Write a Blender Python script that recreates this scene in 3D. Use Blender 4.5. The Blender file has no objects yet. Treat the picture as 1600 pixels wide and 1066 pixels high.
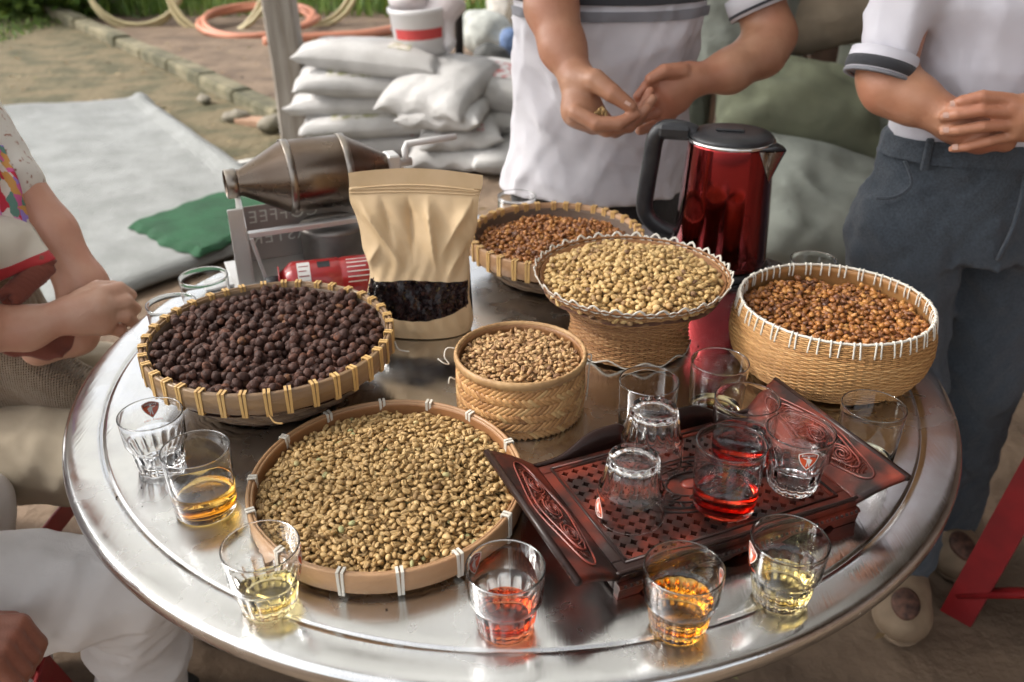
import bpy, math, random
import numpy as np
from mathutils import Vector, Matrix, Euler

SC = bpy.context.scene
COL = SC.collection
rng = np.random.default_rng(7)
random.seed(7)
R = math.radians
TZ = 0.72                      # height of the table top above the ground

# ------------------------------------------------------------------ camera
cam_d = bpy.data.cameras.new("camera")
cam_d.sensor_width = 36.0
cam_d.lens = 31.28
cam_d.clip_start = 0.02
cam_d.clip_end = 600
cam_d.dof.use_dof = True
cam_d.dof.focus_distance = 1.02
cam_d.dof.aperture_fstop = 5.6
cam = bpy.data.objects.new("camera", cam_d)
COL.objects.link(cam)
cam.location = (0.0, -1.132, TZ + 0.630)
cam.rotation_euler = (R(90 - 28.146), 0, 0)
SC.camera = cam

# ------------------------------------------------------------------ sky and sun
SUN_EL, SUN_AZ = 38.0, -84.0    # degrees; azimuth clockwise from +Y (towards the left and behind the table)
w = bpy.data.worlds.new("World")
SC.world = w
w.use_nodes = True
nt = w.node_tree
bg = nt.nodes["Background"]
sky = nt.nodes.new("ShaderNodeTexSky")
sky.sky_type = 'NISHITA'
sky.sun_disc = False
sky.sun_elevation = R(SUN_EL)
sky.sun_rotation = R(SUN_AZ)
sky.dust_density = 4.0
sky.air_density = 1.0
hs = nt.nodes.new("ShaderNodeHueSaturation")
hs.inputs["Saturation"].default_value = 0.15
nt.links.new(sky.outputs[0], hs.inputs["Color"])
nt.links.new(hs.outputs[0], bg.inputs[0])
bg.inputs[1].default_value = 0.15

sun_d = bpy.data.lights.new("sun", 'SUN')
sun_d.energy = 1.4
sun_d.angle = R(10)
sun_d.color = (1.0, 0.94, 0.86)
sun = bpy.data.objects.new("sun", sun_d)
COL.objects.link(sun)
_sd = Vector((math.sin(R(SUN_AZ)) * math.cos(R(SUN_EL)), math.cos(R(SUN_AZ)) * math.cos(R(SUN_EL)), math.sin(R(SUN_EL))))
sun.rotation_euler = _sd.to_track_quat('Z', 'Y').to_euler()
sun.location = _sd * 20

SC.view_settings.view_transform = 'Standard'
SC.view_settings.look = 'None'
SC.view_settings.gamma = 1.0
SC.view_settings.exposure = 1.2
SC.render.engine = 'CYCLES'
cy = SC.cycles
cy.use_denoising = True
cy.max_bounces = 10
cy.diffuse_bounces = 3
cy.glossy_bounces = 5
cy.transmission_bounces = 10
cy.transparent_max_bounces = 12
cy.blur_glossy = 0.7
cy.adaptive_threshold = 0.03
cy.sample_clamp_indirect = 8.0

# ------------------------------------------------------------------ helpers
def me_new(name, v, f, smooth=True, edges=()):
    m = bpy.data.meshes.new(name)
    m.from_pydata([tuple(map(float, p)) for p in v], list(edges), [tuple(map(int, q)) for q in f])
    m.update()
    if smooth and len(m.polygons):
        m.polygons.foreach_set("use_smooth", np.ones(len(m.polygons), dtype=bool))
    return m

def me_np(name, v, f, smooth=True):
    """fast mesh from numpy; f is (n,3) or (n,4)"""
    v = np.asarray(v, np.float32); f = np.asarray(f, np.int32)
    m = bpy.data.meshes.new(name)
    m.vertices.add(len(v)); m.vertices.foreach_set("co", v.ravel())
    k = f.shape[1]
    m.loops.add(f.size); m.loops.foreach_set("vertex_index", f.ravel())
    m.polygons.add(len(f))
    m.polygons.foreach_set("loop_start", np.arange(0, f.size, k, dtype=np.int32))
    m.polygons.foreach_set("loop_total", np.full(len(f), k, np.int32))
    m.polygons.foreach_set("use_smooth", np.full(len(f), bool(smooth)))
    m.update(calc_edges=True); m.validate()
    return m

def set_tint(m, vals):
    a = m.attributes.new("tint", 'FLOAT', 'POINT')
    vals = np.broadcast_to(np.asarray(vals, np.float32), (len(m.vertices),)).copy()
    a.data.foreach_set("value", vals)

def obj(name, mesh, mat=None, parent=None, loc=(0, 0, 0), rot=(0, 0, 0), kind=None):
    o = bpy.data.objects.new(name, mesh)
    COL.objects.link(o)
    if mat is not None and not mesh.materials:
        mesh.materials.append(mat)
    o.location = loc; o.rotation_euler = rot
    if parent is not None: o.parent = parent
    if kind: o["kind"] = kind
    return o

def tag(o, label, cat, group=None):
    o["label"] = label; o["category"] = cat
    if group: o["group"] = group
    return o

def thing(name, label, cat, loc=(0, 0, 0), rot=(0, 0, 0), group=None):
    o = bpy.data.objects.new(name, None)
    o.empty_display_size = 0.05
    COL.objects.link(o)
    o.location = loc; o.rotation_euler = rot
    return tag(o, label, cat, group)

class MB:
    """collects geometry into one mesh"""
    def __init__(s): s.v = []; s.f = []; s.t = []
    def add(s, v, f, t=0.5):
        o = len(s.v); s.v += [tuple(p) for p in v]; s.f += [tuple(i + o for i in q) for q in f]; s.t += [t] * len(v)
        return s
    def xf(s, v, f, M, t=0.5):
        return s.add([tuple(M @ Vector(p)) for p in v], f, t)
    def mesh(s, name, smooth=True):
        m = me_new(name, s.v, s.f, smooth); set_tint(m, s.t); return m
    def obj(s, name, mat, parent=None, smooth=True, **k):
        return obj(name, s.mesh(name, smooth), mat, parent, **k)

def box(x0, x1, y0, y1, z0, z1, b=0.0):
    if b <= 0:
        v = [(x, y, z) for z in (z0, z1) for y in (y0, y1) for x in (x0, x1)]
        f = [(0, 2, 3, 1), (4, 5, 7, 6), (0, 1, 5, 4), (2, 6, 7, 3), (0, 4, 6, 2), (1, 3, 7, 5)]
        return v, f
    v = []; cx, cy_, cz = (x0 + x1) / 2, (y0 + y1) / 2, (z0 + z1) / 2
    hx, hy, hz = (x1 - x0) / 2, (y1 - y0) / 2, (z1 - z0) / 2
    idx = {}
    for sx in (-1, 1):
        for sy in (-1, 1):
            for sz in (-1, 1):
                for ax in range(3):
                    p = [hx - b, hy - b, hz - b]; p[ax] = (hx, hy, hz)[ax]
                    idx[(sx, sy, sz, ax)] = len(v)
                    v.append((cx + sx * p[0], cy_ + sy * p[1], cz + sz * p[2]))
    f = []
    def q(a): f.append(tuple(idx[k] for k in a))
    for s in (-1, 1):
        q([(s, -1, -1, 0), (s, 1, -1, 0), (s, 1, 1, 0), (s, -1, 1, 0)][::s])
        q([(-1, s, -1, 1), (-1, s, 1, 1), (1, s, 1, 1), (1, s, -1, 1)][::s])
        q([(-1, -1, s, 2), (1, -1, s, 2), (1, 1, s, 2), (-1, 1, s, 2)][::s])
    for a, b2, c in ((0, 1, 2), (1, 2, 0), (0, 2, 1)):
        for sa in (-1, 1):
            for sb in (-1, 1):
                def K(sc_, ax):
                    s = [0, 0, 0]; s[a] = sa; s[b2] = sb; s[c] = sc_
                    return (s[0], s[1], s[2], ax)
                q([K(-1, a), K(-1, b2), K(1, b2), K(1, a)])
    for sx in (-1, 1):
        for sy in (-1, 1):
            for sz in (-1, 1):
                q([(sx, sy, sz, 0), (sx, sy, sz, 1), (sx, sy, sz, 2)])
    return v, f

def lathe(prof, n=48, closed=False, rmod=None):
    """prof: list of (r,z). rmod(theta,i)->factor"""
    v = []; f = []
    m = len(prof)
    for i, (r, z) in enumerate(prof):
        for k in range(n):
            a = 2 * math.pi * k / n
            rr = r * (rmod(a, i) if rmod else 1.0)
            v.append((rr * math.cos(a), rr * math.sin(a), z))
    for i in range(m - 1 + (1 if closed else 0)):
        j = (i + 1) % m
        for k in range(n):
            l = (k + 1) % n
            f.append((i * n + k, i * n + l, j * n + l, j * n + k))
    if not closed:
        for i, fl in ((0, True), (m - 1, False)):
            if prof[i][0] > 1e-6:
                ring = [i * n + k for k in range(n)]
                f.append(tuple(reversed(ring)) if fl else tuple(ring))
    return v, f

def frames(pts, closed=False, up=(0, 0, 1)):
    pts = [Vector(p) for p in pts]; n = len(pts); out = []
    nrm = None
    for i in range(n):
        if closed: t = pts[(i + 1) % n] - pts[i - 1]
        else: t = pts[min(i + 1, n - 1)] - pts[max(i - 1, 0)]
        if t.length < 1e-9: t = Vector((0, 0, 1))
        t.normalize()
        if nrm is None:
            u = Vector(up)
            if abs(u.dot(t)) > 0.95: u = Vector((1, 0, 0))
            nrm = (u - t * u.dot(t)).normalized()
        else:
            nrm = (nrm - t * nrm.dot(t))
            nrm = nrm.normalized() if nrm.length > 1e-6 else Vector((1, 0, 0))
        out.append((pts[i], t, nrm, t.cross(nrm)))
    return out

def tube(pts, r, n=8, closed=False, flat=1.0, up=(0, 0, 1)):
    """r: float or list; flat scales the normal direction"""
    fr = frames(pts, closed, up); v = []; f = []; m = len(fr)
    for i, (p, t, a, b) in enumerate(fr):
        rr = r[i] if hasattr(r, '__len__') else r
        for k in range(n):
            an = 2 * math.pi * (k + 0.5) / n
            v.append(tuple(p + a * (math.cos(an) * rr * flat) + b * (math.sin(an) * rr)))
    for i in range(m - (0 if closed else 1)):
        j = (i + 1) % m
        for k in range(n):
            l = (k + 1) % n
            f.append((i * n + k, i * n + l, j * n + l, j * n + k))
    if not closed:
        f.append(tuple(range(n))[::-1]); f.append(tuple((m - 1) * n + k for k in range(n)))
    return v, f

def spline(pts, k=8, closed=False):
    P = [Vector(p) for p in pts]; n = len(P); out = []
    for i in range(n if closed else n - 1):
        if closed: a, b, c, d = P[i - 1], P[i], P[(i + 1) % n], P[(i + 2) % n]
        else: a, b, c, d = P[max(i - 1, 0)], P[i], P[i + 1], P[min(i + 2, n - 1)]
        for s in range(k):
            t = s / k
            out.append(0.5 * ((2 * b) + (c - a) * t + (2 * a - 5 * b + 4 * c - d) * t * t + (3 * b - a - 3 * c + d) * t ** 3))
    if not closed: out.append(P[-1])
    return out

# ---- signed distance bodies turned into one continuous mesh (naive surface nets)
def cone(a, b, ra, rb, k=0.012): return ('c', np.array(a, float), np.array(b, float), float(ra), float(rb), k)
def ell(c, r, rot=(0, 0, 0), k=0.012): return ('e', np.array(c, float), np.array(r, float), np.array(Euler(rot).to_matrix()), k)
def loft(sec, k=0.02): return ('l', np.array(sec, float), k)      # rows z,cx,cy,rx,ry
def chain(pts, rs, k=0.012): return [cone(pts[i], pts[i + 1], rs[i], rs[i + 1], k) for i in range(len(pts) - 1)]

def sdf_mesh(prims, vox, disp=None):
    lo = np.full(3, 1e9); hi = np.full(3, -1e9); bbs = []
    for p in prims:
        k = p[-1]
        if p[0] == 'c':
            a = np.minimum(p[1] - p[3], p[2] - p[4]); b = np.maximum(p[1] + p[3], p[2] + p[4])
        elif p[0] == 'e':
            m = np.abs(p[3]) @ p[2]; a = p[1] - m; b = p[1] + m
        else:
            s = p[1]
            a = np.array([(s[:, 1] - s[:, 3]).min(), (s[:, 2] - s[:, 4]).min(), s[:, 0].min()])
            b = np.array([(s[:, 1] + s[:, 3]).max(), (s[:, 2] + s[:, 4]).max(), s[:, 0].max()])
        mg = k + 4 * vox
        bbs.append((a - mg, b + mg)); lo = np.minimum(lo, a - mg); hi = np.maximum(hi, b + mg)
    n = np.ceil((hi - lo) / vox).astype(int) + 2
    D = np.full(n, 10.0, np.float32)
    for p, (a, b) in zip(prims, bbs):
        i0 = np.maximum(((a - lo) / vox).astype(int), 0); i1 = np.minimum(((b - lo) / vox).astype(int) + 2, n)
        sl = tuple(slice(i0[d], i1[d]) for d in range(3))
        X = (lo[0] + vox * np.arange(i0[0], i1[0]))[:, None, None]
        Y = (lo[1] + vox * np.arange(i0[1], i1[1]))[None, :, None]
        Z = (lo[2] + vox * np.arange(i0[2], i1[2]))[None, None, :]
        k = p[-1]
        if p[0] == 'c':
            d = p[2] - p[1]; L2 = float(d @ d) + 1e-12
            t = np.clip(((X - p[1][0]) * d[0] + (Y - p[1][1]) * d[1] + (Z - p[1][2]) * d[2]) / L2, 0, 1)
            dd = np.sqrt((X - p[1][0] - t * d[0]) ** 2 + (Y - p[1][1] - t * d[1]) ** 2 + (Z - p[1][2] - t * d[2]) ** 2) - (p[3] + t * (p[4] - p[3]))
        elif p[0] == 'e':
            M = p[3].T
            x, y, z = X - p[1][0], Y - p[1][1], Z - p[1][2]
            q = [(M[i, 0] * x + M[i, 1] * y + M[i, 2] * z) / p[2][i] for i in range(3)]
            rr = np.sqrt(q[0] ** 2 + q[1] ** 2 + q[2] ** 2)
            q2 = np.sqrt((q[0] / p[2][0]) ** 2 + (q[1] / p[2][1]) ** 2 + (q[2] / p[2][2]) ** 2) + 1e-9
            dd = rr * (rr - 1) / q2
        else:
            s = p[1]; zz = np.clip(Z[0, 0], s[:, 0].min(), s[:, 0].max())
            o = np.argsort(s[:, 0]); s = s[o]
            cx, cyy, rx, ry = [np.interp(zz, s[:, 0], s[:, c])[None, None, :] for c in (1, 2, 3, 4)]
            rr = np.sqrt(((X - cx) / rx) ** 2 + ((Y - cyy) / ry) ** 2)
            side = (rr - 1) * np.minimum(rx, ry)
            cap = np.maximum(s[0, 0] - Z, Z - s[-1, 0])
            dd = np.maximum(side, cap + 0 * side)
        C = D[sl]
        dd = dd.astype(np.float32)
        h = np.clip(0.5 + 0.5 * (C - dd) / k, 0, 1)
        D[sl] = C * (1 - h) + dd * h - k * h * (1 - h)
    if disp is not None:
        band = np.abs(D) < 0.03
        ii = np.argwhere(band)
        pos = lo + vox * ii
        D[band] += disp(pos).astype(np.float32)
    return nets(D, lo, vox)

def nets(D, lo, vox):
    S = D < 0
    c = S[:-1, :-1, :-1].astype(np.int8)
    tot = np.zeros(c.shape, np.int8)
    offs = [(i, j, k) for i in (0, 1) for j in (0, 1) for k in (0, 1)]
    nx, ny, nz = D.shape
    for i, j, k in offs: tot += S[i:nx - 1 + i, j:ny - 1 + j, k:nz - 1 + k]
    act = (tot > 0) & (tot < 8)
    idx = np.argwhere(act)
    imap = np.full(act.shape, -1, np.int64); imap[act] = np.arange(len(idx))
    vals = np.stack([D[idx[:, 0] + i, idx[:, 1] + j, idx[:, 2] + k] for i, j, k in offs], 1)
    acc = np.zeros((len(idx), 3)); cnt = np.zeros(len(idx))
    O = np.array(offs, float)
    for a in range(8):
        for b in range(a + 1, 8):
            if np.abs(O[a] - O[b]).sum() != 1: continue
            va, vb = vals[:, a], vals[:, b]
            m = (va < 0) != (vb < 0)
            t = va[m] / (va[m] - vb[m])
            acc[m] += O[a] + t[:, None] * (O[b] - O[a]); cnt[m] += 1
    V = lo + vox * (idx + acc / cnt[:, None])
    F = []
    for ax in range(3):
        u, w_ = (ax + 1) % 3, (ax + 2) % 3
        s0 = [slice(None)] * 3; s1 = [slice(None)] * 3
        s0[ax] = slice(0, -1); s1[ax] = slice(1, None)
        A = S[tuple(s0)]; B = S[tuple(s1)]
        e = np.argwhere(A != B)
        e = e[(e[:, u] > 0) & (e[:, w_] > 0) & (e[:, u] < D.shape[u] - 1) & (e[:, w_] < D.shape[w_] - 1)]
        du = np.zeros(3, int); du[u] = 1; dw = np.zeros(3, int); dw[w_] = 1
        def g(q): return imap[q[:, 0], q[:, 1], q[:, 2]]
        q = np.stack([g(e - du - dw), g(e - dw), g(e), g(e - du)], 1)
        flip = ~A[e[:, 0], e[:, 1], e[:, 2]]
        q[flip] = q[flip][:, ::-1]
        F.append(q)
    F = np.concatenate(F); F = F[(F >= 0).all(1)]
    return V, F

def smooth_mesh(V, F, it=2):
    V = V.copy()
    e = np.concatenate([F[:, [0, 1]], F[:, [1, 2]], F[:, [2, 3]], F[:, [3, 0]]])
    for _ in range(it):
        s = np.zeros_like(V); c = np.zeros(len(V))
        for a, b in ((0, 1), (1, 0)):
            for d in range(3): s[:, d] += np.bincount(e[:, a], V[e[:, b], d], len(V))
            c += np.bincount(e[:, a], None, len(V))
        V = 0.5 * V + 0.5 * s / c[:, None]
    return V

def wrinkle(seed, amp, freqs, dirs=None):
    r = np.random.default_rng(seed)
    W = []
    for fq in freqs:
        for _ in range(3):
            d = r.normal(size=3)
            if dirs is not None: d = d * np.array(dirs)
            d /= np.linalg.norm(d)
            W.append((d * fq, r.uniform(0, 6.28), r.normal(size=3) * fq * 0.35, amp / (fq / freqs[0]) ** 0.8))
    def fn(p):
        s = np.zeros(len(p))
        for d, ph, d2, a in W:
            q = np.sin(p @ d + ph + 1.3 * np.sin(p @ d2 + ph * 2))
            s += a * (0.45 - 1.3 * np.abs(q) ** 0.7 + 0.4 * q)     # narrow ridges, broad hollows
        return -s / 2.2
    return fn

def skin(name, c1, c2, c3):
    """mottled skin with fine creases"""
    if name in _M: return _M[name]
    m = mat(name, c1, 0.46, col2=c2, scale=22, mixpow=(0.35, 0.7), rvar=0.07, detail=7)
    nt = m.node_tree; N = nt.nodes; L = nt.links; b = N["Principled BSDF"]
    tc = N.new("ShaderNodeTexCoord")
    big = N.new("ShaderNodeTexNoise"); big.inputs["Scale"].default_value = 7; big.inputs["Detail"].default_value = 3; L.new(tc.outputs["Object"], big.inputs["Vector"])
    rm = N.new("ShaderNodeMapRange"); rm.inputs[1].default_value = 0.42; rm.inputs[2].default_value = 0.68; L.new(big.outputs[0], rm.inputs[0])
    mx = N.new("ShaderNodeMix"); mx.data_type = 'RGBA'; mx.inputs[7].default_value = (*c3, 1)
    src = b.inputs["Base Color"].links[0].from_socket; L.new(rm.outputs[0], mx.inputs[0]); L.new(src, mx.inputs[6]); L.new(mx.outputs[2], b.inputs["Base Color"])
    vo = N.new("ShaderNodeTexVoronoi"); vo.feature = 'DISTANCE_TO_EDGE'; vo.inputs["Scale"].default_value = 210; L.new(tc.outputs["Object"], vo.inputs["Vector"])
    ve = N.new("ShaderNodeTexNoise"); ve.inputs["Scale"].default_value = 38; ve.inputs["Detail"].default_value = 5; L.new(tc.outputs["Object"], ve.inputs["Vector"])
    b1 = N.new("ShaderNodeBump"); b1.inputs["Strength"].default_value = 0.35; b1.inputs["Distance"].default_value = 0.004; L.new(ve.outputs[0], b1.inputs["Height"])
    b2 = N.new("ShaderNodeBump"); b2.inputs["Strength"].default_value = 0.30; b2.inputs["Distance"].default_value = 0.0012; L.new(vo.outputs["Distance"], b2.inputs["Height"]); L.new(b1.outputs[0], b2.inputs["Normal"])
    L.new(b2.outputs[0], b.inputs["Normal"])
    return m

def body(name, prims, vox, mat, parent=None, it=2, disp=None, loc=(0, 0, 0)):
    V, F = sdf_mesh(prims, vox, disp)
    V = smooth_mesh(V, F, it)
    return obj(name, me_np(name, V, F), mat, parent, loc)

# ------------------------------------------------------------------ materials
_M = {}
def mat(name, col, rough=0.6, metal=0.0, col2=None, scale=8.0, bump=0.0, bscale=None, tint=None, sheen=0.0,
        spec=0.5, sss=0.0, coat=0.0, detail=6.0, mixpow=(0.35, 0.65), rvar=0.0, stretch=(1, 1, 1), obj_coords=True, trans=0.0, ior=None, bdist=None, backing=0.0):
    if name in _M: return _M[name]
    m = bpy.data.materials.new(name); m.use_nodes = True
    nt = m.node_tree; N = nt.nodes; L = nt.links
    b = N["Principled BSDF"]
    def C(c): return (c[0], c[1], c[2], 1.0)
    b.inputs["Base Color"].default_value = C(col)
    b.inputs["Roughness"].default_value = rough
    b.inputs["Metallic"].default_value = metal
    b.inputs["Specular IOR Level"].default_value = spec
    if ior: b.inputs["IOR"].default_value = ior
    if trans: b.inputs["Transmission Weight"].default_value = trans
    if sss:
        b.inputs["Subsurface Weight"].default_value = sss
        b.inputs["Subsurface Radius"].default_value = (0.012, 0.005, 0.003)
        b.inputs["Subsurface Scale"].default_value = 0.6
    if sheen: b.inputs["Sheen Weight"].default_value = sheen
    if coat:
        b.inputs["Coat Weight"].default_value = coat; b.inputs["Coat Roughness"].default_value = 0.12
    tc = N.new("ShaderNodeTexCoord"); mp = N.new("ShaderNodeMapping")
    mp.inputs["Scale"].default_value = stretch
    L.new(tc.outputs["Object"], mp.inputs["Vector"])
    colsock = None
    if tint is not None:
        at = N.new("ShaderNodeAttribute"); at.attribute_name = "tint"
        rp = N.new("ShaderNodeValToRGB")
        els = rp.color_ramp.elements
        while len(els) > 1: els.remove(els[-1])
        for i, (pos, c) in enumerate(tint):
            e = els[0] if i == 0 else els.new(pos)
            e.position = pos; e.color = C(c)
        L.new(at.outputs["Fac"], rp.inputs[0]); colsock = rp.outputs[0]
    if col2 is not None:
        nz = N.new("ShaderNodeTexNoise"); nz.inputs["Scale"].default_value = scale; nz.inputs["Detail"].default_value = detail
        L.new(mp.outputs[0], nz.inputs["Vector"])
        rm = N.new("ShaderNodeMapRange"); rm.inputs[1].default_value = mixpow[0]; rm.inputs[2].default_value = mixpow[1]
        L.new(nz.outputs[0], rm.inputs[0])
        mx = N.new("ShaderNodeMix"); mx.data_type = 'RGBA'
        L.new(rm.outputs[0], mx.inputs[0])
        if colsock is not None: L.new(colsock, mx.inputs[6])
        else: mx.inputs[6].default_value = C(col)
        mx.inputs[7].default_value = C(col2)
        colsock = mx.outputs[2]
        if rvar:
            rr = N.new("ShaderNodeMapRange"); rr.inputs[3].default_value = max(0.02, rough - rvar); rr.inputs[4].default_value = min(1, rough + rvar)
            L.new(rm.outputs[0], rr.inputs[0]); L.new(rr.outputs[0], b.inputs["Roughness"])
    if colsock is not None: L.new(colsock, b.inputs["Base Color"])
    if bump:
        n2 = N.new("ShaderNodeTexNoise"); n2.inputs["Scale"].default_value = bscale or scale * 3; n2.inputs["Detail"].default_value = detail
        L.new(mp.outputs[0], n2.inputs["Vector"])
        bp = N.new("ShaderNodeBump"); bp.inputs["Strength"].default_value = bump; bp.inputs["Distance"].default_value = bdist or 0.01
        L.new(n2.outputs[0], bp.inputs["Height"]); L.new(bp.outputs[0], b.inputs["Normal"])
    _M[name] = m
    return m

def weave_mat(name, col, col2, sc=700.0, rough=0.75, bump=0.3, noise=3.0, sheen=0.2, relief=6.0):
    """woven plastic or cloth: fine cross threads as relief, blotchy colour"""
    if name in _M: return _M[name]
    m = mat(name, col, rough, col2=col2, scale=noise, sheen=sheen)
    nt = m.node_tree; N = nt.nodes; L = nt.links; b = N["Principled BSDF"]
    tc = N.new("ShaderNodeTexCoord")
    hs = []
    for ax in ('X', 'Z'):
        wv = N.new("ShaderNodeTexWave"); wv.bands_direction = ax; wv.inputs["Scale"].default_value = sc / 20; wv.inputs["Distortion"].default_value = 0.6
        L.new(tc.outputs["Object"], wv.inputs["Vector"]); hs.append(wv)
    ad = N.new("ShaderNodeMath"); ad.operation = 'ADD'
    L.new(hs[0].outputs["Fac"], ad.inputs[0]); L.new(hs[1].outputs["Fac"], ad.inputs[1])
    n3 = N.new("ShaderNodeTexNoise"); n3.inputs["Scale"].default_value = 14; n3.inputs["Detail"].default_value = 4
    L.new(tc.outputs["Object"], n3.inputs["Vector"])
    ad2 = N.new("ShaderNodeMath"); ad2.operation = 'MULTIPLY_ADD'; ad2.inputs[1].default_value = relief
    L.new(n3.outputs[0], ad2.inputs[0]); L.new(ad.outputs[0], ad2.inputs[2])
    bp = N.new("ShaderNodeBump"); bp.inputs["Strength"].default_value = bump; bp.inputs["Distance"].default_value = 0.004
    L.new(ad2.outputs[0], bp.inputs["Height"]); L.new(bp.outputs[0], b.inputs["Normal"])
    return m

def glass_mat(name, col=(1, 1, 1), rough=0.0, ior=1.47):
    if name in _M: return _M[name]
    m = bpy.data.materials.new(name); m.use_nodes = True
    b = m.node_tree.nodes["Principled BSDF"]
    b.inputs["Base Color"].default_value = (*col, 1); b.inputs["Roughness"].default_value = rough
    b.inputs["IOR"].default_value = ior; b.inputs["Transmission Weight"].default_value = 1.0
    _M[name] = m
    return m
# ------------------------------------------------------------------ ground
def hnoise(x, y, s=0.0):
    return (np.sin(x * 2.1 + 1.3 * np.sin(y * 1.7 + s)) + np.sin(y * 2.9 + 1.1 * np.sin(x * 2.3 - s)) + 0.6 * np.sin(x * 6.1 + y * 4.7 + s) + 0.5 * np.sin(y * 8.3 - x * 5.2)) / 3.1

def sheet(xs, ys, zf):
    X, Y = np.meshgrid(xs, ys, indexing='ij'); Z = zf(X, Y)
    v = np.stack([X, Y, Z], -1).reshape(-1, 3)
    nx, ny = len(xs), len(ys)
    i = np.arange(nx - 1)[:, None] * ny + np.arange(ny - 1)[None, :]
    f = np.stack([i, i + ny, i + ny + 1, i + 1], -1).reshape(-1, 4)
    return v, f

gm = mat("earth", (0.195, 0.135, 0.088), 0.95, col2=(0.10, 0.066, 0.042), scale=3.2, bump=0.6, bscale=14, detail=9, bdist=0.03)
s_ = np.linspace(-1, 1, 141); xs = 4.0 * np.sinh(s_ * 4.3) / 4.3 * 1.0 * 4
v, f = sheet(xs, xs + 3.0, lambda X, Y: 0.010 * hnoise(X, Y) * np.clip((np.hypot(X, Y) - 1.0) / 2, 0.15, 1))
ground = obj("ground", me_np("ground", v, f), gm, kind="structure")

# mossy yard to the left of the kerb
ym = mat("mossy_earth", (0.14, 0.107, 0.055), 0.95, col2=(0.068, 0.060, 0.026), scale=4.2, bump=0.7, bscale=18, detail=9, bdist=0.03, mixpow=(0.42, 0.62))
K0 = Vector((-0.95, 3.62)); K1 = Vector((-6.2, 10.37))
kd = (K1 - K0).normalized(); kn = Vector((-kd.y, kd.x))      # kn points to the yard on the left
xs = np.linspace(-1.0, 13, 57); ys = np.linspace(0.02, 7, 41)
v, f = sheet(xs, ys, lambda a, b: 0.016 + 0.012 * hnoise(a, b, 2.0))
v = np.stack([K0.x + kd.x * v[:, 0] + kn.x * v[:, 1], K0.y + kd.y * v[:, 0] + kn.y * v[:, 1], v[:, 2]], 1)
obj("yard", me_np("yard", v, f), ym, kind="structure")

km = mat("kerb_concrete", (0.21, 0.18, 0.11), 0.95, col2=(0.07, 0.065, 0.035), scale=5, bump=0.8, bscale=20, bdist=0.02)
mb = MB()
for i in range(13):                     # cast lengths, not quite in line
    a = i * 0.62; j = random.uniform(-0.012, 0.012)
    v, f = box(a + 0.006, a + 0.614, -0.075 + j, 0.075 + j, 0.0, 0.10 + random.uniform(-0.012, 0.012), 0.018)
    M = Matrix.Translation((K0.x, K0.y, 0)) @ Matrix(((kd.x, kn.x, 0, 0), (kd.y, kn.y, 0, 0), (0, 0, 1, 0), (0, 0, 0, 1)))
    mb.xf(v, f, M)
mb.obj("kerb", km, smooth=False, kind="structure")

# ------------------------------------------------------------------ the open shed the table stands in
RZ = 2.85
tin = mat("tin_roof", (0.56, 0.56, 0.56), 0.6, 0.0, col2=(0.44, 0.43, 0.42), scale=2.5, bump=0.2, bscale=30)
wood = mat("grey_wood", (0.30, 0.27, 0.235), 0.85, col2=(0.17, 0.14, 0.11), scale=3, bump=0.5, bscale=9, stretch=(6, 6, 0.7))
def milky_mat(name, tr, c=0.66):
    m = bpy.data.materials.new(name); m.use_nodes = True
    n = m.node_tree; n.nodes.remove(n.nodes["Principled BSDF"])
    d = n.nodes.new("ShaderNodeBsdfDiffuse"); d.inputs[0].default_value = (c, c, c * 0.96, 1); t = n.nodes.new("ShaderNodeBsdfTranslucent"); t.inputs[0].default_value = (c, c, c * 0.95, 1)
    x = n.nodes.new("ShaderNodeMixShader"); x.inputs[0].default_value = tr; n.links.new(d.outputs[0], x.inputs[1]); n.links.new(t.outputs[0], x.inputs[2]); n.links.new(x.outputs[0], n.nodes["Material Output"].inputs[0])
    return m
milky = milky_mat("milky_sheet", 0.72); milky2 = milky_mat("dim_milky_sheet", 0.24, 0.58)  # translucency picked for the light and table reflections, not for sheet wear
roof = thing("shed_roof", "unseen corrugated roof over the open shed, milky and tin sheets laid out for the light", "roof", (0, 0, RZ))  # out of view
def roof_sheet(x0, x1, y0, y1):
    n = max(4, int((x1 - x0) / 0.025)); xs = np.linspace(x0, x1, n + 1)
    ys = np.array([y0, (y0 + y1) / 2, y1])
    v, f = sheet(xs, ys, lambda X, Y: 0.018 * np.sin(X * 2 * math.pi / 0.1) + 0.10 * (X + 1.4))
    return me_np("roof_sheet", v, f)
SKX0, SKX1, SKY0, SKY1 = -0.62, 0.22, 2.05, 2.85
RX0 = -2.5
for (x0, x1) in ((RX0, -1.75), (-1.75, -1.25), (-1.25, SKX0), (SKX0, SKX1), (SKX1, 0.62), (0.62, 1.1), (1.1, 2.0), (2.0, 2.9), (2.9, 3.8)):
    for (y0, y1) in (((0.25, 1.6), (1.6, 3.75)) if x1 <= 0.7 else ((-2.4, -0.4), (-0.4, 1.6), (1.6, 3.75))):
        if (x0, x1) == (SKX0, SKX1) and y1 > 1.7:
            obj("roof_sheet", roof_sheet(x0, x1, y0, SKY0), milky, roof); obj("roof_sheet", roof_sheet(x0, x1, SKY1, y1), milky, roof)
        else: obj("roof_sheet", roof_sheet(x0, x1 + 0.05, y0 - 0.05, min(y1, 3.1) if x1 < -1.2 else y1), milky if x1 <= 0.7 else milky2 if (x1 < 2.5 and y1 > -0.3) else tin, roof)
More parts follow.
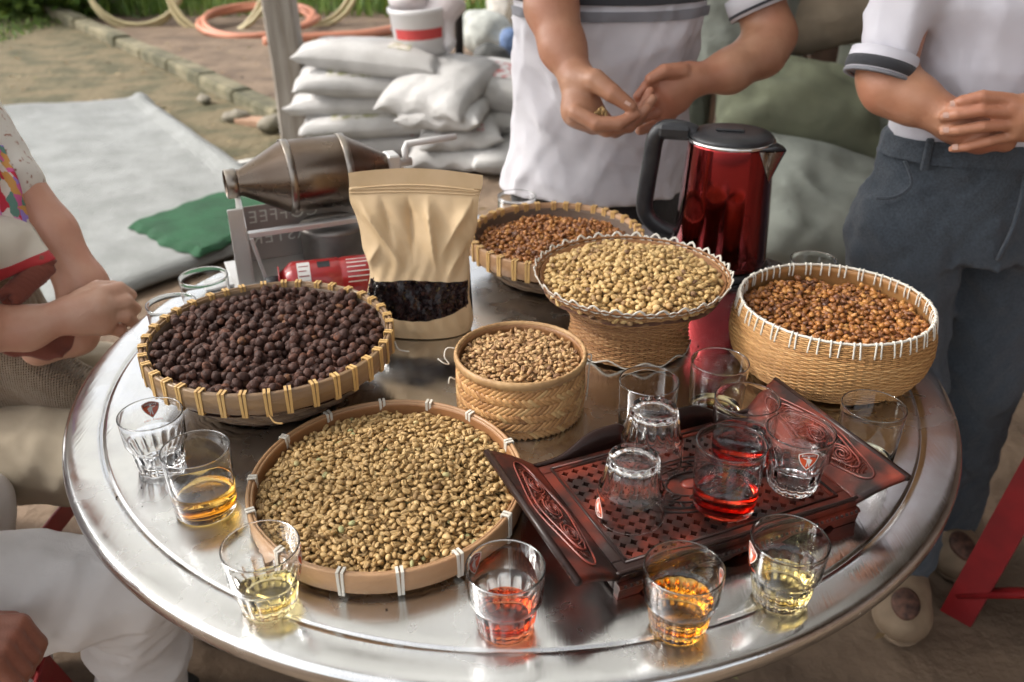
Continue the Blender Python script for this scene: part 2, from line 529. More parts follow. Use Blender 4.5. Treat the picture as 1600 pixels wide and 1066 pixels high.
for y in (-2.3, -0.9, 0.35, 1.5, 3.55):
    mb = MB(); v, f = box(0.66 if y < 0 else (RX0 - 0.05) if y < 3 else -1.3, 3.85, y - 0.04, y + 0.04, -0.055, 0.055, 0.004)
    mb.xf(v, f, Matrix.Translation((0, 0, -0.06 + 0.10 * 1.4)) @ Matrix.Rotation(-math.atan(0.10), 4, 'Y'))
    mb.obj("purlin", wood, roof, smooth=False)

def post(x, y, lab, lean=0.0, w_=0.075):
    t = thing("shed_post", lab, "post", (x, y, 0), (0, R(lean), 0), "posts of the open shed")
    h = RZ + 0.03 + 0.1 * (x + 1.4) - 0.02
    v = []; n = 9
    for i in range(n):
        z = h * i / (n - 1); dx = 0.006 * math.sin(i * 1.9); r = w_ * (1.03 - 0.06 * i / (n - 1))
        b = 0.012
        for (sx, sy) in ((-1, -1), (1, -1), (1, 1), (-1, 1)):
            v.append((dx + sx * r - (sx * b if True else 0), sy * r, z)); v.append((dx + sx * r, sy * r - sy * b, z))
    # order ring so that the bevel corners run round
    ring = [0, 2, 3, 5, 4, 6, 7, 1]
    f = []
    for i in range(n - 1):
        for k in range(8):
            a, b2 = ring[k], ring[(k + 1) % 8]
            f.append((i * 8 + a, i * 8 + b2, (i + 1) * 8 + b2, (i + 1) * 8 + a))
    f.append(tuple((n - 1) * 8 + k for k in ring))
    obj("timber", me_new("timber", v, f, False), wood, t)
    return t
post(-1.16, 3.64, "square grey timber post beside the stacked white sacks", lean=-0.9)
post(-2.42, 0.36, "timber post at the open near left corner of the shed")

# plank wall closing the shed at the back right
wall = thing("plank_wall", "dark plank wall behind the heap of grey-green sacks", "wall", (0, 3.95, 0))
pm = mat("dark_plank", (0.11, 0.07, 0.045), 0.85, col2=(0.055, 0.035, 0.025), scale=3, bump=0.5, bscale=10, stretch=(5, 5, 0.6), tint=((0, (0.085, 0.05, 0.035)), (1, (0.17, 0.11, 0.075))))
for i in range(18):
    x = 1.0 + i * 0.16; mb = MB()
    v, f = box(x + 0.004, x + 0.156, -0.012 + random.uniform(-0.004, 0.004), 0.012, 0.0, 2.95, 0.003)
    mb.add(v, f, random.random()); mb.obj("plank", pm, wall, smooth=False)

side = thing("light_blocking_wall", "dark plank wall added along the right side of the shed to block light", "wall", (2.75, 0, 0))  # added wall that keeps light off the right side
for i in range(37):
    y = -2.4 + i * 0.17; mb = MB(); mb.add(*box(-0.012, 0.012 + random.uniform(-0.004, 0.004), y + 0.004, y + 0.166, 0.0, 3.2, 0.003), random.random()); mb.obj("plank", pm, side, smooth=False)

# ------------------------------------------------------------------ plastic sheet on the ground at the left, green cloth on it
tarp_m = weave_mat("white_sheet", (0.245, 0.25, 0.24), (0.185, 0.19, 0.18), sc=900, rough=0.7, bump=0.5, noise=5.5, sheen=0.0)
A, B, C_, D_ = [np.array(p) for p in ((-0.80, 2.40), (-2.28, 4.52), (-4.25, 4.05), (-2.6, 0.10))]
def bil(u, v): return ((1 - u) * (1 - v))[..., None] * A + ((1 - u) * v)[..., None] * B + (u * v)[..., None] * C_ + (u * (1 - v))[..., None] * D_
U, V_ = np.meshgrid(np.linspace(0, 1, 70), np.linspace(0, 1, 70), indexing='ij')
xy = bil(U, V_)
def edge_d(U, V_): return np.minimum(np.minimum(U, 1 - U) * 2.6, np.minimum(V_, 1 - V_) * 2.6)
ed = edge_d(U, V_)
hz = 0.055 + 0.008 * hnoise(xy[..., 0] * 1.6, xy[..., 1] * 1.6, 4) + 0.009 * np.abs(hnoise(xy[..., 0] * 3.5, xy[..., 1] * 3.5, 9)) + 0.030 * np.exp(-((U * 2.6 - 0.09) / 0.05) ** 2) + 0.022 * np.exp(-(((1 - V_) * 2.4 - 0.08) / 0.05) ** 2)
hz = hz - 0.03 * np.clip(1 - ed / 0.035, 0, 1) ** 2
v = np.concatenate([xy, hz[..., None]], -1).reshape(-1, 3)
n = 70; i = np.arange(n - 1)[:, None] * n + np.arange(n - 1)[None, :]
f = np.stack([i, i + n, i + n + 1, i + 1], -1).reshape(-1, 4)[:, ::-1]
tarp = obj("plastic_sheet", me_np("plastic_sheet", v, f), tarp_m)
so = tarp.modifiers.new("thick", 'SOLIDIFY'); so.thickness = 0.02; so.offset = -1
tag(tarp, "large pale grey plastic sheet with folded hem spread on the ground", "sheet")

gcm = weave_mat("green_cloth", (0.014, 0.085, 0.032), (0.009, 0.058, 0.021), sc=6000, rough=0.9, bump=0.5, noise=9, sheen=0.0, relief=30.0)
A, B, C_, D_ = [np.array(p) for p in ((-1.17, 1.92), (-0.86, 2.42), (-1.30, 2.66), (-1.55, 2.24))]
U, V_ = np.meshgrid(np.linspace(0, 1, 60), np.linspace(0, 1, 60), indexing='ij')
xy = bil(U, V_)
xy = xy + 0.022 * np.stack([hnoise(xy[..., 0] * 7, xy[..., 1] * 7, 1), hnoise(xy[..., 1] * 7, xy[..., 0] * 7, 5)], -1)
ed = edge_d(U, V_) / 2.6
fold = np.abs(hnoise(xy[..., 0] * 2.2 + xy[..., 1] * 1.6, xy[..., 1] * 0.8, 3))
hz = 0.085 + 0.016 * fold * np.clip(ed / 0.12, 0, 1) + 0.002 * hnoise(xy[..., 0] * 7, xy[..., 1] * 5, 2) - 0.02 * np.clip(1 - ed / 0.05, 0, 1)
v = np.concatenate([xy, hz[..., None]], -1).reshape(-1, 3)
n = 60; i = np.arange(n - 1)[:, None] * n + np.arange(n - 1)[None, :]
f = np.stack([i, i + n, i + n + 1, i + 1], -1).reshape(-1, 4)[:, ::-1]
gc = obj("green_cloth", me_np("green_cloth", v, f), gcm)
so = gc.modifiers.new("thick", 'SOLIDIFY'); so.thickness = 0.006; so.offset = -1
tag(gc, "crumpled green cloth lying on the pale plastic sheet", "cloth")

# ------------------------------------------------------------------ sacks
def pillow(L, W, H, seed, n=34, sag=0.0, crease=1.0, pw=2.6):
    r = np.random.default_rng(seed)
    u = np.linspace(-1, 1, n); X, Y = np.meshgrid(u, u, indexing='ij')
    ex = 1 - np.abs(X) ** pw; ey = 1 - np.abs(Y) ** pw
    th = (np.clip(ex, 0, 1) * np.clip(ey, 0, 1)) ** 0.42
    ph = r.uniform(0, 6.28, 8)
    pin = 1 - 0.10 * (1 - np.abs(Y) ** 2) * np.abs(X) ** 4
    xx = X * L / 2 * (1 - 0.06 * (1 - np.abs(X)) * np.cos(Y * 3)) * (1 - 0.07 * (1 - Y ** 2) * np.abs(X) ** 6)
    yy = Y * W / 2 * (1 - 0.06 * (1 - X ** 2) * np.abs(Y) ** 6) * pin
    wob = 0.05 * np.sin(X * 3.1 + ph[0]) * np.sin(Y * 2.7 + ph[1]) + 0.035 * crease * np.sin(X * 7 + 2 * np.sin(Y * 3 + ph[2]) + ph[3]) * (1 - th * 0.5) + 0.025 * crease * np.sin(Y * 11 + X * 5 + ph[4]) + 0.02 * crease * np.sin(X * 17 + Y * 4 + ph[5] + 2 * np.sin(Y * 5)) * np.abs(X)
    top = H / 2 * th * (1 + wob); bot = -H / 2 * th * (0.9 + 0.5 * wob)
    ear = 0.02 * np.abs(X) ** 8 * np.sin(Y * 9 + ph[6]) * (L / 0.8)
    def g(Z):
        v = np.stack([xx, yy, Z + ear - sag * (X ** 2 + Y ** 2)], -1).reshape(-1, 3); return v
    v = np.concatenate([g(top), g(bot - 0.002)])
    i = np.arange(n - 1)[:, None] * n + np.arange(n - 1)[None, :]
    f1 = np.stack([i, i + n, i + n + 1, i + 1], -1).reshape(-1, 4)
    f2 = f1[:, ::-1] + n * n
    b = []
    per = [(k, 0) for k in range(n)] + [(n - 1, k) for k in range(1, n)] + [(k, n - 1) for k in range(n - 2, -1, -1)] + [(0, k) for k in range(n - 2, 0, -1)]
    ids = [a * n + c for a, c in per]
    for k in range(len(ids)):
        a, c = ids[k], ids[(k + 1) % len(ids)]; b.append((c, a, a + n * n, c + n * n))
    return v, np.concatenate([f1, f2, np.array(b)])

ws_m = weave_mat("white_sack", (0.72, 0.70, 0.68), (0.54, 0.52, 0.50), sc=6000, rough=0.7, bump=0.6, noise=5, sheen=0.0, relief=30.0)
red_print = mat("red_print", (0.50, 0.14, 0.13), 0.7, col2=(0.62, 0.58, 0.56), scale=34, mixpow=(0.45, 0.52))
green_print = mat("olive_print", (0.33, 0.32, 0.17), 0.7, col2=(0.60, 0.57, 0.52), scale=30, mixpow=(0.45, 0.52))

def patch_on(v, n, u0, u1, v0, v1, off=0.002):
    """a printed area lifted just off the upper face of a pillow"""
    g = v[:n * n].reshape(n, n, 3)[u0:u1, v0:v1].copy(); g[..., 2] += off
    a, b = g.shape[:2]
    i = np.arange(a - 1)[:, None] * b + np.arange(b - 1)[None, :]
    return g.reshape(-1, 3), np.stack([i, i + b, i + b + 1, i + 1], -1).reshape(-1, 4)

def sack(name, lab, L, W, H, loc, rot, seed, m, group, prints=(), seam=True, **k):
    t = thing(name, lab, "sack", loc, rot, group)
    v, f = pillow(L, W, H, seed, **k)
    n = k.get('n', 34)
    o = obj("sack_cloth", me_np("sack_cloth", v, f), m, t)
    for (u0, u1, v0, v1, pmt) in prints:
        pv, pf = patch_on(v, n, u0, u1, v0, v1); obj("printed_band", me_np("printed_band", pv, pf), pmt, t)
    if seam:
        g = v[:n * n].reshape(n, n, 3)[-1]
        pts = [tuple(p + np.array([0.004, 0, 0.002])) for p in g[::2]]
        tv, tf = tube(pts, 0.004, 5); obj("sewn_seam", me_new("sewn_seam", tv, tf), m, t)
    return t

GRP = "white sacks stacked behind the table"
left = [(-0.74, 3.62, 0.055, 4), (-0.72, 3.60, 0.16, 10), (-0.76, 3.64, 0.265, -2), (-0.72, 3.60, 0.37, 8)]
ords = ["lowest", "second lowest", "third", "fourth"]
for i, (x, y, z, a) in enumerate(left):
    sack("white_sack", f"white woven sack, {ords[i]} from the ground in the stack beside the timber post", 0.80, 0.50, 0.155, (x, y, z), (R(random.uniform(-2, 2)), R(random.uniform(-3, 3)), R(a)), 20 + i, ws_m, GRP,
         prints=((7, 27, 3, 9, (red_print, green_print)[i % 2]),) if i != 2 else ((20, 30, 3, 8, green_print),))
sack("white_sack", "white woven sack with olive print, topmost of the left stack", 0.74, 0.50, 0.19, (-0.70, 3.60, 0.475), (R(-5), R(4), R(-8)), 31, ws_m, GRP, prints=((21, 27, 5, 28, green_print), (7, 9, 6, 20, red_print)))
mid = [(-0.30, 3.40, 0.06, 86), (-0.27, 3.42, 0.165, 94), (-0.31, 3.40, 0.265, 80)]
for i, (x, y, z, a) in enumerate(mid):
    sack("white_sack", f"white sack end-on to the camera, {ords[i]} in the middle stack", 0.62, 0.42, 0.15, (x, y, z), (R(random.uniform(-3, 3)), R(random.uniform(-2, 2)), R(a)), 40 + i, ws_m, GRP, prints=((3, 8, 7, 27, red_print),) if i != 0 else ((3, 7, 10, 22, green_print),))
sack("white_sack", "plump creased white sack slumped over the front of the middle stack", 0.60, 0.46, 0.19, (-0.36, 3.40, 0.375), (R(3), R(-14), R(70)), 47, ws_m, GRP)
rgt = [(0.06, 3.58, 0.065, -10), (0.04, 3.60, 0.18, 4)]
for i, (x, y, z, a) in enumerate(rgt):
    sack("white_sack", f"white sack, {ords[i]} of the right-hand stack next to the standing man", 0.62, 0.46, 0.16, (x, y, z), (0, R(random.uniform(-3, 3)), R(a)), 55 + i, ws_m, GRP)
sack("white_sack", "white sack with pink print on top of the right-hand stack", 0.66, 0.50, 0.22, (0.0, 3.62, 0.315), (R(4), R(9), R(-14)), 59, ws_m, GRP, prints=((8, 20, 6, 20, red_print),))
sack("white_sack", "white sack on the ground in front of the right-hand stack", 0.50, 0.34, 0.13, (0.02, 3.22, 0.06), (0, R(3), R(12)), 62, ws_m, GRP)

# bucket with crumpled bags on top of the stack
bk = thing("white_bucket", "white plastic bucket with a red band standing on the stacked sacks", "bucket", (-0.46, 3.62, 0.50), (R(2), R(-3), 0))
bm_ = mat("bucket_plastic", (0.72, 0.70, 0.70), 0.45)
v, f = lathe([(0.001, 0.0), (0.125, 0.0), (0.132, 0.01), (0.150, 0.20), (0.158, 0.205), (0.158, 0.225), (0.152, 0.23), (0.146, 0.21), (0.128, 0.02), (0.001, 0.015)], 40)
obj("bucket_wall", me_new("bucket_wall", v, f), bm_, bk)
v, f = lathe([(0.1408, 0.085), (0.1450, 0.135)], 40, rmod=None)
v2 = [p for p in v]; ff = [q for q in f if len(q) == 4]
ff = [q for q in ff if -2.6 < math.atan2(v2[q[0]][1], v2[q[0]][0]) < -0.7]
use_ = sorted(set(k for q in ff for k in q)); re_ = {k: i for i, k in enumerate(use_)}; v2 = [v2[k] for k in use_]; ff = [tuple(re_[k] for k in q) for q in ff]
obj("red_band", me_new("red_band", v2, ff), mat("band_red", (0.55, 0.06, 0.06), 0.5), bk)
hp = [(0.155 * math.cos(a), 0.03, 0.19 + 0.05 * math.sin(a) - 0.07) for a in np.linspace(math.pi, 2 * math.pi, 14)]
v, f = tube(hp, 0.003, 6); obj("bail_handle", me_new("bail_handle", v, f), mat("wire", (0.5, 0.5, 0.5), 0.4, 1.0), bk)
bag_m = mat("thin_bag", (0.70, 0.68, 0.69), 0.5, col2=(0.60, 0.52, 0.52), scale=6, bump=0.5, bscale=14)
for i, (dx, dy, dz, r_, lab) in enumerate(((-0.06, -0.02, 0.235, 0.115, "crumpled white plastic bag heaped in the bucket"), (0.11, 0.0, 0.20, 0.12, "bright white plastic bag hanging over the side of the bucket"))):
    b = body("plastic_bag", [ell((0, 0, 0.02), (r_, r_ * 0.9, r_ * 0.62), k=0.03), ell((0.05, -0.04, 0.05), (r_ * 0.6, r_ * 0.5, r_ * 0.6), k=0.03)] + ([ell((0.03, -0.05, -0.09), (0.05, 0.05, 0.13), k=0.03)] if i else []), 0.012, bag_m, disp=wrinkle(90 + i, 0.012, (25, 55)), loc=(-0.46 + dx, 3.62 + dy, 0.50 + dz))
    tag(b, lab, "bag", "plastic bags on the bucket")

# big grey-green sacks on the right
def sk(n, c, k=0.68): return weave_mat(n, c, tuple(q * k for q in c), sc=6000, rough=0.8, bump=0.8, noise=7, sheen=0.0, relief=30.0)
gs_m = sk("grey_green_sack", (0.35, 0.375, 0.295)); gs_l = sk("pale_grey_sack", (0.44, 0.47, 0.41)); gs_o = sk("olive_sack", (0.30, 0.32, 0.205)); br_m = sk("brown_sack", (0.48, 0.38, 0.27))
G2 = "large sacks heaped behind the kettle"
big = [("pale grey-green sack slumped lowest in front, behind the kettle", 0.62, 0.50, 0.36, (1.16, 1.98, 0.22), (R(52), R(16), R(4)), gs_l),
       ("big olive sack lying across the middle of the heap", 0.66, 0.46, 0.40, (1.10, 2.30, 0.50), (R(24), R(8), R(-6)), gs_o),
       ("upright pale grey-green sack at the man's elbow, top left of the heap", 0.46, 0.62, 0.34, (0.90, 2.62, 0.90), (R(74), R(-16), R(10)), gs_l),
       ("brown sack lying on top of the heap between the two people", 0.52, 0.40, 0.28, (1.30, 2.62, 0.86), (R(24), R(-18), R(-14)), br_m),
       ("grey-green sack at the far right of the heap behind the woman's elbow", 0.60, 0.50, 0.38, (1.58, 2.28, 0.52), (R(40), R(14), R(-20)), gs_m),
       ("olive sack on the ground behind the man's legs", 0.62, 0.50, 0.36, (0.62, 2.45, 0.20), (R(14), R(6), R(24)), gs_o),
       ("pale grey-green sack beneath the far end of the heap", 0.66, 0.52, 0.38, (1.66, 1.98, 0.20), (R(12), R(-6), R(-12)), gs_l),
       ("grey-green sack standing behind the man's forearm", 0.44, 0.62, 0.34, (0.66, 2.80, 0.50), (R(70), R(6), R(-8)), gs_m),
       ("grey-green sack propped behind the heap against the plank wall", 0.56, 0.70, 0.36, (1.72, 2.95, 0.62), (R(72), R(3), R(-6)), gs_m),
       ("olive sack at the back, highest of the heap", 0.56, 0.46, 0.34, (1.20, 3.10, 0.98), (R(30), R(10), R(12)), gs_o)]
for i, (lab, L, W, H, lo_, ro_, m) in enumerate(big):
    sack("large_sack", lab, L, W, H, lo_, ro_, 70 + i, m, G2, crease=2.3, pw=2.0, n=46)
# ------------------------------------------------------------------ things lying about the yard (all far out of focus)
hose_y = mat("yellow_hose", (0.46, 0.38, 0.20), 0.5, col2=(0.36, 0.29, 0.15), scale=4)
hose_o = mat("orange_hose", (0.52, 0.20, 0.11), 0.5, col2=(0.42, 0.16, 0.09), scale=4)
def coil(lab, c, r_, tilt, m, loops=2, rot=0, th=0.022):
    pts = []
    for i in range(loops * 26 + 1):
        a = 2 * math.pi * i / 26; rr = r_ * (1 + 0.08 * math.sin(a * 1.3 + c[0]) + 0.02 * i / 26)
        pts.append((rr * math.cos(a), rr * math.sin(a), 0.012 * math.sin(a * 2.2) + 0.02 * i / 26))
    v, f = tube(pts, th, 8)
    o = obj("garden_hose", me_new("garden_hose", v, f), m, loc=c, rot=(R(tilt), 0, R(rot)))
    return tag(o, lab, "hose", "hoses coiled at the edge of the yard")
coil("yellowish hose coil leaning at the far left by the grass", (-3.55, 7.9, 0.36), 0.42, 62, hose_y, 2, 10)
coil("second yellowish hose coil leaning right of the first", (-2.75, 7.8, 0.34), 0.46, 66, hose_y, 2, -6)
coil("yellowish hose coil nearest the timber post", (-1.95, 7.95, 0.36), 0.42, 64, hose_y, 2, 8)
coil("orange-red hose loop lying among the yellow coils", (-2.35, 7.55, 0.06), 0.50, 8, hose_o, 2, 0, 0.028)
pts = spline([(-2.1, 6.7, 0.03), (-1.7, 6.9, 0.03), (-1.25, 7.1, 0.03), (-1.0, 7.6, 0.03), (-1.15, 8.3, 0.03), (-0.8, 8.9, 0.03), (-0.2, 9.2, 0.03)], 8)
v, f = tube(pts, 0.045, 8); tag(obj("ground_hose", me_new("ground_hose", v, f), hose_o), "thick orange hose winding over the earth behind the sacks", "hose")

pl = thing("black_pole", "thin black pole standing behind the white bucket", "pole", (-0.40, 5.85, 0))
blk = mat("black_metal", (0.015, 0.015, 0.017), 0.5)
v, f = tube([(0, 0, 0), (0.01, 0, 1.0), (0.0, 0, 2.6)], 0.034, 10); obj("pole_tube", me_new("pole_tube", v, f), blk, pl)
v, f = lathe([(0.001, 0.0), (0.11, 0.0), (0.11, 0.02), (0.036, 0.035)], 16); obj("pole_foot", me_new("pole_foot", v, f), blk, pl)
mb = MB(); mb.add(*box(-0.10, -0.02, -0.05, 0.05, 0.56, 0.78, 0.015)); mb.obj("orange_box", mat("orange_plastic", (0.60, 0.11, 0.03), 0.5), pl, smooth=False)

# clutter: crumpled bags, boards, a teal basin, stones
jk = [("crumpled clear plastic bag in the clutter behind the sacks", (-0.20, 6.3, 0.16), (0.24, 0.2, 0.2), (0.45, 0.46, 0.42)),
      ("dark rag heap in the clutter left of the man", (0.18, 6.9, 0.22), (0.26, 0.22, 0.24), (0.10, 0.08, 0.055)),
      ("blue plastic bundle in the clutter", (0.02, 6.1, 0.12), (0.13, 0.12, 0.13), (0.10, 0.16, 0.30)),
      ("brown cloth bundle beside the man's elbow", (0.34, 6.0, 0.18), (0.26, 0.2, 0.2), (0.16, 0.10, 0.06)),
      ("pale torn bag at the back of the clutter", (-0.05, 7.4, 0.20), (0.2, 0.2, 0.22), (0.50, 0.47, 0.42)),
      ("greyish bag slumped at the back right of the clutter", (0.55, 7.2, 0.2), (0.3, 0.22, 0.24), (0.30, 0.27, 0.22)),
      ("small dark bundle at the foot of the black pole", (-0.15, 5.6, 0.10), (0.16, 0.14, 0.12), (0.05, 0.05, 0.045))]
for i, (lab, c, r_, colr) in enumerate(jk):
    o = body("bundle", [ell((0, 0, 0), r_, k=0.05), ell((r_[0] * 0.6, -r_[1] * 0.3, -r_[2] * 0.2), (r_[0] * 0.6, r_[1] * 0.7, r_[2] * 0.6), k=0.05), ell((-r_[0] * 0.4, 0, r_[2] * 0.5), (r_[0] * 0.5, r_[1] * 0.5, r_[2] * 0.5), k=0.05)], 0.022, mat("bundle_%d" % i, colr, 0.7, col2=tuple(c_ * 0.6 for c_ in colr), scale=9, bump=0.6, bscale=18), disp=wrinkle(120 + i, 0.03, (14, 32)), loc=c)
    tag(o, lab, "bundle", "clutter behind the sacks")
v, f = lathe([(0.001, 0.0), (0.15, 0.0), (0.20, 0.10), (0.215, 0.105), (0.215, 0.115), (0.195, 0.11), (0.145, 0.012), (0.001, 0.012)], 32)
tag(obj("basin", me_new("basin", v, f), mat("teal_plastic", (0.03, 0.25, 0.27), 0.4), loc=(0.40, 5.45, 0.02), rot=(R(-14), R(6), 0)), "teal plastic basin in the clutter left of the man", "basin")
bd = mat("board_wood", (0.34, 0.20, 0.12), 0.8, col2=(0.22, 0.13, 0.08), scale=3, stretch=(1, 8, 8))
for i, (c, rz, L, lab) in enumerate((((0.22, 4.95, 0.14), 6, 0.46, "short reddish board resting on the clutter by the man"), ((0.10, 5.2, 0.035), -18, 0.7, "grey-brown board flat on the earth below the clutter"))):
    mb = MB(); mb.add(*box(-L / 2, L / 2, -0.07, 0.07, -0.028, 0.028, 0.005)); tag(mb.obj("board", bd, smooth=False, loc=c, rot=(R(4), R(-3), R(rz))), lab, "board")
mb = MB(); mb.add(*box(-0.22, 0.22, -0.16, 0.16, 0, 0.11, 0.01)); tag(mb.obj("crate", mat("crate_grey", (0.10, 0.085, 0.07), 0.8), smooth=False, loc=(0.22, 4.95, 0.0)), "low dark crate under the reddish board", "crate")
mb = MB(); mb.add(*box(-0.34, 0.34, -0.055, 0.055, -0.02, 0.02, 0.004)); tag(mb.obj("plank", bd, smooth=False, loc=(-1.30, 3.92, 0.05), rot=(0, R(-4), R(-30))), "weathered plank on the ground at the foot of the timber post", "plank")
v, f = tube([(-0.36, 0, 0), (0, 0.01, 0.005), (0.36, 0, 0)], 0.02, 8); tag(obj("metal_pipe", me_new("metal_pipe", v, f), mat("grey_pipe", (0.34, 0.33, 0.31), 0.5, 0.4), loc=(-1.12, 3.28, 0.045), rot=(0, R(-2), R(24))), "short grey pipe lying behind the coffee roaster", "pipe")
stone_m = mat("stone", (0.22, 0.19, 0.15), 0.9, col2=(0.12, 0.11, 0.07), scale=6, bump=0.5)
for i, (x, y, r_) in enumerate(((-1.62, 4.1, 0.07), (-1.35, 3.9, 0.09), (-1.95, 4.55, 0.06), (-1.2, 4.0, 0.055))):
    o = body("stone", [ell((0, 0, r_ * 0.5), (r_ * 1.3, r_, r_ * 0.7), (0, 0, i), k=0.01)], 0.012, stone_m, disp=wrinkle(150 + i, 0.012, (30, 60)), loc=(x, y, 0.01))
    tag(o, ["stone lying against the kerb, largest one", "stone at the kerb end by the post", "stone at the kerb farthest from the post", "smallest stone by the timber post"][i], "stone", "stones along the kerb")

# ------------------------------------------------------------------ grass and shrubs at the far edge
leaf_m = mat("leaf", (0.06, 0.13, 0.02), 0.6, tint=((0, (0.05, 0.11, 0.015)), (0.5, (0.12, 0.21, 0.03)), (1, (0.22, 0.30, 0.05))))
bark = mat("bark", (0.10, 0.075, 0.05), 0.9, bump=0.5, bscale=30)
def blades(n, area, h, seed, lean=0.5):
    r = np.random.default_rng(seed); V = []; F = []; T = []
    for i in range(n):
        x, y = area(r); a = r.uniform(0, 6.28); l = h * r.uniform(0.5, 1.3); ww = 0.006 + 0.006 * r.random()
        dx, dy = math.cos(a), math.sin(a); le = r.uniform(0.1, lean) * l
        o = len(V)
        V += [(x - dy * ww, y + dx * ww, 0.0), (x + dy * ww, y - dx * ww, 0.0), (x + dx * le * 0.4 + dy * ww * 0.7, y + dy * le * 0.4 - dx * ww * 0.7, l * 0.6), (x + dx * le * 0.4 - dy * ww * 0.7, y + dy * le * 0.4 + dx * ww * 0.7, l * 0.6), (x + dx * le, y + dy * le, l)]
        F += [(o, o + 1, o + 2, o + 3), (o + 3, o + 2, o + 4)]; T += [r.random()] * 5
    m = me_new("grass", V, F); set_tint(m, T); return m
g = obj("grass", blades(9000, lambda r: (r.uniform(-8.5, -0.2), r.uniform(8.3, 11.0) + 0.0), 0.22, 5), leaf_m, kind="stuff")
tag(g, "bright green grass along the far edge of the yard", "grass")
g = obj("moss_grass", blades(5200, lambda r: (r.uniform(-7.5, -4.3), r.uniform(5.6, 8.2)), 0.05, 6), leaf_m, kind="stuff")
tag(g, "short sparse grass on the mossy yard", "grass")
def shrub(lab, c, h, rad, seed, nl=1500):
    r = np.random.default_rng(seed)
    t = thing("shrub", lab, "shrub", c, group="shrubs beyond the yard")
    mb = MB(); tips = []
    for i in range(7):
        a = r.uniform(0, 6.28); q = [(0, 0, 0)]; d = np.array([math.cos(a) * 0.35, math.sin(a) * 0.35, 1.0]); p = np.zeros(3)
        for s in range(5):
            p = p + d * h / 5.5 + r.normal(size=3) * 0.05 * h; q.append(tuple(p)); tips.append(p.copy())
        v, f = tube(q, [0.03 * h * (1 - s / 6.5) for s in range(6)], 6); mb.add(v, f)
    mb.obj("stems", bark, t)
    tips = np.array(tips); V = []; F = []; T = []
    for i in range(nl):
        cc = tips[r.integers(len(tips))] + r.normal(size=3) * rad * np.array([0.42, 0.42, 0.3])
        a = r.uniform(0, 6.28); e = r.uniform(-0.9, 0.6); L = 0.11 * r.uniform(0.6, 1.4); wd = L * 0.28
        d = np.array([math.cos(a) * math.cos(e), math.sin(a) * math.cos(e), math.sin(e)]); s = np.cross(d, [0, 0, 1]); s /= np.linalg.norm(s) + 1e-9
        o = len(V)
        V += [tuple(cc), tuple(cc + d * L * 0.5 + s * wd), tuple(cc + d * L), tuple(cc + d * L * 0.5 - s * wd)]
        F.append((o, o + 1, o + 2, o + 3)); T += [r.random()] * 4
    m = me_new("foliage", V, F, False); set_tint(m, T); o = obj("foliage", m, leaf_m, t); o["kind"] = "stuff"
shrub("leafy shrub farthest left beyond the mossy yard", (-5.1, 8.4, 0), 0.8, 0.7, 1, 2600)
shrub("low bright shrub left of the first hose coil", (-4.4, 8.6, 0), 0.7, 0.6, 9, 2200)
shrub("leafy shrub behind the first hose coil", (-3.9, 9.8, 0), 1.2, 0.6, 2)
shrub("leafy shrub behind the second hose coil", (-2.5, 9.9, 0), 1.2, 0.55, 3)
shrub("leafy shrub behind the timber post", (-1.2, 10.6, 0), 1.3, 0.6, 4)
shrub("tall leafy shrub at the far left edge of the yard", (-7.4, 8.6, 0), 1.8, 0.8, 5, 2200)

# litter: dry leaves and grit on the earth
rr = np.random.default_rng(44); V = []; F = []; T = []
for i in range(1500):
    x, y = rr.uniform(-5.5, 2.5), rr.uniform(1.0, 9.0) if rr.random() < 0.8 else rr.uniform(-2.5, 1.0)
    L = rr.uniform(0.008, 0.035); a = rr.uniform(0, 6.28); c, s_ = math.cos(a) * L, math.sin(a) * L; z = 0.034 + rr.random() * 0.006; o = len(V)
    V += [(x - c, y - s_, z), (x - s_ * 0.4, y + c * 0.4, z + L * 0.25), (x + c, y + s_, z), (x + s_ * 0.4, y - c * 0.4, z + L * 0.15)]; F.append((o, o + 1, o + 2, o + 3)); T += [rr.random()] * 4
m = me_new("leaf_litter", V, F, False); set_tint(m, T)
o = obj("leaf_litter", m, mat("dry_leaf", (0.2, 0.13, 0.06), 0.9, tint=((0, (0.05, 0.035, 0.02)), (0.5, (0.20, 0.13, 0.06)), (0.8, (0.33, 0.25, 0.14)), (1, (0.13, 0.15, 0.04)))), kind="stuff")
tag(o, "dry leaf litter and bits scattered over the earth", "litter")
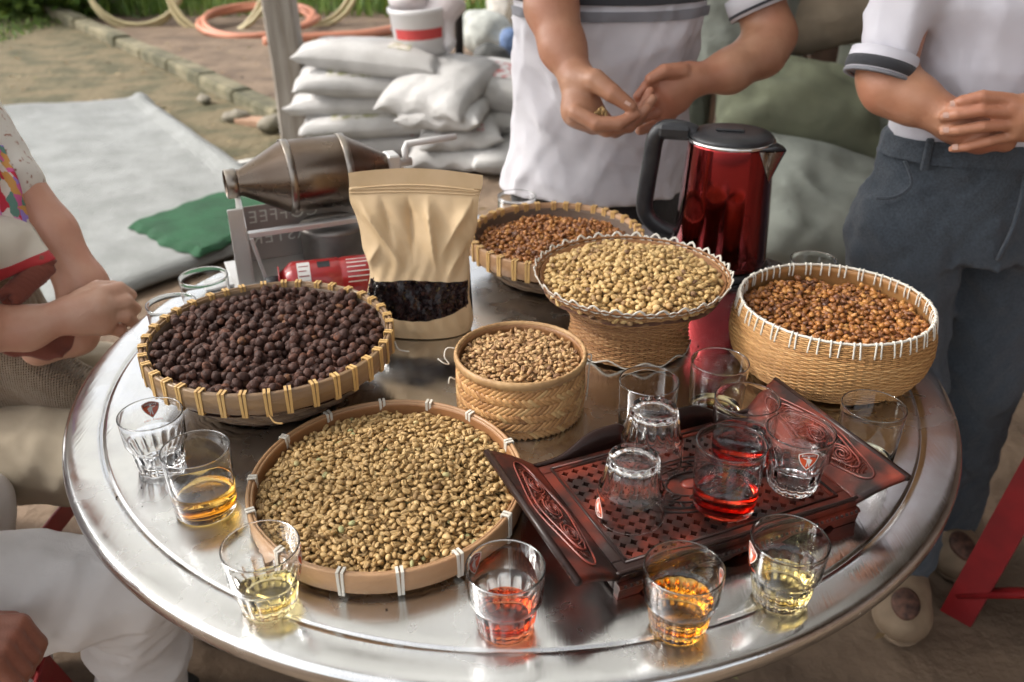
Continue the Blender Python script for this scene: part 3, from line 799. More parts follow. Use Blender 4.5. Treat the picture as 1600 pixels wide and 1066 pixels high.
# ------------------------------------------------------------------ stainless table
def steel_mat():
    m = bpy.data.materials.new("brushed_steel"); m.use_nodes = True
    nt = m.node_tree; N = nt.nodes; L = nt.links; b = N["Principled BSDF"]
    b.inputs["Metallic"].default_value = 1.0
    tc = N.new("ShaderNodeTexCoord")
    def noise(sc, det, vec=None):
        n = N.new("ShaderNodeTexNoise"); n.inputs["Scale"].default_value = sc; n.inputs["Detail"].default_value = det
        L.new(vec or tc.outputs["Object"], n.inputs["Vector"]); return n
    def rng_(src, a, b_, c, d):
        r = N.new("ShaderNodeMapRange"); r.inputs[1].default_value = a; r.inputs[2].default_value = b_; r.inputs[3].default_value = c; r.inputs[4].default_value = d
        L.new(src, r.inputs[0]); return r
    n1 = noise(5.0, 8); n2 = noise(26, 6)
    mx = N.new("ShaderNodeMix"); mx.data_type = 'RGBA'
    mx.inputs[6].default_value = (0.58, 0.58, 0.58, 1); mx.inputs[7].default_value = (0.71, 0.71, 0.705, 1)
    L.new(rng_(n1.outputs[0], 0.35, 0.65, 0, 1).outputs[0], mx.inputs[0]); L.new(mx.outputs[2], b.inputs["Base Color"])
    r1 = rng_(n2.outputs[0], 0.35, 0.7, 0.09, 0.22); r2 = rng_(n1.outputs[0], 0.42, 0.62, 0.0, 0.14)
    ad = N.new("ShaderNodeMath"); L.new(r1.outputs[0], ad.inputs[0]); L.new(r2.outputs[0], ad.inputs[1]); L.new(ad.outputs[0], b.inputs["Roughness"])
    # shallow dents plus hair scratches
    mp = N.new("ShaderNodeMapping"); mp.inputs["Scale"].default_value = (160, 9, 1); mp.inputs["Rotation"].default_value = (0, 0, 0.5); L.new(tc.outputs["Object"], mp.inputs[0])
    sc = noise(2.0, 4, mp.outputs[0]); dn = noise(7.5, 2)
    b1 = N.new("ShaderNodeBump"); b1.inputs["Strength"].default_value = 0.13; b1.inputs["Distance"].default_value = 0.012; L.new(dn.outputs[0], b1.inputs["Height"])
    b2 = N.new("ShaderNodeBump"); b2.inputs["Strength"].default_value = 0.07; b2.inputs["Distance"].default_value = 0.002
    L.new(sc.outputs[0], b2.inputs["Height"]); L.new(b1.outputs[0], b2.inputs["Normal"]); L.new(b2.outputs[0], b.inputs["Normal"])
    return m
steel = steel_mat()
steel2 = mat("leg_steel", (0.55, 0.54, 0.52), 0.3, 1.0, col2=(0.42, 0.40, 0.38), scale=9, rvar=0.1)
table = thing("round_table", "round stainless steel table with a rolled rim holding the coffee display", "table", (0, 0, 0))
prof = [(0.0005, TZ - 0.0), (0.15, TZ), (0.30, TZ), (0.45, TZ), (0.535, TZ), (0.5475, TZ), (0.5505, TZ - 0.0004), (0.5518, TZ - 0.0013), (0.5532, TZ - 0.0013), (0.5545, TZ - 0.0002), (0.560, TZ + 0.0003), (0.570, TZ + 0.0006), (0.583, TZ + 0.0006), (0.5925, TZ + 0.0001), (0.5972, TZ - 0.0012), (0.5995, TZ - 0.0040), (0.6002, TZ - 0.0075), (0.5995, TZ - 0.017), (0.595, TZ - 0.0255), (0.583, TZ - 0.030), (0.574, TZ - 0.028), (0.570, TZ - 0.022), (0.566, TZ - 0.010), (0.30, TZ - 0.006), (0.001, TZ - 0.006)]
v, f = lathe(prof, 160); obj("table_top", me_new("table_top", v, f), steel, table)
mb = MB()
for k in range(24):                       # curved apron ring under the top
    pass
v, f = lathe([(0.40, TZ - 0.0063), (0.40, TZ - 0.06), (0.392, TZ - 0.06), (0.392, TZ - 0.0063)], 64, closed=True); obj("apron", me_new("apron", v, f), steel2, table)
for k in range(4):
    a = R(45 + 90 * k)
    pts = [(0.38 * math.cos(a), 0.38 * math.sin(a), TZ - 0.03), (0.36 * math.cos(a), 0.36 * math.sin(a), TZ - 0.3), (0.44 * math.cos(a), 0.44 * math.sin(a), 0.012)]
    v, f = tube(pts, 0.0125, 10); l = obj("leg", me_new("leg", v, f), steel2, table)
    v, f = lathe([(0.001, 0.0), (0.018, 0.0), (0.018, 0.025), (0.0135, 0.03)], 12); obj("rubber_foot", me_new("rubber_foot", v, f), blk, l, loc=(0.44 * math.cos(a), 0.44 * math.sin(a), 0))
for k in range(2):
    a = R(45 + 90 * k); c, s = math.cos(a), math.sin(a)
    v, f = tube([(0.372 * c, 0.372 * s, TZ - 0.36 + k * 0.03), (-0.372 * c, -0.372 * s, TZ - 0.36 + k * 0.03)], 0.008, 8); obj("cross_brace", me_new("cross_brace", v, f), steel2, table)

# ------------------------------------------------------------------ beans
def bean_geo(seed, a=0.0043, b=0.0031, c=0.0026, rough=0.07, crease=True):
    r = np.random.default_rng(seed)
    pr = [(1, 0.0), (0.72, 0.72), (0, 1.0), (-0.72, 0.72), (-1, 0.0), (-0.62, -0.50), (-0.14, -0.46), (0, 0.02), (0.14, -0.46), (0.62, -0.50)] if crease else [(1, 0), (0.77, 0.64), (0.17, 0.98), (-0.5, 0.87), (-0.94, 0.34), (-0.94, -0.34), (-0.5, -0.87), (0.17, -0.98), (0.77, -0.64)]
    n = len(pr); v = [(-a, 0, 0)]; f = []
    st = (-0.88, -0.5, 0.0, 0.5, 0.88)
    for x in st:
        s = math.sqrt(max(0, 1 - x * x)) ** 0.85
        bend = 0.10 * c * (x * x)
        for (y, z) in pr:
            k = 1 + r.normal() * rough
            v.append((x * a, y * b * s * k, z * c * s * k - bend))
    v.append((a, 0, 0))
    for k in range(n):
        l = (k + 1) % n
        f.append((0, 1 + l, 1 + k))
        for i in range(len(st) - 1): f.append((1 + i * n + k, 1 + i * n + l, 1 + (i + 1) * n + l, 1 + (i + 1) * n + k))
        o = 1 + (len(st) - 1) * n; f.append((o + k, o + l, len(v) - 1))
    return np.array(v), f

def cherry_geo(seed, a=0.0059):
    r = np.random.default_rng(seed); nl, nt_ = 7, 12; v = []; f = []
    ph = r.uniform(0, 6.28); lob = r.integers(3, 8); am = r.uniform(0.03, 0.12)
    asp = r.uniform(0.92, 1.32)
    v.append((0, 0, a * asp * 0.93))
    for i in range(1, nl):
        th = math.pi * i / nl
        for k in range(nt_):
            p = 2 * math.pi * k / nt_; q = 1 + am * math.sin(lob * p + ph) * math.sin(th) + r.normal() * 0.05
            v.append((a * q * math.sin(th) * math.cos(p), a * q * math.sin(th) * math.sin(p), a * asp * math.cos(th)))
    v.append((0, 0, -a * asp * 0.96))
    for k in range(nt_):
        l = (k + 1) % nt_
        f.append((0, 1 + k, 1 + l))
        for i in range(nl - 2): f.append((1 + i * nt_ + k, 1 + (i + 1) * nt_ + k, 1 + (i + 1) * nt_ + l, 1 + i * nt_ + l))
        o = 1 + (nl - 2) * nt_; f.append((o + l, o + k, len(v) - 1))
    return np.array(v), f

def deposit(n, rx, ry, bed, size, thick, seed, cand=5, cell=0.0014, slope=0.55):
    """drop n beans one by one on a height map; each takes the lowest of a few spots"""
    r = np.random.default_rng(seed)
    nx, ny = int(2 * rx / cell) + 8, int(2 * ry / cell) + 8
    gx = (np.arange(nx) - nx / 2) * cell; gy = (np.arange(ny) - ny / 2) * cell
    H = bed(gx[:, None], gy[None, :]).astype(np.float32) * np.ones((nx, ny), np.float32)
    k = int(size / cell); yy, xx = np.mgrid[-k:k + 1, -k:k + 1]
    d2 = (xx ** 2 + yy ** 2) * cell * cell / size ** 2
    foot = d2 < 0.55; full = d2 < 1
    dome = np.where(full, thick * np.sqrt(np.clip(1 - d2, 0, 1)), -9).astype(np.float32)
    out = []
    for i in range(n):
        best = None
        for _ in range(cand):
            a = r.uniform(0, 2 * math.pi); q = math.sqrt(r.random())
            x, y = rx * q * math.cos(a), ry * q * math.sin(a)
            ix, iy = int(x / cell + nx / 2), int(y / cell + ny / 2)
            if ix < k + 1 or iy < k + 1 or ix > nx - k - 2 or iy > ny - k - 2: continue
            w_ = H[ix - k:ix + k + 1, iy - k:iy + k + 1]
            h = w_[foot].mean() * 0.55 + w_[foot].max() * 0.45
            if best is None or h - bed(x, y) < best[0]: best = (h - bed(x, y), x, y, h, ix, iy)
        if best is None: continue
        _, x, y, h, ix, iy = best
        z = h + thick * 0.72
        w_ = H[ix - k:ix + k + 1, iy - k:iy + k + 1]
        # tilt from the local slope
        sx = float(w_[-1, :].mean() - w_[0, :].mean()) / (2 * size); sy = float(w_[:, -1].mean() - w_[:, 0].mean()) / (2 * size)
        np.maximum(w_, z + dome, out=w_)
        out.append((x, y, z, sx * slope, sy * slope))
    return out, H, (nx, ny, cell)

def pile(name, lab, cat, group, stuff_name, stuff_lab, center, rx, ry, bed, n, size, thick, geos, mt, seed, n_single=300, flipp=0.45, tiltamp=0.35, bedmat=None, rnd_rot=False):
    spots, H, (nx, ny, cell) = deposit(n, rx, ry, bed, size, thick, seed)
    r = np.random.default_rng(seed + 1)
    camp = np.array([0, -1.132, TZ + 0.63]) - np.array(center)
    tops = []
    for i, (x, y, z, sx, sy) in enumerate(spots):
        ix, iy = int(x / cell + nx / 2), int(y / cell + ny / 2)
        if H[ix, iy] < z + thick * 1.12: tops.append((np.linalg.norm(camp - np.array([x, y, z])), i))
    tops.sort(); single = set(i for _, i in tops[:n_single])
    NV = 10
    variants = []
    for g in range(len(geos)):
        row = []
        for t in range(NV):
            m = me_new(name, geos[g][0], geos[g][1]); set_tint(m, (t + 0.5) / NV); m.materials.append(mt); row.append(m)
        variants.append(row)
    BV = []; BF = []; BT = []; off = 0
    for i, (x, y, z, sx, sy) in enumerate(spots):
        g = int(r.integers(len(geos))); s = r.uniform(0.76, 1.18); an = r.uniform(0.86, 1.14, 3); tn = float(np.clip(r.beta(2.2, 2.2), 0, 0.999))
        if rnd_rot: e = Euler(r.uniform(0, 6.28, 3))
        else:
            fl = math.pi if r.random() < flipp else 0.0
            e = Euler((fl + r.normal() * tiltamp + sy, r.normal() * tiltamp * 0.7 - sx, r.uniform(0, 6.28)))
        if i in single:
            o = bpy.data.objects.new(name, variants[g][int(tn * NV)]); COL.objects.link(o)
            o.location = (center[0] + x, center[1] + y, center[2] + z); o.rotation_euler = e; o.scale = tuple(s * an)
            tag(o, lab, cat, group)
        else:
            M = np.array(e.to_matrix()) * s
            vv = (geos[g][0] * an) @ M.T + np.array([x, y, z])
            BV.append(vv); BF += [tuple(k + off for k in q) for q in geos[g][1]]; BT.append(np.full(len(vv), tn)); off += len(vv)
    # the bed under the beans; its darkest tint paints shade into the gaps
    nr, na = 14, 48
    bv = [(0, 0, bed(0.0, 0.0))]; bf = []
    for i in range(1, nr + 1):
        for k in range(na):
            a = 2 * math.pi * k / na; q = i / nr; x, y = rx * 1.03 * q * math.cos(a), ry * 1.03 * q * math.sin(a); bv.append((x, y, float(bed(x, y))))
    for k in range(na):
        l = (k + 1) % na; bf.append((0, 1 + k, 1 + l))
        for i in range(nr - 1): bf.append((1 + i * na + k, 1 + (i + 1) * na + k, 1 + (i + 1) * na + l, 1 + i * na + l))
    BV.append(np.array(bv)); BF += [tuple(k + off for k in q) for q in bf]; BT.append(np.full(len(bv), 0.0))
    m = me_new(stuff_name, np.concatenate(BV), BF); set_tint(m, np.concatenate(BT))
    o = obj(stuff_name, m, mt, loc=center, kind="stuff"); tag(o, stuff_lab, cat)
    return o

bean_set = [bean_geo(s) for s in range(9)]
# ------------------------------------------------------------------ basket pieces
bamboo_rim = mat("bamboo_rim", (0.27, 0.17, 0.085), 0.5, col2=(0.17, 0.095, 0.045), scale=9, bump=0.25, bscale=40, stretch=(1, 1, 4), coat=0.15)
bamboo_lt = mat("bamboo_light", (0.42, 0.24, 0.115), 0.5, col2=(0.33, 0.18, 0.085), scale=8, bump=0.25, bscale=40, coat=0.15)
tie_y = mat("cane_tie", (0.62, 0.40, 0.15), 0.5, col2=(0.52, 0.31, 0.11), scale=60)
tie_w = mat("white_tie", (0.62, 0.58, 0.50), 0.55)
weave_dk = mat("weave_dark", (0.2, 0.12, 0.07), 0.65, tint=((0, (0.10, 0.060, 0.038)), (0.5, (0.17, 0.11, 0.066)), (1, (0.26, 0.175, 0.105))))
weave_md = mat("weave_mid", (0.36, 0.2, 0.09), 0.6, tint=((0, (0.26, 0.115, 0.040)), (0.5, (0.38, 0.19, 0.072)), (1, (0.50, 0.28, 0.12))))
weave_hn = mat("weave_honey", (0.45, 0.27, 0.12), 0.55, tint=((0, (0.34, 0.165, 0.055)), (0.5, (0.47, 0.25, 0.090)), (1, (0.58, 0.34, 0.14))))
strip_m = mat("strip_bamboo", (0.45, 0.28, 0.12), 0.5, tint=((0, (0.24, 0.11, 0.04)), (0.35, (0.42, 0.21, 0.075)), (0.75, (0.53, 0.30, 0.12)), (1, (0.50, 0.37, 0.17))), bump=0.2, bscale=200)

def interp_prof(prof):
    zs = np.array([p[1] for p in prof]); rs = np.array([p[0] for p in prof]); o = np.argsort(zs); zs, rs = zs[o], rs[o]
    return lambda z: float(np.interp(z, zs, rs))

def weave_body(parent, rf, z0, z1, rows, stakes, mt, amp=0.0011, th=0.0014, twill=2, ey=1.0, name="woven_wall", seed=0, stw=0.5, flat=0.55, ppn=2, gap=0.50):
    """horizontal strands running over and under upright stakes, all real geometry joined as one part"""
    r = np.random.default_rng(seed); V = []; F = []; T = []; off = 0
    n = stakes * ppn; dz = (z1 - z0) / rows
    for j in range(rows):
        z = z0 + (j + 0.5) * dz; R0 = rf(z); tn0 = r.random() * 0.5 + 0.25
        an = np.arange(n) * 2 * math.pi / n
        wv = np.sin(an * stakes / twill + j * math.pi * (2.0 / twill) * 0.5 * (2 if twill == 2 else 1))
        rad = R0 + amp * wv + r.normal(size=n) * 0.00012
        zz = z + r.normal(size=n) * 0.00015
        hh = dz * gap
        slope = (rf(z + 0.002) - rf(z - 0.002)) / 0.004
        for (dr, dzz) in ((th * 0.5, -hh * 0.62), (th * 0.5, hh * 0.62), (-th * 0.5, hh), (-th * 0.5, -hh)):
            q = rad + dr + slope * dzz
            V.append(np.stack([q * np.cos(an), q * np.sin(an) * ey, zz + dzz], 1))
        tn = np.clip(tn0 + 0.25 * np.sin(an * 3 + r.uniform(0, 6)) + r.normal(size=n) * 0.10, 0, 1)
        T += [tn] * 4
        i = np.arange(n); l = (i + 1) % n
        for a, b in ((0, 1), (1, 2), (2, 3), (3, 0)):
            F.append(np.stack([off + a * n + i, off + a * n + l, off + b * n + l, off + b * n + i], 1))
        off += 4 * n
    m_ = max(6, rows // 3)
    for s in range(stakes):
        a = 2 * math.pi * (s + 0.5) / stakes; wd = math.pi / stakes * stw
        zs = np.linspace(z0, z1, m_)
        rr = np.array([rf(z) for z in zs])
        for da in (-wd, wd):
            V.append(np.stack([rr * math.cos(a + da), rr * math.sin(a + da) * ey, zs], 1)); T.append(np.full(m_, r.random() * 0.6))
        i = np.arange(m_ - 1)
        F.append(np.stack([off + i, off + m_ + i, off + m_ + i + 1, off + i + 1], 1)); off += 2 * m_
    m = me_np(name, np.concatenate(V), np.concatenate(F)); set_tint(m, np.concatenate(T))
    return obj(name, m, mt, parent, kind="stuff")

def liner(parent, rf, z0, z1, mt, ey=1.0, inset=0.003, bottom=0.002):
    zs = np.linspace(z0, z1, 14); pr = [(0.001, z0 + bottom)] + [(rf(z) - inset, max(z, z0 + bottom)) for z in zs] + [(rf(z) - inset - 0.0012, max(z, z0 + bottom + 0.0012)) for z in zs[::-1]] + [(0.001, z0 + bottom + 0.0012)]
    v, f = lathe(pr, 56); v = [(x, y * ey, z) for x, y, z in v]
    return obj("inner_wall", me_new("inner_wall", v, f), mt, parent)

def rim_hoop(parent, rx, z0, z1, th, mt, ey=1.0, name="rim", flare=0.0, n=96):
    b = th * 0.3
    pr = [(rx - th, z0 + b), (rx - th + b, z0), (rx - b, z0), (rx, z0 + b), (rx + flare, z1 - b), (rx + flare - b, z1), (rx - th + b + flare, z1), (rx - th + flare, z1 - b)]
    v, f = lathe(pr, n, closed=True); v = [(x, y * ey, z) for x, y, z in v]
    return obj(name, me_new(name, v, f), mt, parent)

def tie_mesh(th, h, wd, g=0.0012, strands=2, flare=0.0):
    """a wrap round a rim of thickness th (radial x) and height h; local x is outward, y along the rim"""
    mb = MB()
    for s in range(strands):
        w0 = -wd / 2 + s * wd / strands + 0.0003; w1 = -wd / 2 + (s + 1) * wd / strands - 0.0003
        sk = 0.0006 * (1 if s % 2 else -1)
        lo_ = [(-th - g, -g), (g, -g), (g + flare, h * 0.5), (g + flare, h + g * 0.6), (g * 0.4 + flare, h + g), (-th - g * 0.4, h + g), (-th - g, h + g * 0.6)]
        li = [(-th - 0.0001, 0.0), (0.0001, 0.0), (0.0002 + flare, h * 0.5), (0.0001 + flare, h * 0.95), (-0.0004 + flare, h), (-th + 0.0004, h), (-th - 0.0001, h * 0.95)]
        k = len(lo_); v = []
        for q in (lo_, li):
            for yy in (w0, w1):
                v += [(x, yy + sk * (z / h), z) for x, z in q]
        f = []
        for i in range(k):
            l = (i + 1) % k
            f += [(i, l, k + l, k + i), (i, 2 * k + i, 2 * k + l, l), (k + i, k + l, 3 * k + l, 3 * k + i)]
        mb.add(v, f)
    return mb.mesh("binding", False)

def ties(parent, count, rx, z0, th, h, wd, mt, ey=1.0, seed=0, skip=(), strands=2, flare=0.0):
    r = np.random.default_rng(seed); m = tie_mesh(th, h, wd, strands=strands, flare=flare)
    m.materials.append(mt)
    for k in range(count):
        a = 2 * math.pi * (k + r.uniform(-0.14, 0.14)) / count
        x, y = rx * math.cos(a), rx * math.sin(a) * ey
        na = math.atan2(math.sin(a), math.cos(a) * ey)
        obj("binding", m, None, parent, (x, y, z0), (0, 0, na + r.normal() * 0.05))
Z = TZ + 0.0006
# ---- 1  wide dark basket of dried cherries
b1 = thing("woven_basket", "wide dark woven basket with a cane-bound bamboo rim, front left", "basket", (-0.321, -0.089, Z))
p1 = interp_prof([(0.086, 0.0), (0.104, 0.006), (0.124, 0.022), (0.140, 0.042), (0.151, 0.062), (0.156, 0.078)])
weave_body(b1, p1, 0.003, 0.068, 20, 92, weave_dk, amp=0.0013, th=0.0018, twill=4, seed=1, stw=0.8)
liner(b1, p1, 0.0, 0.080, weave_dk)
rim_hoop(b1, 0.1625, 0.058, 0.086, 0.0055, bamboo_rim)
rim_hoop(b1, 0.1565, 0.062, 0.0845, 0.0030, bamboo_rim, name="inner_rim")
ties(b1, 37, 0.1625, 0.057, 0.0092, 0.030, 0.0078, tie_y, seed=3)
tl = [(0.162, 0.02, 0.06), (0.168, 0.012, 0.052), (0.182, 0.010, 0.050)]
v, f = tube(spline(tl, 6), 0.0011, 6); obj("loose_cane_end", me_new("loose_cane_end", v, f), tie_w, b1)
tl = [(0.035, -0.160, 0.058), (0.042, -0.166, 0.052), (0.052, -0.168, 0.0515)]
v, f = tube(spline(tl, 6), 0.0012, 6); obj("loose_cane_end", me_new("loose_cane_end", v, f), tie_y, b1)
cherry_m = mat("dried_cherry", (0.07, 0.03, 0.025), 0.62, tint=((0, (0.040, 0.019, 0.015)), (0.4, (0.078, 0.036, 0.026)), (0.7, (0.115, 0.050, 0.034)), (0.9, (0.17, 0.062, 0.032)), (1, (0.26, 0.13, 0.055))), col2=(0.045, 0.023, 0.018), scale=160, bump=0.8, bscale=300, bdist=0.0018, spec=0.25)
pile("dried_cherry", "dark dried coffee cherry in the wide dark basket", "coffee cherry", "dried cherries in the wide basket", "dried_cherries", "mass of dark dried coffee cherries in the wide basket",
     (-0.321, -0.089, Z), 0.147, 0.147, lambda x, y: 0.050 + 0.010 * np.clip(1 - (np.hypot(x, y) / 0.15) ** 2, 0, 1) + 0.003 * np.sin(x * 40) * np.sin(y * 33), 1750, 0.0060, 0.0055, [cherry_geo(s) for s in range(12)], cherry_m, 11, rnd_rot=True)

# ---- 2  flat round tray of green beans
b2c = (-0.139, -0.329, Z)
b2 = thing("winnowing_tray", "flat round bamboo tray with white rim ties, front centre", "tray", b2c)
E2 = 0.157 / 0.150
p2 = interp_prof([(0.12, 0.0), (0.142, 0.004), (0.1475, 0.012), (0.149, 0.03)])
weave_body(b2, p2, 0.002, 0.012, 5, 80, weave_md, twill=2, ey=E2, seed=2)
liner(b2, p2, 0.0, 0.028, weave_md, ey=E2)
rim_hoop(b2, 0.1525, 0.006, 0.031, 0.0045, bamboo_lt, E2)
rim_hoop(b2, 0.1478, 0.011, 0.0295, 0.0028, bamboo_lt, E2, name="inner_rim")
ties(b2, 14, 0.1525, 0.005, 0.0076, 0.0268, 0.0072, tie_w, ey=E2, seed=8)
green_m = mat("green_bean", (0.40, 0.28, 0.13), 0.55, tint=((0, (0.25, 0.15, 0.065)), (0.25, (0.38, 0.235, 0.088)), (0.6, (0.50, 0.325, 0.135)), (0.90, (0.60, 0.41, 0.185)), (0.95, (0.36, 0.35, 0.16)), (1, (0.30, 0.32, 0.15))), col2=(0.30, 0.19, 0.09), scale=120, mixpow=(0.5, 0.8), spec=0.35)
def bed2(x, y):
    q = np.clip(np.hypot(x, y / E2) / 0.145, 0, 1.1)
    return 0.004 + 0.022 * (1 - q ** 2.2) + 0.0035 * np.sin(x * 46 + 1) * np.sin(y * 38 + 2) * (1 - q) + 0.004 * (1 - q)
pile("green_bean", "pale green-brown coffee bean in the flat bamboo tray", "coffee bean", "beans in the flat tray", "green_beans", "heap of pale raw coffee beans filling the flat bamboo tray",
     b2c, 0.1415, 0.1415 * E2, bed2, 4100, 0.0040, 0.0026, bean_set, green_m, 21)

# ---- 3  small herringbone box of beans
b3c = (0.011, -0.135, Z)
b3 = thing("bamboo_box", "small round herringbone-woven bamboo box full of beans", "basket", b3c)
p3 = interp_prof([(0.0815, 0.0), (0.0832, 0.02), (0.0828, 0.045), (0.0818, 0.065), (0.0825, 0.082)])
liner(b3, p3, 0.0, 0.079, strip_m, inset=0.0022)
def strip_geo(L, wd, th, rad):
    v = []; n = 5
    for i in range(n):
        s = -L / 2 + L * i / (n - 1); sag = -0.0008 * (abs(2 * i / (n - 1) - 1) ** 2)
        for (w_, t_) in ((-wd / 2, 0), (-wd / 2 * 0.8, th), (wd / 2 * 0.8, th), (wd / 2, 0)):
            v.append((t_ + sag, s, w_))
    f = []
    for i in range(n - 1):
        for k in range(3): f.append((i * 4 + k, i * 4 + k + 1, i * 4 + k + 5, i * 4 + k + 4))
    f += [(0, 3, 2, 1), ((n - 1) * 4, (n - 1) * 4 + 1, (n - 1) * 4 + 2, (n - 1) * 4 + 3)]
    return v, f
sv, sf = strip_geo(0.0185, 0.0064, 0.0011, 0.08)
strip_var = []
for t in range(9):
    m = me_new("bamboo_strip", sv, sf); set_tint(m, (t + 0.5) / 9); m.materials.append(strip_m); strip_var.append(m)
rest = MB(); r3 = np.random.default_rng(33); NS = 68; ROWS = 7
for j in range(ROWS):
    z = 0.0075 + j * 0.0112
    for k in range(NS):
        a = 2 * math.pi * (k + 0.5 * (j % 2)) / NS
        rr = p3(z) + 0.0002
        tilt = R(38) * (1 if j % 2 else -1) + r3.normal() * 0.05
        M = Matrix.Translation((rr * math.cos(a), rr * math.sin(a), z)) @ Matrix.Rotation(a, 4, 'Z') @ Matrix.Rotation(tilt, 4, 'X') @ Matrix.Rotation(R(3), 4, 'Y')
        tn = int(np.clip(r3.beta(2, 2), 0, .999) * 9)
        if math.sin(a) < 0.12 + 0.0 and (a > math.pi or math.sin(a) < 0.12):
            o = obj("bamboo_strip", strip_var[tn], None, b3); o.matrix_local = M
        else: rest.xf(sv, sf, M, (tn + 0.5) / 9)
rest.obj("woven_back", strip_m, b3, kind="stuff")
rmod = lambda a, i: 1 + 0.006 * math.sin(a * 44 + i)
v, f = lathe([(0.0835, 0.072), (0.0852, 0.0745), (0.0854, 0.079), (0.0838, 0.0825), (0.0815, 0.0828), (0.0798, 0.080), (0.0795, 0.070)], 176, rmod=rmod)
v, f = v, [q for q in f if len(q) == 4]
obj("folded_rim", me_new("folded_rim", v, f), mat("rim_straw", (0.44, 0.27, 0.12), 0.55, col2=(0.31, 0.17, 0.07), scale=30, bump=0.4, bscale=120, bdist=0.002), b3)
for pts in ([(-0.079, 0.024, 0.070), (-0.095, 0.022, 0.074), (-0.099, 0.014, 0.066), (-0.093, 0.008, 0.058), (-0.100, 0.004, 0.062), (-0.107, 0.008, 0.066)], [(0.081, 0.02, 0.062), (0.092, 0.014, 0.068), (0.089, 0.008, 0.05), (0.088, 0.002, 0.024), (0.086, -0.004, 0.010)], [(-0.084, -0.018, 0.050), (-0.090, -0.020, 0.054), (-0.092, -0.022, 0.046)]):
    v, f = tube(spline(pts, 7), 0.0009, 6); obj("string_loop", me_new("string_loop", v, f), tie_w, b3)
pink_m = mat("parchment_bean", (0.42, 0.27, 0.14), 0.55, tint=((0, (0.19, 0.10, 0.055)), (0.3, (0.37, 0.21, 0.09)), (0.65, (0.48, 0.295, 0.13)), (1, (0.59, 0.40, 0.20))), col2=(0.30, 0.16, 0.09), scale=120, mixpow=(0.5, 0.8), spec=0.35)
pile("raw_bean", "pale brown coffee bean in the small herringbone box", "coffee bean", "beans in the herringbone box", "raw_beans", "heap of pale brown coffee beans in the small herringbone box",
     b3c, 0.0745, 0.0745, lambda x, y: 0.058 + 0.012 * np.clip(1 - (np.hypot(x, y) / 0.078) ** 2, 0, 1), 1150, 0.0039, 0.0026, bean_set, pink_m, 31)

# ---- 4  footed basket with zigzag edging
b4c = (0.174, 0.048, Z)
b4 = thing("footed_basket", "flared footed basket with white zigzag edging heaped with pale beans", "basket", b4c)
P4 = [(0.0905, 0.0), (0.0875, 0.015), (0.0850, 0.032), (0.0865, 0.046), (0.094, 0.059), (0.107, 0.074), (0.122, 0.090), (0.134, 0.104), (0.139, 0.110)]
p4 = interp_prof(P4)
weave_body(b4, p4, 0.003, 0.108, 32, 66, weave_md, gap=0.42, amp=0.0013, th=0.0017, seed=4, stw=0.45)
liner(b4, interp_prof([(0.080, 0.036), (0.094, 0.059), (0.107, 0.074), (0.122, 0.090), (0.134, 0.104), (0.137, 0.108)]), 0.036, 0.107, weave_md, inset=0.0025)
v, f = lathe([(0.139, 0.1075), (0.1408, 0.110), (0.139, 0.1122), (0.1372, 0.110)], 96, closed=True); obj("rim_strand", me_new("rim_strand", v, f), weave_md, b4); set_tint(bpy.data.objects[-1].data if False else b4.children[-1].data, 0.4)
def zigzag(parent, r_, z, n, amp_r, amp_z, th, mt, nm="zigzag_edging"):
    pts = []
    for i in range(n * 2):
        a = 2 * math.pi * i / (n * 2); s = 1 if i % 2 else -1
        pts.append(((r_ + amp_r * s) * math.cos(a), (r_ + amp_r * s) * math.sin(a), z + amp_z * s))
    v, f = tube(spline(pts, 4, closed=True), th, 6, closed=True, flat=0.5); return obj(nm, me_new(nm, v, f), mt, parent)
zigzag(b4, 0.1400, 0.1115, 29, 0.0026, 0.0062, 0.0019, tie_w)
zigzag(b4, 0.1385, 0.1085, 29, -0.0034, -0.0048, 0.0015, tie_w)
zigzag(b4, 0.0915, 0.006, 11, 0.0010, 0.0052, 0.0017, tie_w, "foot_edging")
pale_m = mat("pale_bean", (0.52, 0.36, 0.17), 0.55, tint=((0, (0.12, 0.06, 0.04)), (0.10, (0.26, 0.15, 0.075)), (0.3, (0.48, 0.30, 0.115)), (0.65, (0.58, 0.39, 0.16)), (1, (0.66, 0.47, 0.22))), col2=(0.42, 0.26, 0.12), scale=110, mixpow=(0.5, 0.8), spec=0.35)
fat = [bean_geo(50 + s, 0.0052, 0.0040, 0.0036, 0.06) for s in range(4)] + [bean_geo(60 + s, 0.0051, 0.0039, 0.0037, 0.06, crease=False) for s in range(2)]
pile("parchment_bean", "pale straw-coloured coffee bean heaped in the footed basket", "coffee bean", "beans in the footed basket", "parchment_beans", "heap of pale straw-coloured coffee beans in the footed basket",
     b4c, 0.126, 0.126, lambda x, y: 0.087 + 0.026 * np.clip(1 - (np.hypot(x, y) / 0.135) ** 1.8, 0, 1) + 0.003 * np.sin(x * 50) * np.sin(y * 44), 2000, 0.0047, 0.0034, fat, pale_m, 41)

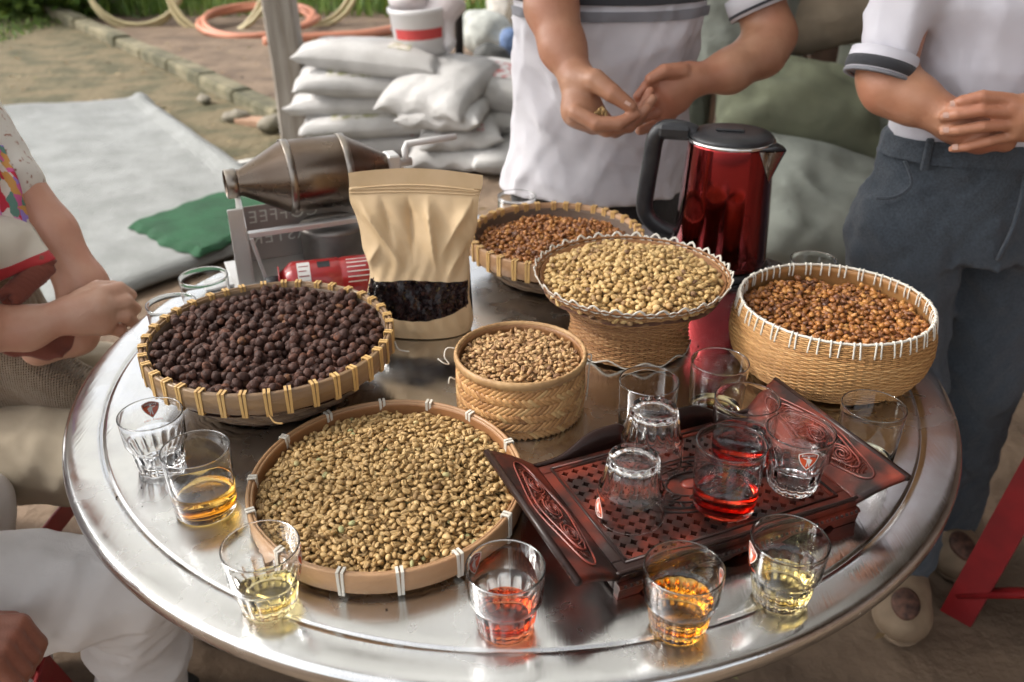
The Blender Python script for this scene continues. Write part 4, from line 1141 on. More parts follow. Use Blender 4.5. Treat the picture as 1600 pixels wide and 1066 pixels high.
# ---- 5  round basket with white stitches, right
b5c = (0.442, -0.034, Z)
b5 = thing("stitched_basket", "round honey-coloured basket with white rim stitches, far right", "basket", b5c)
P5 = [(0.088, 0.0), (0.104, 0.004), (0.120, 0.014), (0.131, 0.032), (0.1355, 0.052), (0.1345, 0.072), (0.1305, 0.090), (0.127, 0.103)]
p5 = interp_prof(P5)
weave_body(b5, p5, 0.003, 0.1025, 38, 76, weave_hn, gap=0.42, amp=0.0011, th=0.0016, seed=5, stw=0.45)
liner(b5, p5, 0.0, 0.101, weave_hn, inset=0.0025)
pts = [((0.1268 + 0.0006 * math.sin(k * 1.9)) * math.cos(2 * math.pi * k / 160), (0.1268 + 0.0006 * math.sin(k * 1.9)) * math.sin(2 * math.pi * k / 160), 0.1040) for k in range(160)]
v, f = tube(pts, 0.0017, 7, closed=True); obj("rim_cord", me_new("rim_cord", v, f), tie_w, b5)
def stitch_mesh(sl):
    pts = [(-0.0028, -sl * 0.5, -0.017), (-0.0030, -sl * 0.2, -0.006), (-0.0010, 0, 0.0008), (0.0014, 0.0004, 0.0006), (0.0032, sl * 0.4, -0.006), (0.0050, sl, -0.0175), (0.0040, sl, -0.019)]
    v, f = tube(spline(pts, 3), 0.00125, 6); return me_new("stitch", v, f)
sm = [stitch_mesh(s) for s in (0.0006, 0.0018, -0.0008)]
for m in sm: m.materials.append(tie_w)
for k in range(62):
    a = 2 * math.pi * (k + 0.12 * math.sin(k * 2.3) + (0.16 if k % 2 else -0.16)) / 62
    obj("stitch", sm[k % 3], None, b5, (0.1268 * math.cos(a), 0.1268 * math.sin(a), 0.1046), (0, 0, a))
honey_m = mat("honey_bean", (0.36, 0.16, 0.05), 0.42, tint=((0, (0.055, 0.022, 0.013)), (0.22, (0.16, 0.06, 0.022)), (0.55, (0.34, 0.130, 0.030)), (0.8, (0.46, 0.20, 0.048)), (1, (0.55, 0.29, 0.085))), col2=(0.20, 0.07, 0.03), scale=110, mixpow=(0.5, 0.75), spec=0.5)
hset = [bean_geo(80 + s, 0.0049, 0.0038, 0.0034, 0.11) for s in range(4)] + [bean_geo(90 + s, 0.0049, 0.0038, 0.0035, 0.11, crease=False) for s in range(2)]
pile("honey_bean", "amber honey-processed coffee bean in the stitched basket", "coffee bean", "amber beans in the stitched basket", "honey_beans", "mass of amber honey-processed coffee beans in the stitched basket",
     b5c, 0.1215, 0.1215, lambda x, y: 0.067 + 0.006 * np.clip(1 - (np.hypot(x, y) / 0.125) ** 2, 0, 1) + 0.003 * np.sin(x * 50) * np.sin(y * 44), 1700, 0.0046, 0.0033, hset, honey_m, 51)

# ---- 6  cane-bound basket at the back
b6c = (0.0755, 0.300, Z)
b6 = thing("bound_basket", "brown basket with yellow cane rim bindings at the back, in front of the man", "basket", b6c)
p6 = interp_prof([(0.088, 0.0), (0.104, 0.006), (0.122, 0.022), (0.136, 0.042), (0.144, 0.062), (0.1455, 0.07)])
weave_body(b6, p6, 0.003, 0.056, 16, 80, weave_dk, amp=0.0012, th=0.0016, twill=4, seed=6, stw=0.8)
liner(b6, p6, 0.0, 0.068, weave_dk)
rim_hoop(b6, 0.1505, 0.046, 0.076, 0.0055, bamboo_lt)
rim_hoop(b6, 0.1445, 0.050, 0.0745, 0.0030, bamboo_lt, name="inner_rim")
ties(b6, 36, 0.1505, 0.045, 0.0092, 0.0318, 0.0085, tie_y, seed=13)
pile("amber_bean", "amber coffee bean in the cane-bound basket at the back", "coffee bean", "amber beans in the back basket", "amber_beans", "mass of reddish amber coffee beans in the cane-bound basket at the back",
     b6c, 0.137, 0.137, lambda x, y: 0.040 + 0.008 * np.clip(1 - (np.hypot(x, y) / 0.14) ** 2, 0, 1) + 0.003 * np.sin(x * 50) * np.sin(y * 44), 2050, 0.0046, 0.0033, hset, honey_m, 61)
# ------------------------------------------------------------------ tumblers
GL = glass_mat("clear_glass", (0.995, 0.998, 0.996), 0.0, 1.45)
def text_geo(s, size, space=1.0):
    c = bpy.data.curves.new("t", 'FONT'); c.body = s; c.size = size; c.align_x = 'CENTER'; c.resolution_u = 3; c.space_character = space
    o = bpy.data.objects.new("t", c); COL.objects.link(o)
    dg = bpy.context.evaluated_depsgraph_get(); dg.update()
    m = o.evaluated_get(dg).to_mesh()
    v = [tuple(p.co) for p in m.vertices]; f = [tuple(p.vertices) for p in m.polygons]
    o.evaluated_get(dg).to_mesh_clear(); bpy.data.objects.remove(o); bpy.data.curves.remove(c)
    return v, f
FH = 0.073
FO = [(0.0010, 0.0012), (0.0180, 0.0012), (0.0215, 0.0), (0.0245, 0.0), (0.0262, 0.0016), (0.0270, 0.0050), (0.0283, 0.012), (0.0298, 0.022), (0.0312, 0.031), (0.0322, 0.0345), (0.0340, 0.0372), (0.0347, 0.0390), (0.0350, 0.046), (0.0358, 0.060), (0.03640, 0.0710), (0.03655, 0.0718), (0.03640, 0.0727), (0.03575, FH)]
FI = [(0.03510, 0.0727), (0.03490, 0.0718), (0.03495, 0.0710), (0.0343, 0.060), (0.0334, 0.046), (0.0327, 0.0390), (0.0312, 0.0355), (0.0292, 0.030), (0.0270, 0.020), (0.0252, 0.0125), (0.0225, 0.0095), (0.0150, 0.0085), (0.0010, 0.0085)]
def fl_mod(n_o):
    NF = 16; amp = {4: 0.02, 5: 0.05, 6: 0.06, 7: 0.06, 8: 0.045, 9: 0.02, 3: 0.008}
    return lambda a, i: 1 - amp.get(i, 0.0) * (1 - abs(math.cos(a * NF / 2)) ** 0.8)
SH = 0.080
SO = [(0.0010, 0.0006), (0.026, 0.0006), (0.0305, 0.0), (0.0322, 0.0010), (0.0332, 0.0035), (0.0337, 0.010), (0.0348, 0.035), (0.0360, 0.070), (0.03620, 0.0780), (0.03635, 0.0788), (0.03620, 0.0797), (0.03555, SH)]
SI = [(0.03490, 0.0797), (0.03470, 0.0788), (0.03480, 0.0780), (0.0347, 0.070), (0.0337, 0.035), (0.0325, 0.011), (0.0308, 0.0075), (0.027, 0.0058), (0.0010, 0.0055)]
def inner_r(I, z):
    q = sorted((zz, r_) for r_, zz in I); return float(np.interp(z, [a for a, _ in q], [b for _, b in q]))
_gl = {}
def glass_meshes(kind, level):
    """glass wall (dry faces only) and the wetted faces + surface of the drink, sharing one boundary"""
    key = (kind, level)
    if key in _gl: return _gl[key]
    O, I = (FO, FI) if kind == 'f' else (SO, SI); n = 128 if kind == 'f' else 80
    rm = fl_mod(len(FO)) if kind == 'f' else None
    wet = None
    if not level:
        v, f = lathe(O + I, n, rmod=rm)
    else:
        dry = [p for p in I if p[1] > level + 0.0004] + [(inner_r(I, level), level)]
        v, f = lathe(O + dry, n, rmod=rm); f = [q for q in f if not (len(q) == n and q[0] >= (len(O) + len(dry) - 1) * n)]
        w_ = [(inner_r(I, level), level)] + [p for p in I if p[1] < level - 0.0004]
        wv, wf = lathe(w_[::-1], n); wf = [q for q in wf if len(q) == 4] + [tuple(range(n))[::-1]]
        r0 = inner_r(I, level); tp = [(r0, level), (r0 - 0.0007, level - 0.0005), (r0 - 0.002, level - 0.0008), (0.0006, level - 0.0008)]
        tv, tf = lathe(tp, n); tf = [q for q in tf if len(q) == 4] + [tuple(3 * n + k for k in range(n))]
        wet = (wv, wf, tv, tf)
    m = me_new("glass_wall", v, f); m.materials.append(GL)
    _gl[key] = (m, wet); return _gl[key]
def tea_mats(nm, col):
    a = glass_mat(nm + "_side", col, 0.0, 1.34 / 1.45); b = glass_mat(nm + "_top", tuple(c ** 0.6 for c in col), 0.0, 1.34); return a, b
TEA = {"pale": tea_mats("pale_tea", (0.96, 0.80, 0.40)), "amber": tea_mats("amber_tea", (0.94, 0.50, 0.10)), "gold": tea_mats("golden_tea", (0.94, 0.57, 0.13)), "red": tea_mats("red_tea", (0.82, 0.19, 0.07)), "dark": tea_mats("dark_red_tea", (0.66, 0.055, 0.025)), "clear": tea_mats("weak_tea", (0.97, 0.92, 0.70))}
em_red = mat("emblem_red", (0.62, 0.075, 0.015), 0.45); em_dk = mat("emblem_brown", (0.20, 0.035, 0.02), 0.5); em_wh = mat("emblem_white", (0.75, 0.72, 0.68), 0.5)
def shield_pts(s, n=8):
    q = []
    for i in range(n + 1):
        t = i / n; q.append((-0.5 + t, 0.36 + 0.16 * math.sin(t * math.pi)))
    for i in range(1, n + 1):
        t = i / n; q.append((0.5 - 0.5 * t ** 1.5 + 0.06 * math.sin(t * math.pi), 0.36 - 0.98 * t))
    for i in range(1, n):
        t = 1 - i / n; q.append((-0.5 + 0.5 * t ** 1.5 - 0.06 * math.sin(t * math.pi), 0.36 - 0.98 * t))
    return [(x * s, y * s) for x, y in q]
def fan(pts, cuts=0):
    """outline as a fine grid of quads so that it can follow the glass wall"""
    c = (0.0, 0.0); v = [c]; f = []; K = 4; n = len(pts)
    for j in range(1, K + 1):
        for x, y in pts: v.append((x * j / K, y * j / K))
    for k in range(n):
        l = (k + 1) % n; f.append((0, 1 + k, 1 + l))
        for j in range(K - 1): f.append((1 + j * n + k, 1 + (j + 1) * n + k, 1 + (j + 1) * n + l, 1 + j * n + l))
    return v, f
def wrap(v, ang, z0, off):
    out = []
    for p in v:
        x, y = p[0], p[1]; z = z0 + y; rr = 0.0350 + (z - 0.046) * 0.055 + off
        a = ang + x / 0.0357; out.append((rr * math.cos(a), rr * math.sin(a), z))
    return out
TXT1 = text_geo("\u0110ATO.\u00d4O", 0.0030); TXT2 = text_geo("OFEATA  OSEO", 0.0032)
def emblem(t, ang, z0=0.0580, s=0.0185, full=True):
    e = MB(); v, f = fan(shield_pts(s)); e.add(wrap(v, ang, z0, 0.0003), f); eo = e.obj("shield_emblem", em_red, t)
    if not full: return
    w_ = MB()
    ov = shield_pts(s * 1.0); oo = shield_pts(s * 1.10); k = len(ov)
    w_.add(wrap(ov + oo, ang, z0, 0.00035), [(i, (i + 1) % k, k + (i + 1) % k, k + i) for i in range(k)])
    fig = [[(-0.08, 0.20), (0.06, 0.22), (0.10, 0.06), (0.07, -0.06), (-0.06, -0.06), (-0.09, 0.06)], [(-0.06, -0.06), (0.0, -0.06), (-0.03, -0.36), (-0.10, -0.36)], [(0.0, -0.06), (0.08, -0.06), (0.14, -0.32), (0.07, -0.34)], [(-0.08, 0.20), (-0.10, 0.12), (-0.28, 0.20), (-0.30, 0.26)], [(0.06, 0.22), (0.10, 0.10), (0.20, 0.02), (0.24, 0.08)], [(-0.05, 0.24), (0.03, 0.24), (0.06, 0.30), (0.03, 0.37), (-0.04, 0.37), (-0.07, 0.30)], [(0.02, 0.16), (0.19, 0.06), (0.17, -0.16), (0.06, -0.10)]]
    for q in fig:
        for of in (0.0005, 0.00015): w_.add(wrap([(x * s, y * s - 0.001) for x, y in q], ang, z0, of), [tuple(range(len(q)))])
    w_.obj("figure", em_wh, eo)
    d_ = MB(); top = [( -0.47 + 0.94 * i / 10, 0.345 + 0.15 * math.sin(math.pi * i / 10)) for i in range(11)]; lo_ = [(-0.47 + 0.94 * i / 10, 0.14 + 0.10 * math.sin(math.pi * i / 10)) for i in range(11)]
    for of in (0.00045, 0.0002): d_.add(wrap([(x * s, y * s) for x, y in top + lo_], ang, z0, of), [(i, i + 1, 12 + i, 11 + i) for i in range(10)])
    d_.obj("banner", em_dk, eo)
    l_ = MB()
    for of in (0.0006, 0.00012): l_.add(wrap([(x, y + 0.28 * s + 0.0018 * math.cos(x / s * 2.2) - 0.0014) for x, y, _ in TXT1[0]], ang, z0, of), TXT1[1])
    l_.obj("lettering", em_wh, eo)
    l2 = MB(); l2.add(wrap([(x, y - 0.0160) for x, y, _ in TXT2[0]], ang, z0, 0.0004), TXT2[1]); l2.obj("lettering", em_red, t)

GG = "glass tumblers on the table and tray"
def tumbler(lab, x, y, kind, z=0.0, tea=None, level=0.0, em=None, inv=False, rot=0.0, s=1.0):
    H = FH if kind == 'f' else SH
    t = thing("fluted_tumbler" if kind == 'f' else "straight_tumbler", lab, "glass", (x, y, Z + z + (H * s if inv else 0)), (math.pi if inv else 0, 0, R(rot)), GG)
    t.scale = (s, s, s)
    gm_, wet = glass_meshes(kind, level if tea else 0)
    obj("glass_wall", gm_, None, t)
    if tea:
        wv, wf, tv, tf = wet; k = len(wv)
        m = me_new("tea", wv + tv, wf + [tuple(i + k for i in q) for q in tf]); m.materials.append(TEA[tea][0]); m.materials.append(TEA[tea][1])
        m.polygons.foreach_set("material_index", np.array([0] * len(wf) + [1] * len(tf), np.int32)); obj("tea", m, None, t)
    if em is not None: emblem(t, R(em - rot))
    return t
FLZ = 0.0272     # height of the tray floor
tumbler("empty fluted glass with a red shield emblem, far left by the dark basket", -0.417, -0.268, 'f', em=112)
tumbler("straight glass of golden tea left of the flat tray", -0.339, -0.348, 's', tea="gold", level=0.033)
tumbler("fluted glass with a little pale tea at the front left of the flat tray", -0.234, -0.493, 'f', tea="pale", level=0.022, em=5, rot=7)
tumbler("fluted glass with a little red tea at the front centre", -0.006, -0.521, 'f', tea="red", level=0.022, em=146, rot=3)
tumbler("fluted glass half full of amber tea in front of the tray", 0.155, -0.522, 'f', tea="amber", level=0.034, em=-4, rot=11)
tumbler("fluted glass of pale yellow tea at the front right", 0.261, -0.484, 'f', tea="pale", level=0.024, em=186, rot=5)
tumbler("straight glass with weak tea dregs right of the carved tray", 0.418, -0.262, 's', tea="clear", level=0.010)
tumbler("empty straight glass behind the carved tray, next to the herringbone box", 0.166, -0.205, 's')
tumbler("straight glass with a little yellow tea behind the carved tray", 0.262, -0.158, 's', tea="pale", level=0.0135)
tumbler("empty straight glass behind the dark basket, beside the roaster", -0.469, 0.106, 's')
tumbler("empty straight glass squeezed between the table edge and the dark basket", -0.489, 0.018, 's', s=0.96)
tumbler("empty straight glass at the back edge in front of the man", 0.009, 0.478, 's')
tumbler("straight glass mostly hidden behind the stitched basket", 0.478, 0.170, 's')
tumbler("straight glass of red tea standing on the carved tray", 0.226, -0.375, 's', z=FLZ, tea="dark", level=0.030)
tumbler("straight glass of dark red tea at the back of the carved tray", 0.262, -0.290, 's', z=FLZ, tea="dark", level=0.030)
tumbler("empty fluted glass standing upright on the carved tray", 0.308, -0.342, 'f', z=FLZ, em=-92, rot=4)
tumbler("upturned fluted glass at the front of the carved tray", 0.124, -0.390, 'f', z=FLZ, em=165, inv=True)
tumbler("upturned fluted glass behind the other one on the carved tray", 0.158, -0.298, 'f', z=FLZ, em=20, inv=True, rot=9)

# ------------------------------------------------------------------ carved lacquer tray
tr = thing("carved_tray", "carved dark red lacquer tray with flared ends holding glasses", "tray", (0.198, -0.338, Z), (0, 0, R(23.5)))
def lacquer(name, red=0.5, carve=0.0, cs=90):
    m = mat(name, (0.022, 0.011, 0.009), 0.42, col2=(0.150, 0.024, 0.012), scale=22, mixpow=(0.66 - red * 0.35, 0.80 - red * 0.25), coat=0.0, spec=0.28, rvar=0.08, bump=0.25, bscale=120, bdist=0.0015)
    if carve:
        nt = m.node_tree; N = nt.nodes; L = nt.links; b = N["Principled BSDF"]
        tc = N.new("ShaderNodeTexCoord"); vo = N.new("ShaderNodeTexVoronoi"); vo.feature = 'SMOOTH_F1'; vo.inputs["Scale"].default_value = cs
        wv = N.new("ShaderNodeTexWave"); wv.wave_type = 'RINGS'; wv.inputs["Scale"].default_value = cs * 0.6; wv.inputs["Distortion"].default_value = 9; wv.inputs["Detail"].default_value = 2
        L.new(tc.outputs["Object"], vo.inputs["Vector"]); L.new(tc.outputs["Object"], wv.inputs["Vector"])
        ad = N.new("ShaderNodeMath"); L.new(vo.outputs["Distance"], ad.inputs[0]); L.new(wv.outputs["Fac"], ad.inputs[1])
        bp = N.new("ShaderNodeBump"); bp.inputs["Strength"].default_value = carve; bp.inputs["Distance"].default_value = 0.0035
        L.new(ad.outputs[0], bp.inputs["Height"]); L.new(bp.outputs[0], b.inputs["Normal"])
    return m
lq_dk = lacquer("lacquer_dark", 0.25); lq = lacquer("lacquer", 0.72); lq_c = lacquer("lacquer_carved", 0.85, 0.9, 150); lq_r = mat("lacquer_red", (0.22, 0.032, 0.016), 0.35, col2=(0.10, 0.018, 0.012), scale=60, coat=0.2)
HU, HV = 0.148, 0.098          # half size of the tray body
PU, PV = 0.126, 0.078          # half size of the pierced panel
# pierced floor: every cell is a square of wood with a four-pointed hole
mb = MB(); nu, nv = 20, 12; du, dv = 2 * PU / nu, 2 * PV / nv
for i in range(nu):
    for j in range(nv):
        cx, cy_ = -PU + (i + 0.5) * du, -PV + (j + 0.5) * dv
        o8 = [(-.5, -.5), (0, -.5), (.5, -.5), (.5, 0), (.5, .5), (0, .5), (-.5, .5), (-.5, 0)]
        if (cx / 0.075) ** 2 + (cy_ / 0.050) ** 2 < 1.0:
            mb.add([(cx + x * du, cy_ + y * dv, 0) for x, y in o8], [tuple(range(8))]); continue
        st = [(-.16, -.16), (0, -.40), (.16, -.16), (.40, 0), (.16, .16), (0, .40), (-.16, .16), (-.40, 0)]
        if (i + j) % 2: st = [(x * .92, y * .92) for x, y in st]
        v = [(cx + x * du, cy_ + y * dv, 0) for x, y in o8] + [(cx + x * du, cy_ + y * dv, 0) for x, y in st]
        mb.add(v, [(k, (k + 1) % 8, 8 + (k + 1) % 8, 8 + k) for k in range(8)])
fl = mb.obj("pierced_panel", lq, tr, smooth=False, loc=(0, 0, FLZ - 0.0016))
so = fl.modifiers.new("thick", 'SOLIDIFY'); so.thickness = 0.0045; so.offset = -1
# medallion in the middle
med = MB()
for (a, b, h, w_) in ((0.070, 0.046, 0.0, 0.0016), (0.060, 0.039, 0.0, 0.0022), (0.046, 0.030, 0.0, 0.0014), (0.030, 0.020, 0.0, 0.0016)):
    pts = [(a * math.cos(t), b * math.sin(t), 0) for t in np.linspace(0, 2 * math.pi, 49)[:-1]]
    v, f = tube(pts, w_, 6, closed=True, flat=0.45); med.add(v, f)
for k in range(26):
    t = 2 * math.pi * k / 26; c, s = math.cos(t), math.sin(t)
    v, f = box(-0.0034, 0.0034, -0.0012, 0.0012, -0.0005, 0.0010); med.xf(v, f, Matrix.Translation((0.053 * c, 0.0345 * s, 0)) @ Matrix.Rotation(t + (0.8 if k % 2 else 2.3), 4, 'Z'))
for k in range(10):
    t = 2 * math.pi * k / 10
    pts = [((0.034 + 0.006 * math.cos(q)) * math.cos(t + 0.12 * math.sin(q)), (0.023 + 0.004 * math.cos(q)) * math.sin(t + 0.16 * math.sin(q)), 0) for q in np.linspace(0, 5.2, 9)]
    v, f = tube(pts, 0.0013, 6, flat=0.5); med.add(v, f)
med.obj("carved_medallion", lq_dk, tr, loc=(0, 0, FLZ - 0.0012))
v, f = lathe([(0.0005, 0.0016), (0.008, 0.0012), (0.0125, 0.0)], 28); obj("red_boss", me_new("red_boss", [(x, y * 0.75, z) for x, y, z in v], f), lq_r, tr, loc=(0, 0, FLZ - 0.0012))
# frame round the panel, laid as four boards with a groove
for nm, bx in (("frame_board", (-HU, HU, -HV, -PV - 0.0005)), ("frame_board", (-HU, HU, PV + 0.0005, HV)), ("frame_board", (-HU, -PU - 0.0005, -PV - 0.0003, PV + 0.0003)), ("frame_board", (PU + 0.0005, HU, -PV - 0.0003, PV + 0.0003))):
    m_ = MB(); m_.add(*box(bx[0], bx[1], bx[2], bx[3], FLZ - 0.0085, FLZ + 0.0002, 0.0012)); m_.obj(nm, lq, tr, smooth=False)
bead = MB()
for (a, b) in ((PU + 0.0055, PV + 0.0055),):
    pts = [(-a, -b, 0), (a, -b, 0), (a, b, 0), (-a, b, 0)]
    for k in range(4):
        p, q = pts[k], pts[(k + 1) % 4]; v, f = tube([p, q], 0.0016, 6); bead.add(v, f)
bead.obj("bead_moulding", lq_dk, tr, loc=(0, 0, FLZ + 0.0006))
# aprons with a bead row and a scalloped skirt
def apron(sign):
    n = 60; V = []; F = []
    for i in range(n + 1):
        u = -HU + 2 * HU * i / n; w_ = abs(u) / HU
        low = 0.0 if w_ > 0.80 else 0.0055 + 0.003 * math.cos(u * 95) * (1 if w_ < 0.72 else 0)
        for (y, z) in ((HV + 0.004, FLZ - 0.0085), (HV + 0.0060, FLZ - 0.0115), (HV + 0.004, FLZ - 0.0145), (HV + 0.002, max(low, 0.0)), (HV - 0.006, max(low, 0.0)), (HV - 0.006, FLZ - 0.0087)):
            V.append((u, sign * y, z))
    for i in range(n):
        for k in range(6):
            l = (k + 1) % 6; q = (i * 6 + k, i * 6 + l, (i + 1) * 6 + l, (i + 1) * 6 + k); F.append(q if sign > 0 else q[::-1])
    F += [tuple(range(6)), tuple(n * 6 + k for k in range(6))[::-1]]
    o = obj("apron", me_new("apron", V, F, False), lq, tr)
    bd_ = MB()
    for i in range(44):
        u = -HU + 0.006 + (2 * HU - 0.012) * i / 43; v, f = lathe([(0.0004, 0.0019), (0.0017, 0.0008), (0.0017, -0.0008), (0.0004, -0.0019)], 6); bd_.xf(v, f, Matrix.Translation((u, sign * (HV + 0.0058), FLZ - 0.0095)))
    bd_.obj("bead_row", lq_dk, o)
apron(1); apron(-1)
for s in (-1, 1):
    m_ = MB(); m_.add(*box(min(s * HU, s * (HU - 0.012)), max(s * HU, s * (HU - 0.012)), -HV + 0.007, HV - 0.007, 0.004, FLZ - 0.0088, 0.002)); m_.obj("end_apron", lq_dk, tr, smooth=False)
# raised wavy rails along the two long edges (with a dip in the middle)
def rail(sign, name, hmax):
    n = 70; V = []; F = []
    for i in range(n + 1):
        u = -HU + 2 * HU * i / n; w_ = abs(u) / HU
        g = (0.5 + 0.5 * math.cos(math.pi * min(1, max(0, (w_ - 0.30) / 0.66)))) if w_ > 0.30 else min(1, max(0, (w_ - 0.07) / 0.17)); g = g * g * (3 - 2 * g)
        h = 0.0030 + hmax * g
        lean = 0.35 * h
        for (y, z) in ((HV - 0.0062, FLZ + 0.0003), (HV - 0.0052 + lean, FLZ + h), (HV - 0.0015 + lean, FLZ + h), (HV - 0.0005, FLZ + 0.0003)):
            V.append((u, sign * y, z))
    for i in range(n):
        for k in range(4):
            l = (k + 1) % 4; q = (i * 4 + k, i * 4 + l, (i + 1) * 4 + l, (i + 1) * 4 + k); F.append(q if sign < 0 else q[::-1])
    F += [tuple(range(4))[::-1], tuple(n * 4 + k for k in range(4))]
    return obj(name, me_new(name, V, F), lq_dk, tr)
rail(1, "back_rail", 0.021); rail(-1, "front_rail", 0.0035)
# flared ends
FW = 0.108
def flare_pt(t):        # 0 at the floor, 1 at the curled lip
    u = HU - 0.004 + 0.053 * t; z = FLZ + 0.0005 + 0.0265 * t ** 1.25 + 0.0045 * math.sin(t * math.pi)
    return u, z
for s in (-1, 1):
    n, k_ = 30, 16; V = []; F = []
    for i in range(k_ + 1):
        t = i / k_; u, z = flare_pt(t); u2, z2 = flare_pt(min(t + 0.02, 1.02)); d = Vector((u2 - u, z2 - z)).normalized(); nx_, nz_ = -d.y, d.x
        for j in range(n + 1):
            q = -1 + 2 * j / n; vv = q * (HV + (FW - HV + 0.004) * t)
            V.append((s * u, vv, z)); 
    o2 = len(V)
    for i in range(k_ + 1):
        t = i / k_; u, z = flare_pt(t); u2, z2 = flare_pt(min(t + 0.02, 1.02)); d = Vector((u2 - u, z2 - z)).normalized()
        for j in range(n + 1):
            q = -1 + 2 * j / n; vv = q * (HV + (FW - HV + 0.004) * t); V.append((s * (u + d.y * 0.0062), vv, z - d.x * 0.0062))
    def g(i, j, b=0): return b + i * (n + 1) + j
    for i in range(k_):
        for j in range(n):
            q = (g(i, j), g(i, j + 1), g(i + 1, j + 1), g(i + 1, j)); F.append(q if s < 0 else q[::-1])
            q = (g(i, j, o2), g(i + 1, j, o2), g(i + 1, j + 1, o2), g(i, j + 1, o2)); F.append(q if s < 0 else q[::-1])
    for i in range(k_):
        for j in (0, n):
            q = (g(i, j), g(i + 1, j), g(i + 1, j, o2), g(i, j, o2)); F.append(q if (j == 0) == (s < 0) else q[::-1])
    for j in range(n):
        for i in (0, k_):
            q = (g(i, j), g(i, j, o2), g(i, j + 1, o2), g(i, j + 1)); F.append(q if (i == 0) == (s < 0) else q[::-1])
    fo = obj("flared_end", me_new("flared_end", V, F), lq, tr)
    u, z = flare_pt(1.0); pts = [(s * (u + 0.001), -FW - 0.004, z - 0.003), (s * (u + 0.001), FW + 0.004, z - 0.003)]
    v, f = tube(pts, 0.0042, 10); obj("rolled_lip", me_new("rolled_lip", v, f), lq_dk, fo)
    # raised carved cartouche
    def on(t, vv, off):
        u, z = flare_pt(t); u2, z2 = flare_pt(t + 0.02); d = Vector((u2 - u, z2 - z)).normalized(); return (s * (u - d.y * off), vv, z + d.x * off)
    cv = []; cf = []; nn = 40; K = 6
    for k in range(K + 1):
        q = 1 - k / K
        for i in range(nn):
            a = 2 * math.pi * i / nn; lob = 1 + 0.10 * math.cos(4 * a)
            cv.append(on(0.52 + 0.30 * q * math.sin(a) * lob, 0.076 * q * math.cos(a) * (1 + 0.05 * math.cos(2 * a)), 0.0004 + 0.0018 * min(1, 3 * (1 - q))))
    for k in range(K):
        for i in range(nn):
            l = (i + 1) % nn; q = (k * nn + i, k * nn + l, (k + 1) * nn + l, (k + 1) * nn + i); cf.append(q if s < 0 else q[::-1])
    obj("carved_cartouche", me_new("carved_cartouche", cv, cf), lq_c, fo)
    for sc_ in (1.12, 0.86):
        pts = [on(0.52 + 0.30 * sc_ * math.sin(a) * (1 + 0.10 * math.cos(4 * a)), 0.076 * sc_ * math.cos(a) * (1 + 0.05 * math.cos(2 * a)), 0.0010 if sc_ > 1 else 0.0024) for a in np.linspace(0, 2 * math.pi, 61)[:-1]]
        v, f = tube(pts, 0.0011, 6, closed=True); obj("cartouche_line", me_new("cartouche_line", v, f), lq_r, fo)
    for c_ in (-0.042, 0.0, 0.042):
        for q_ in range(2):
            pts = [on(0.52 + (0.17 - 0.011 * i) * math.sin(i * 0.7 + q_ * math.pi), c_ + (0.018 - 0.0012 * i) * math.cos(i * 0.7 + q_ * math.pi), 0.0025) for i in range(13)]
            v, f = tube(pts, 0.0010, 5); obj("scroll_carving", me_new("scroll_carving", v, f), lq_r, fo)
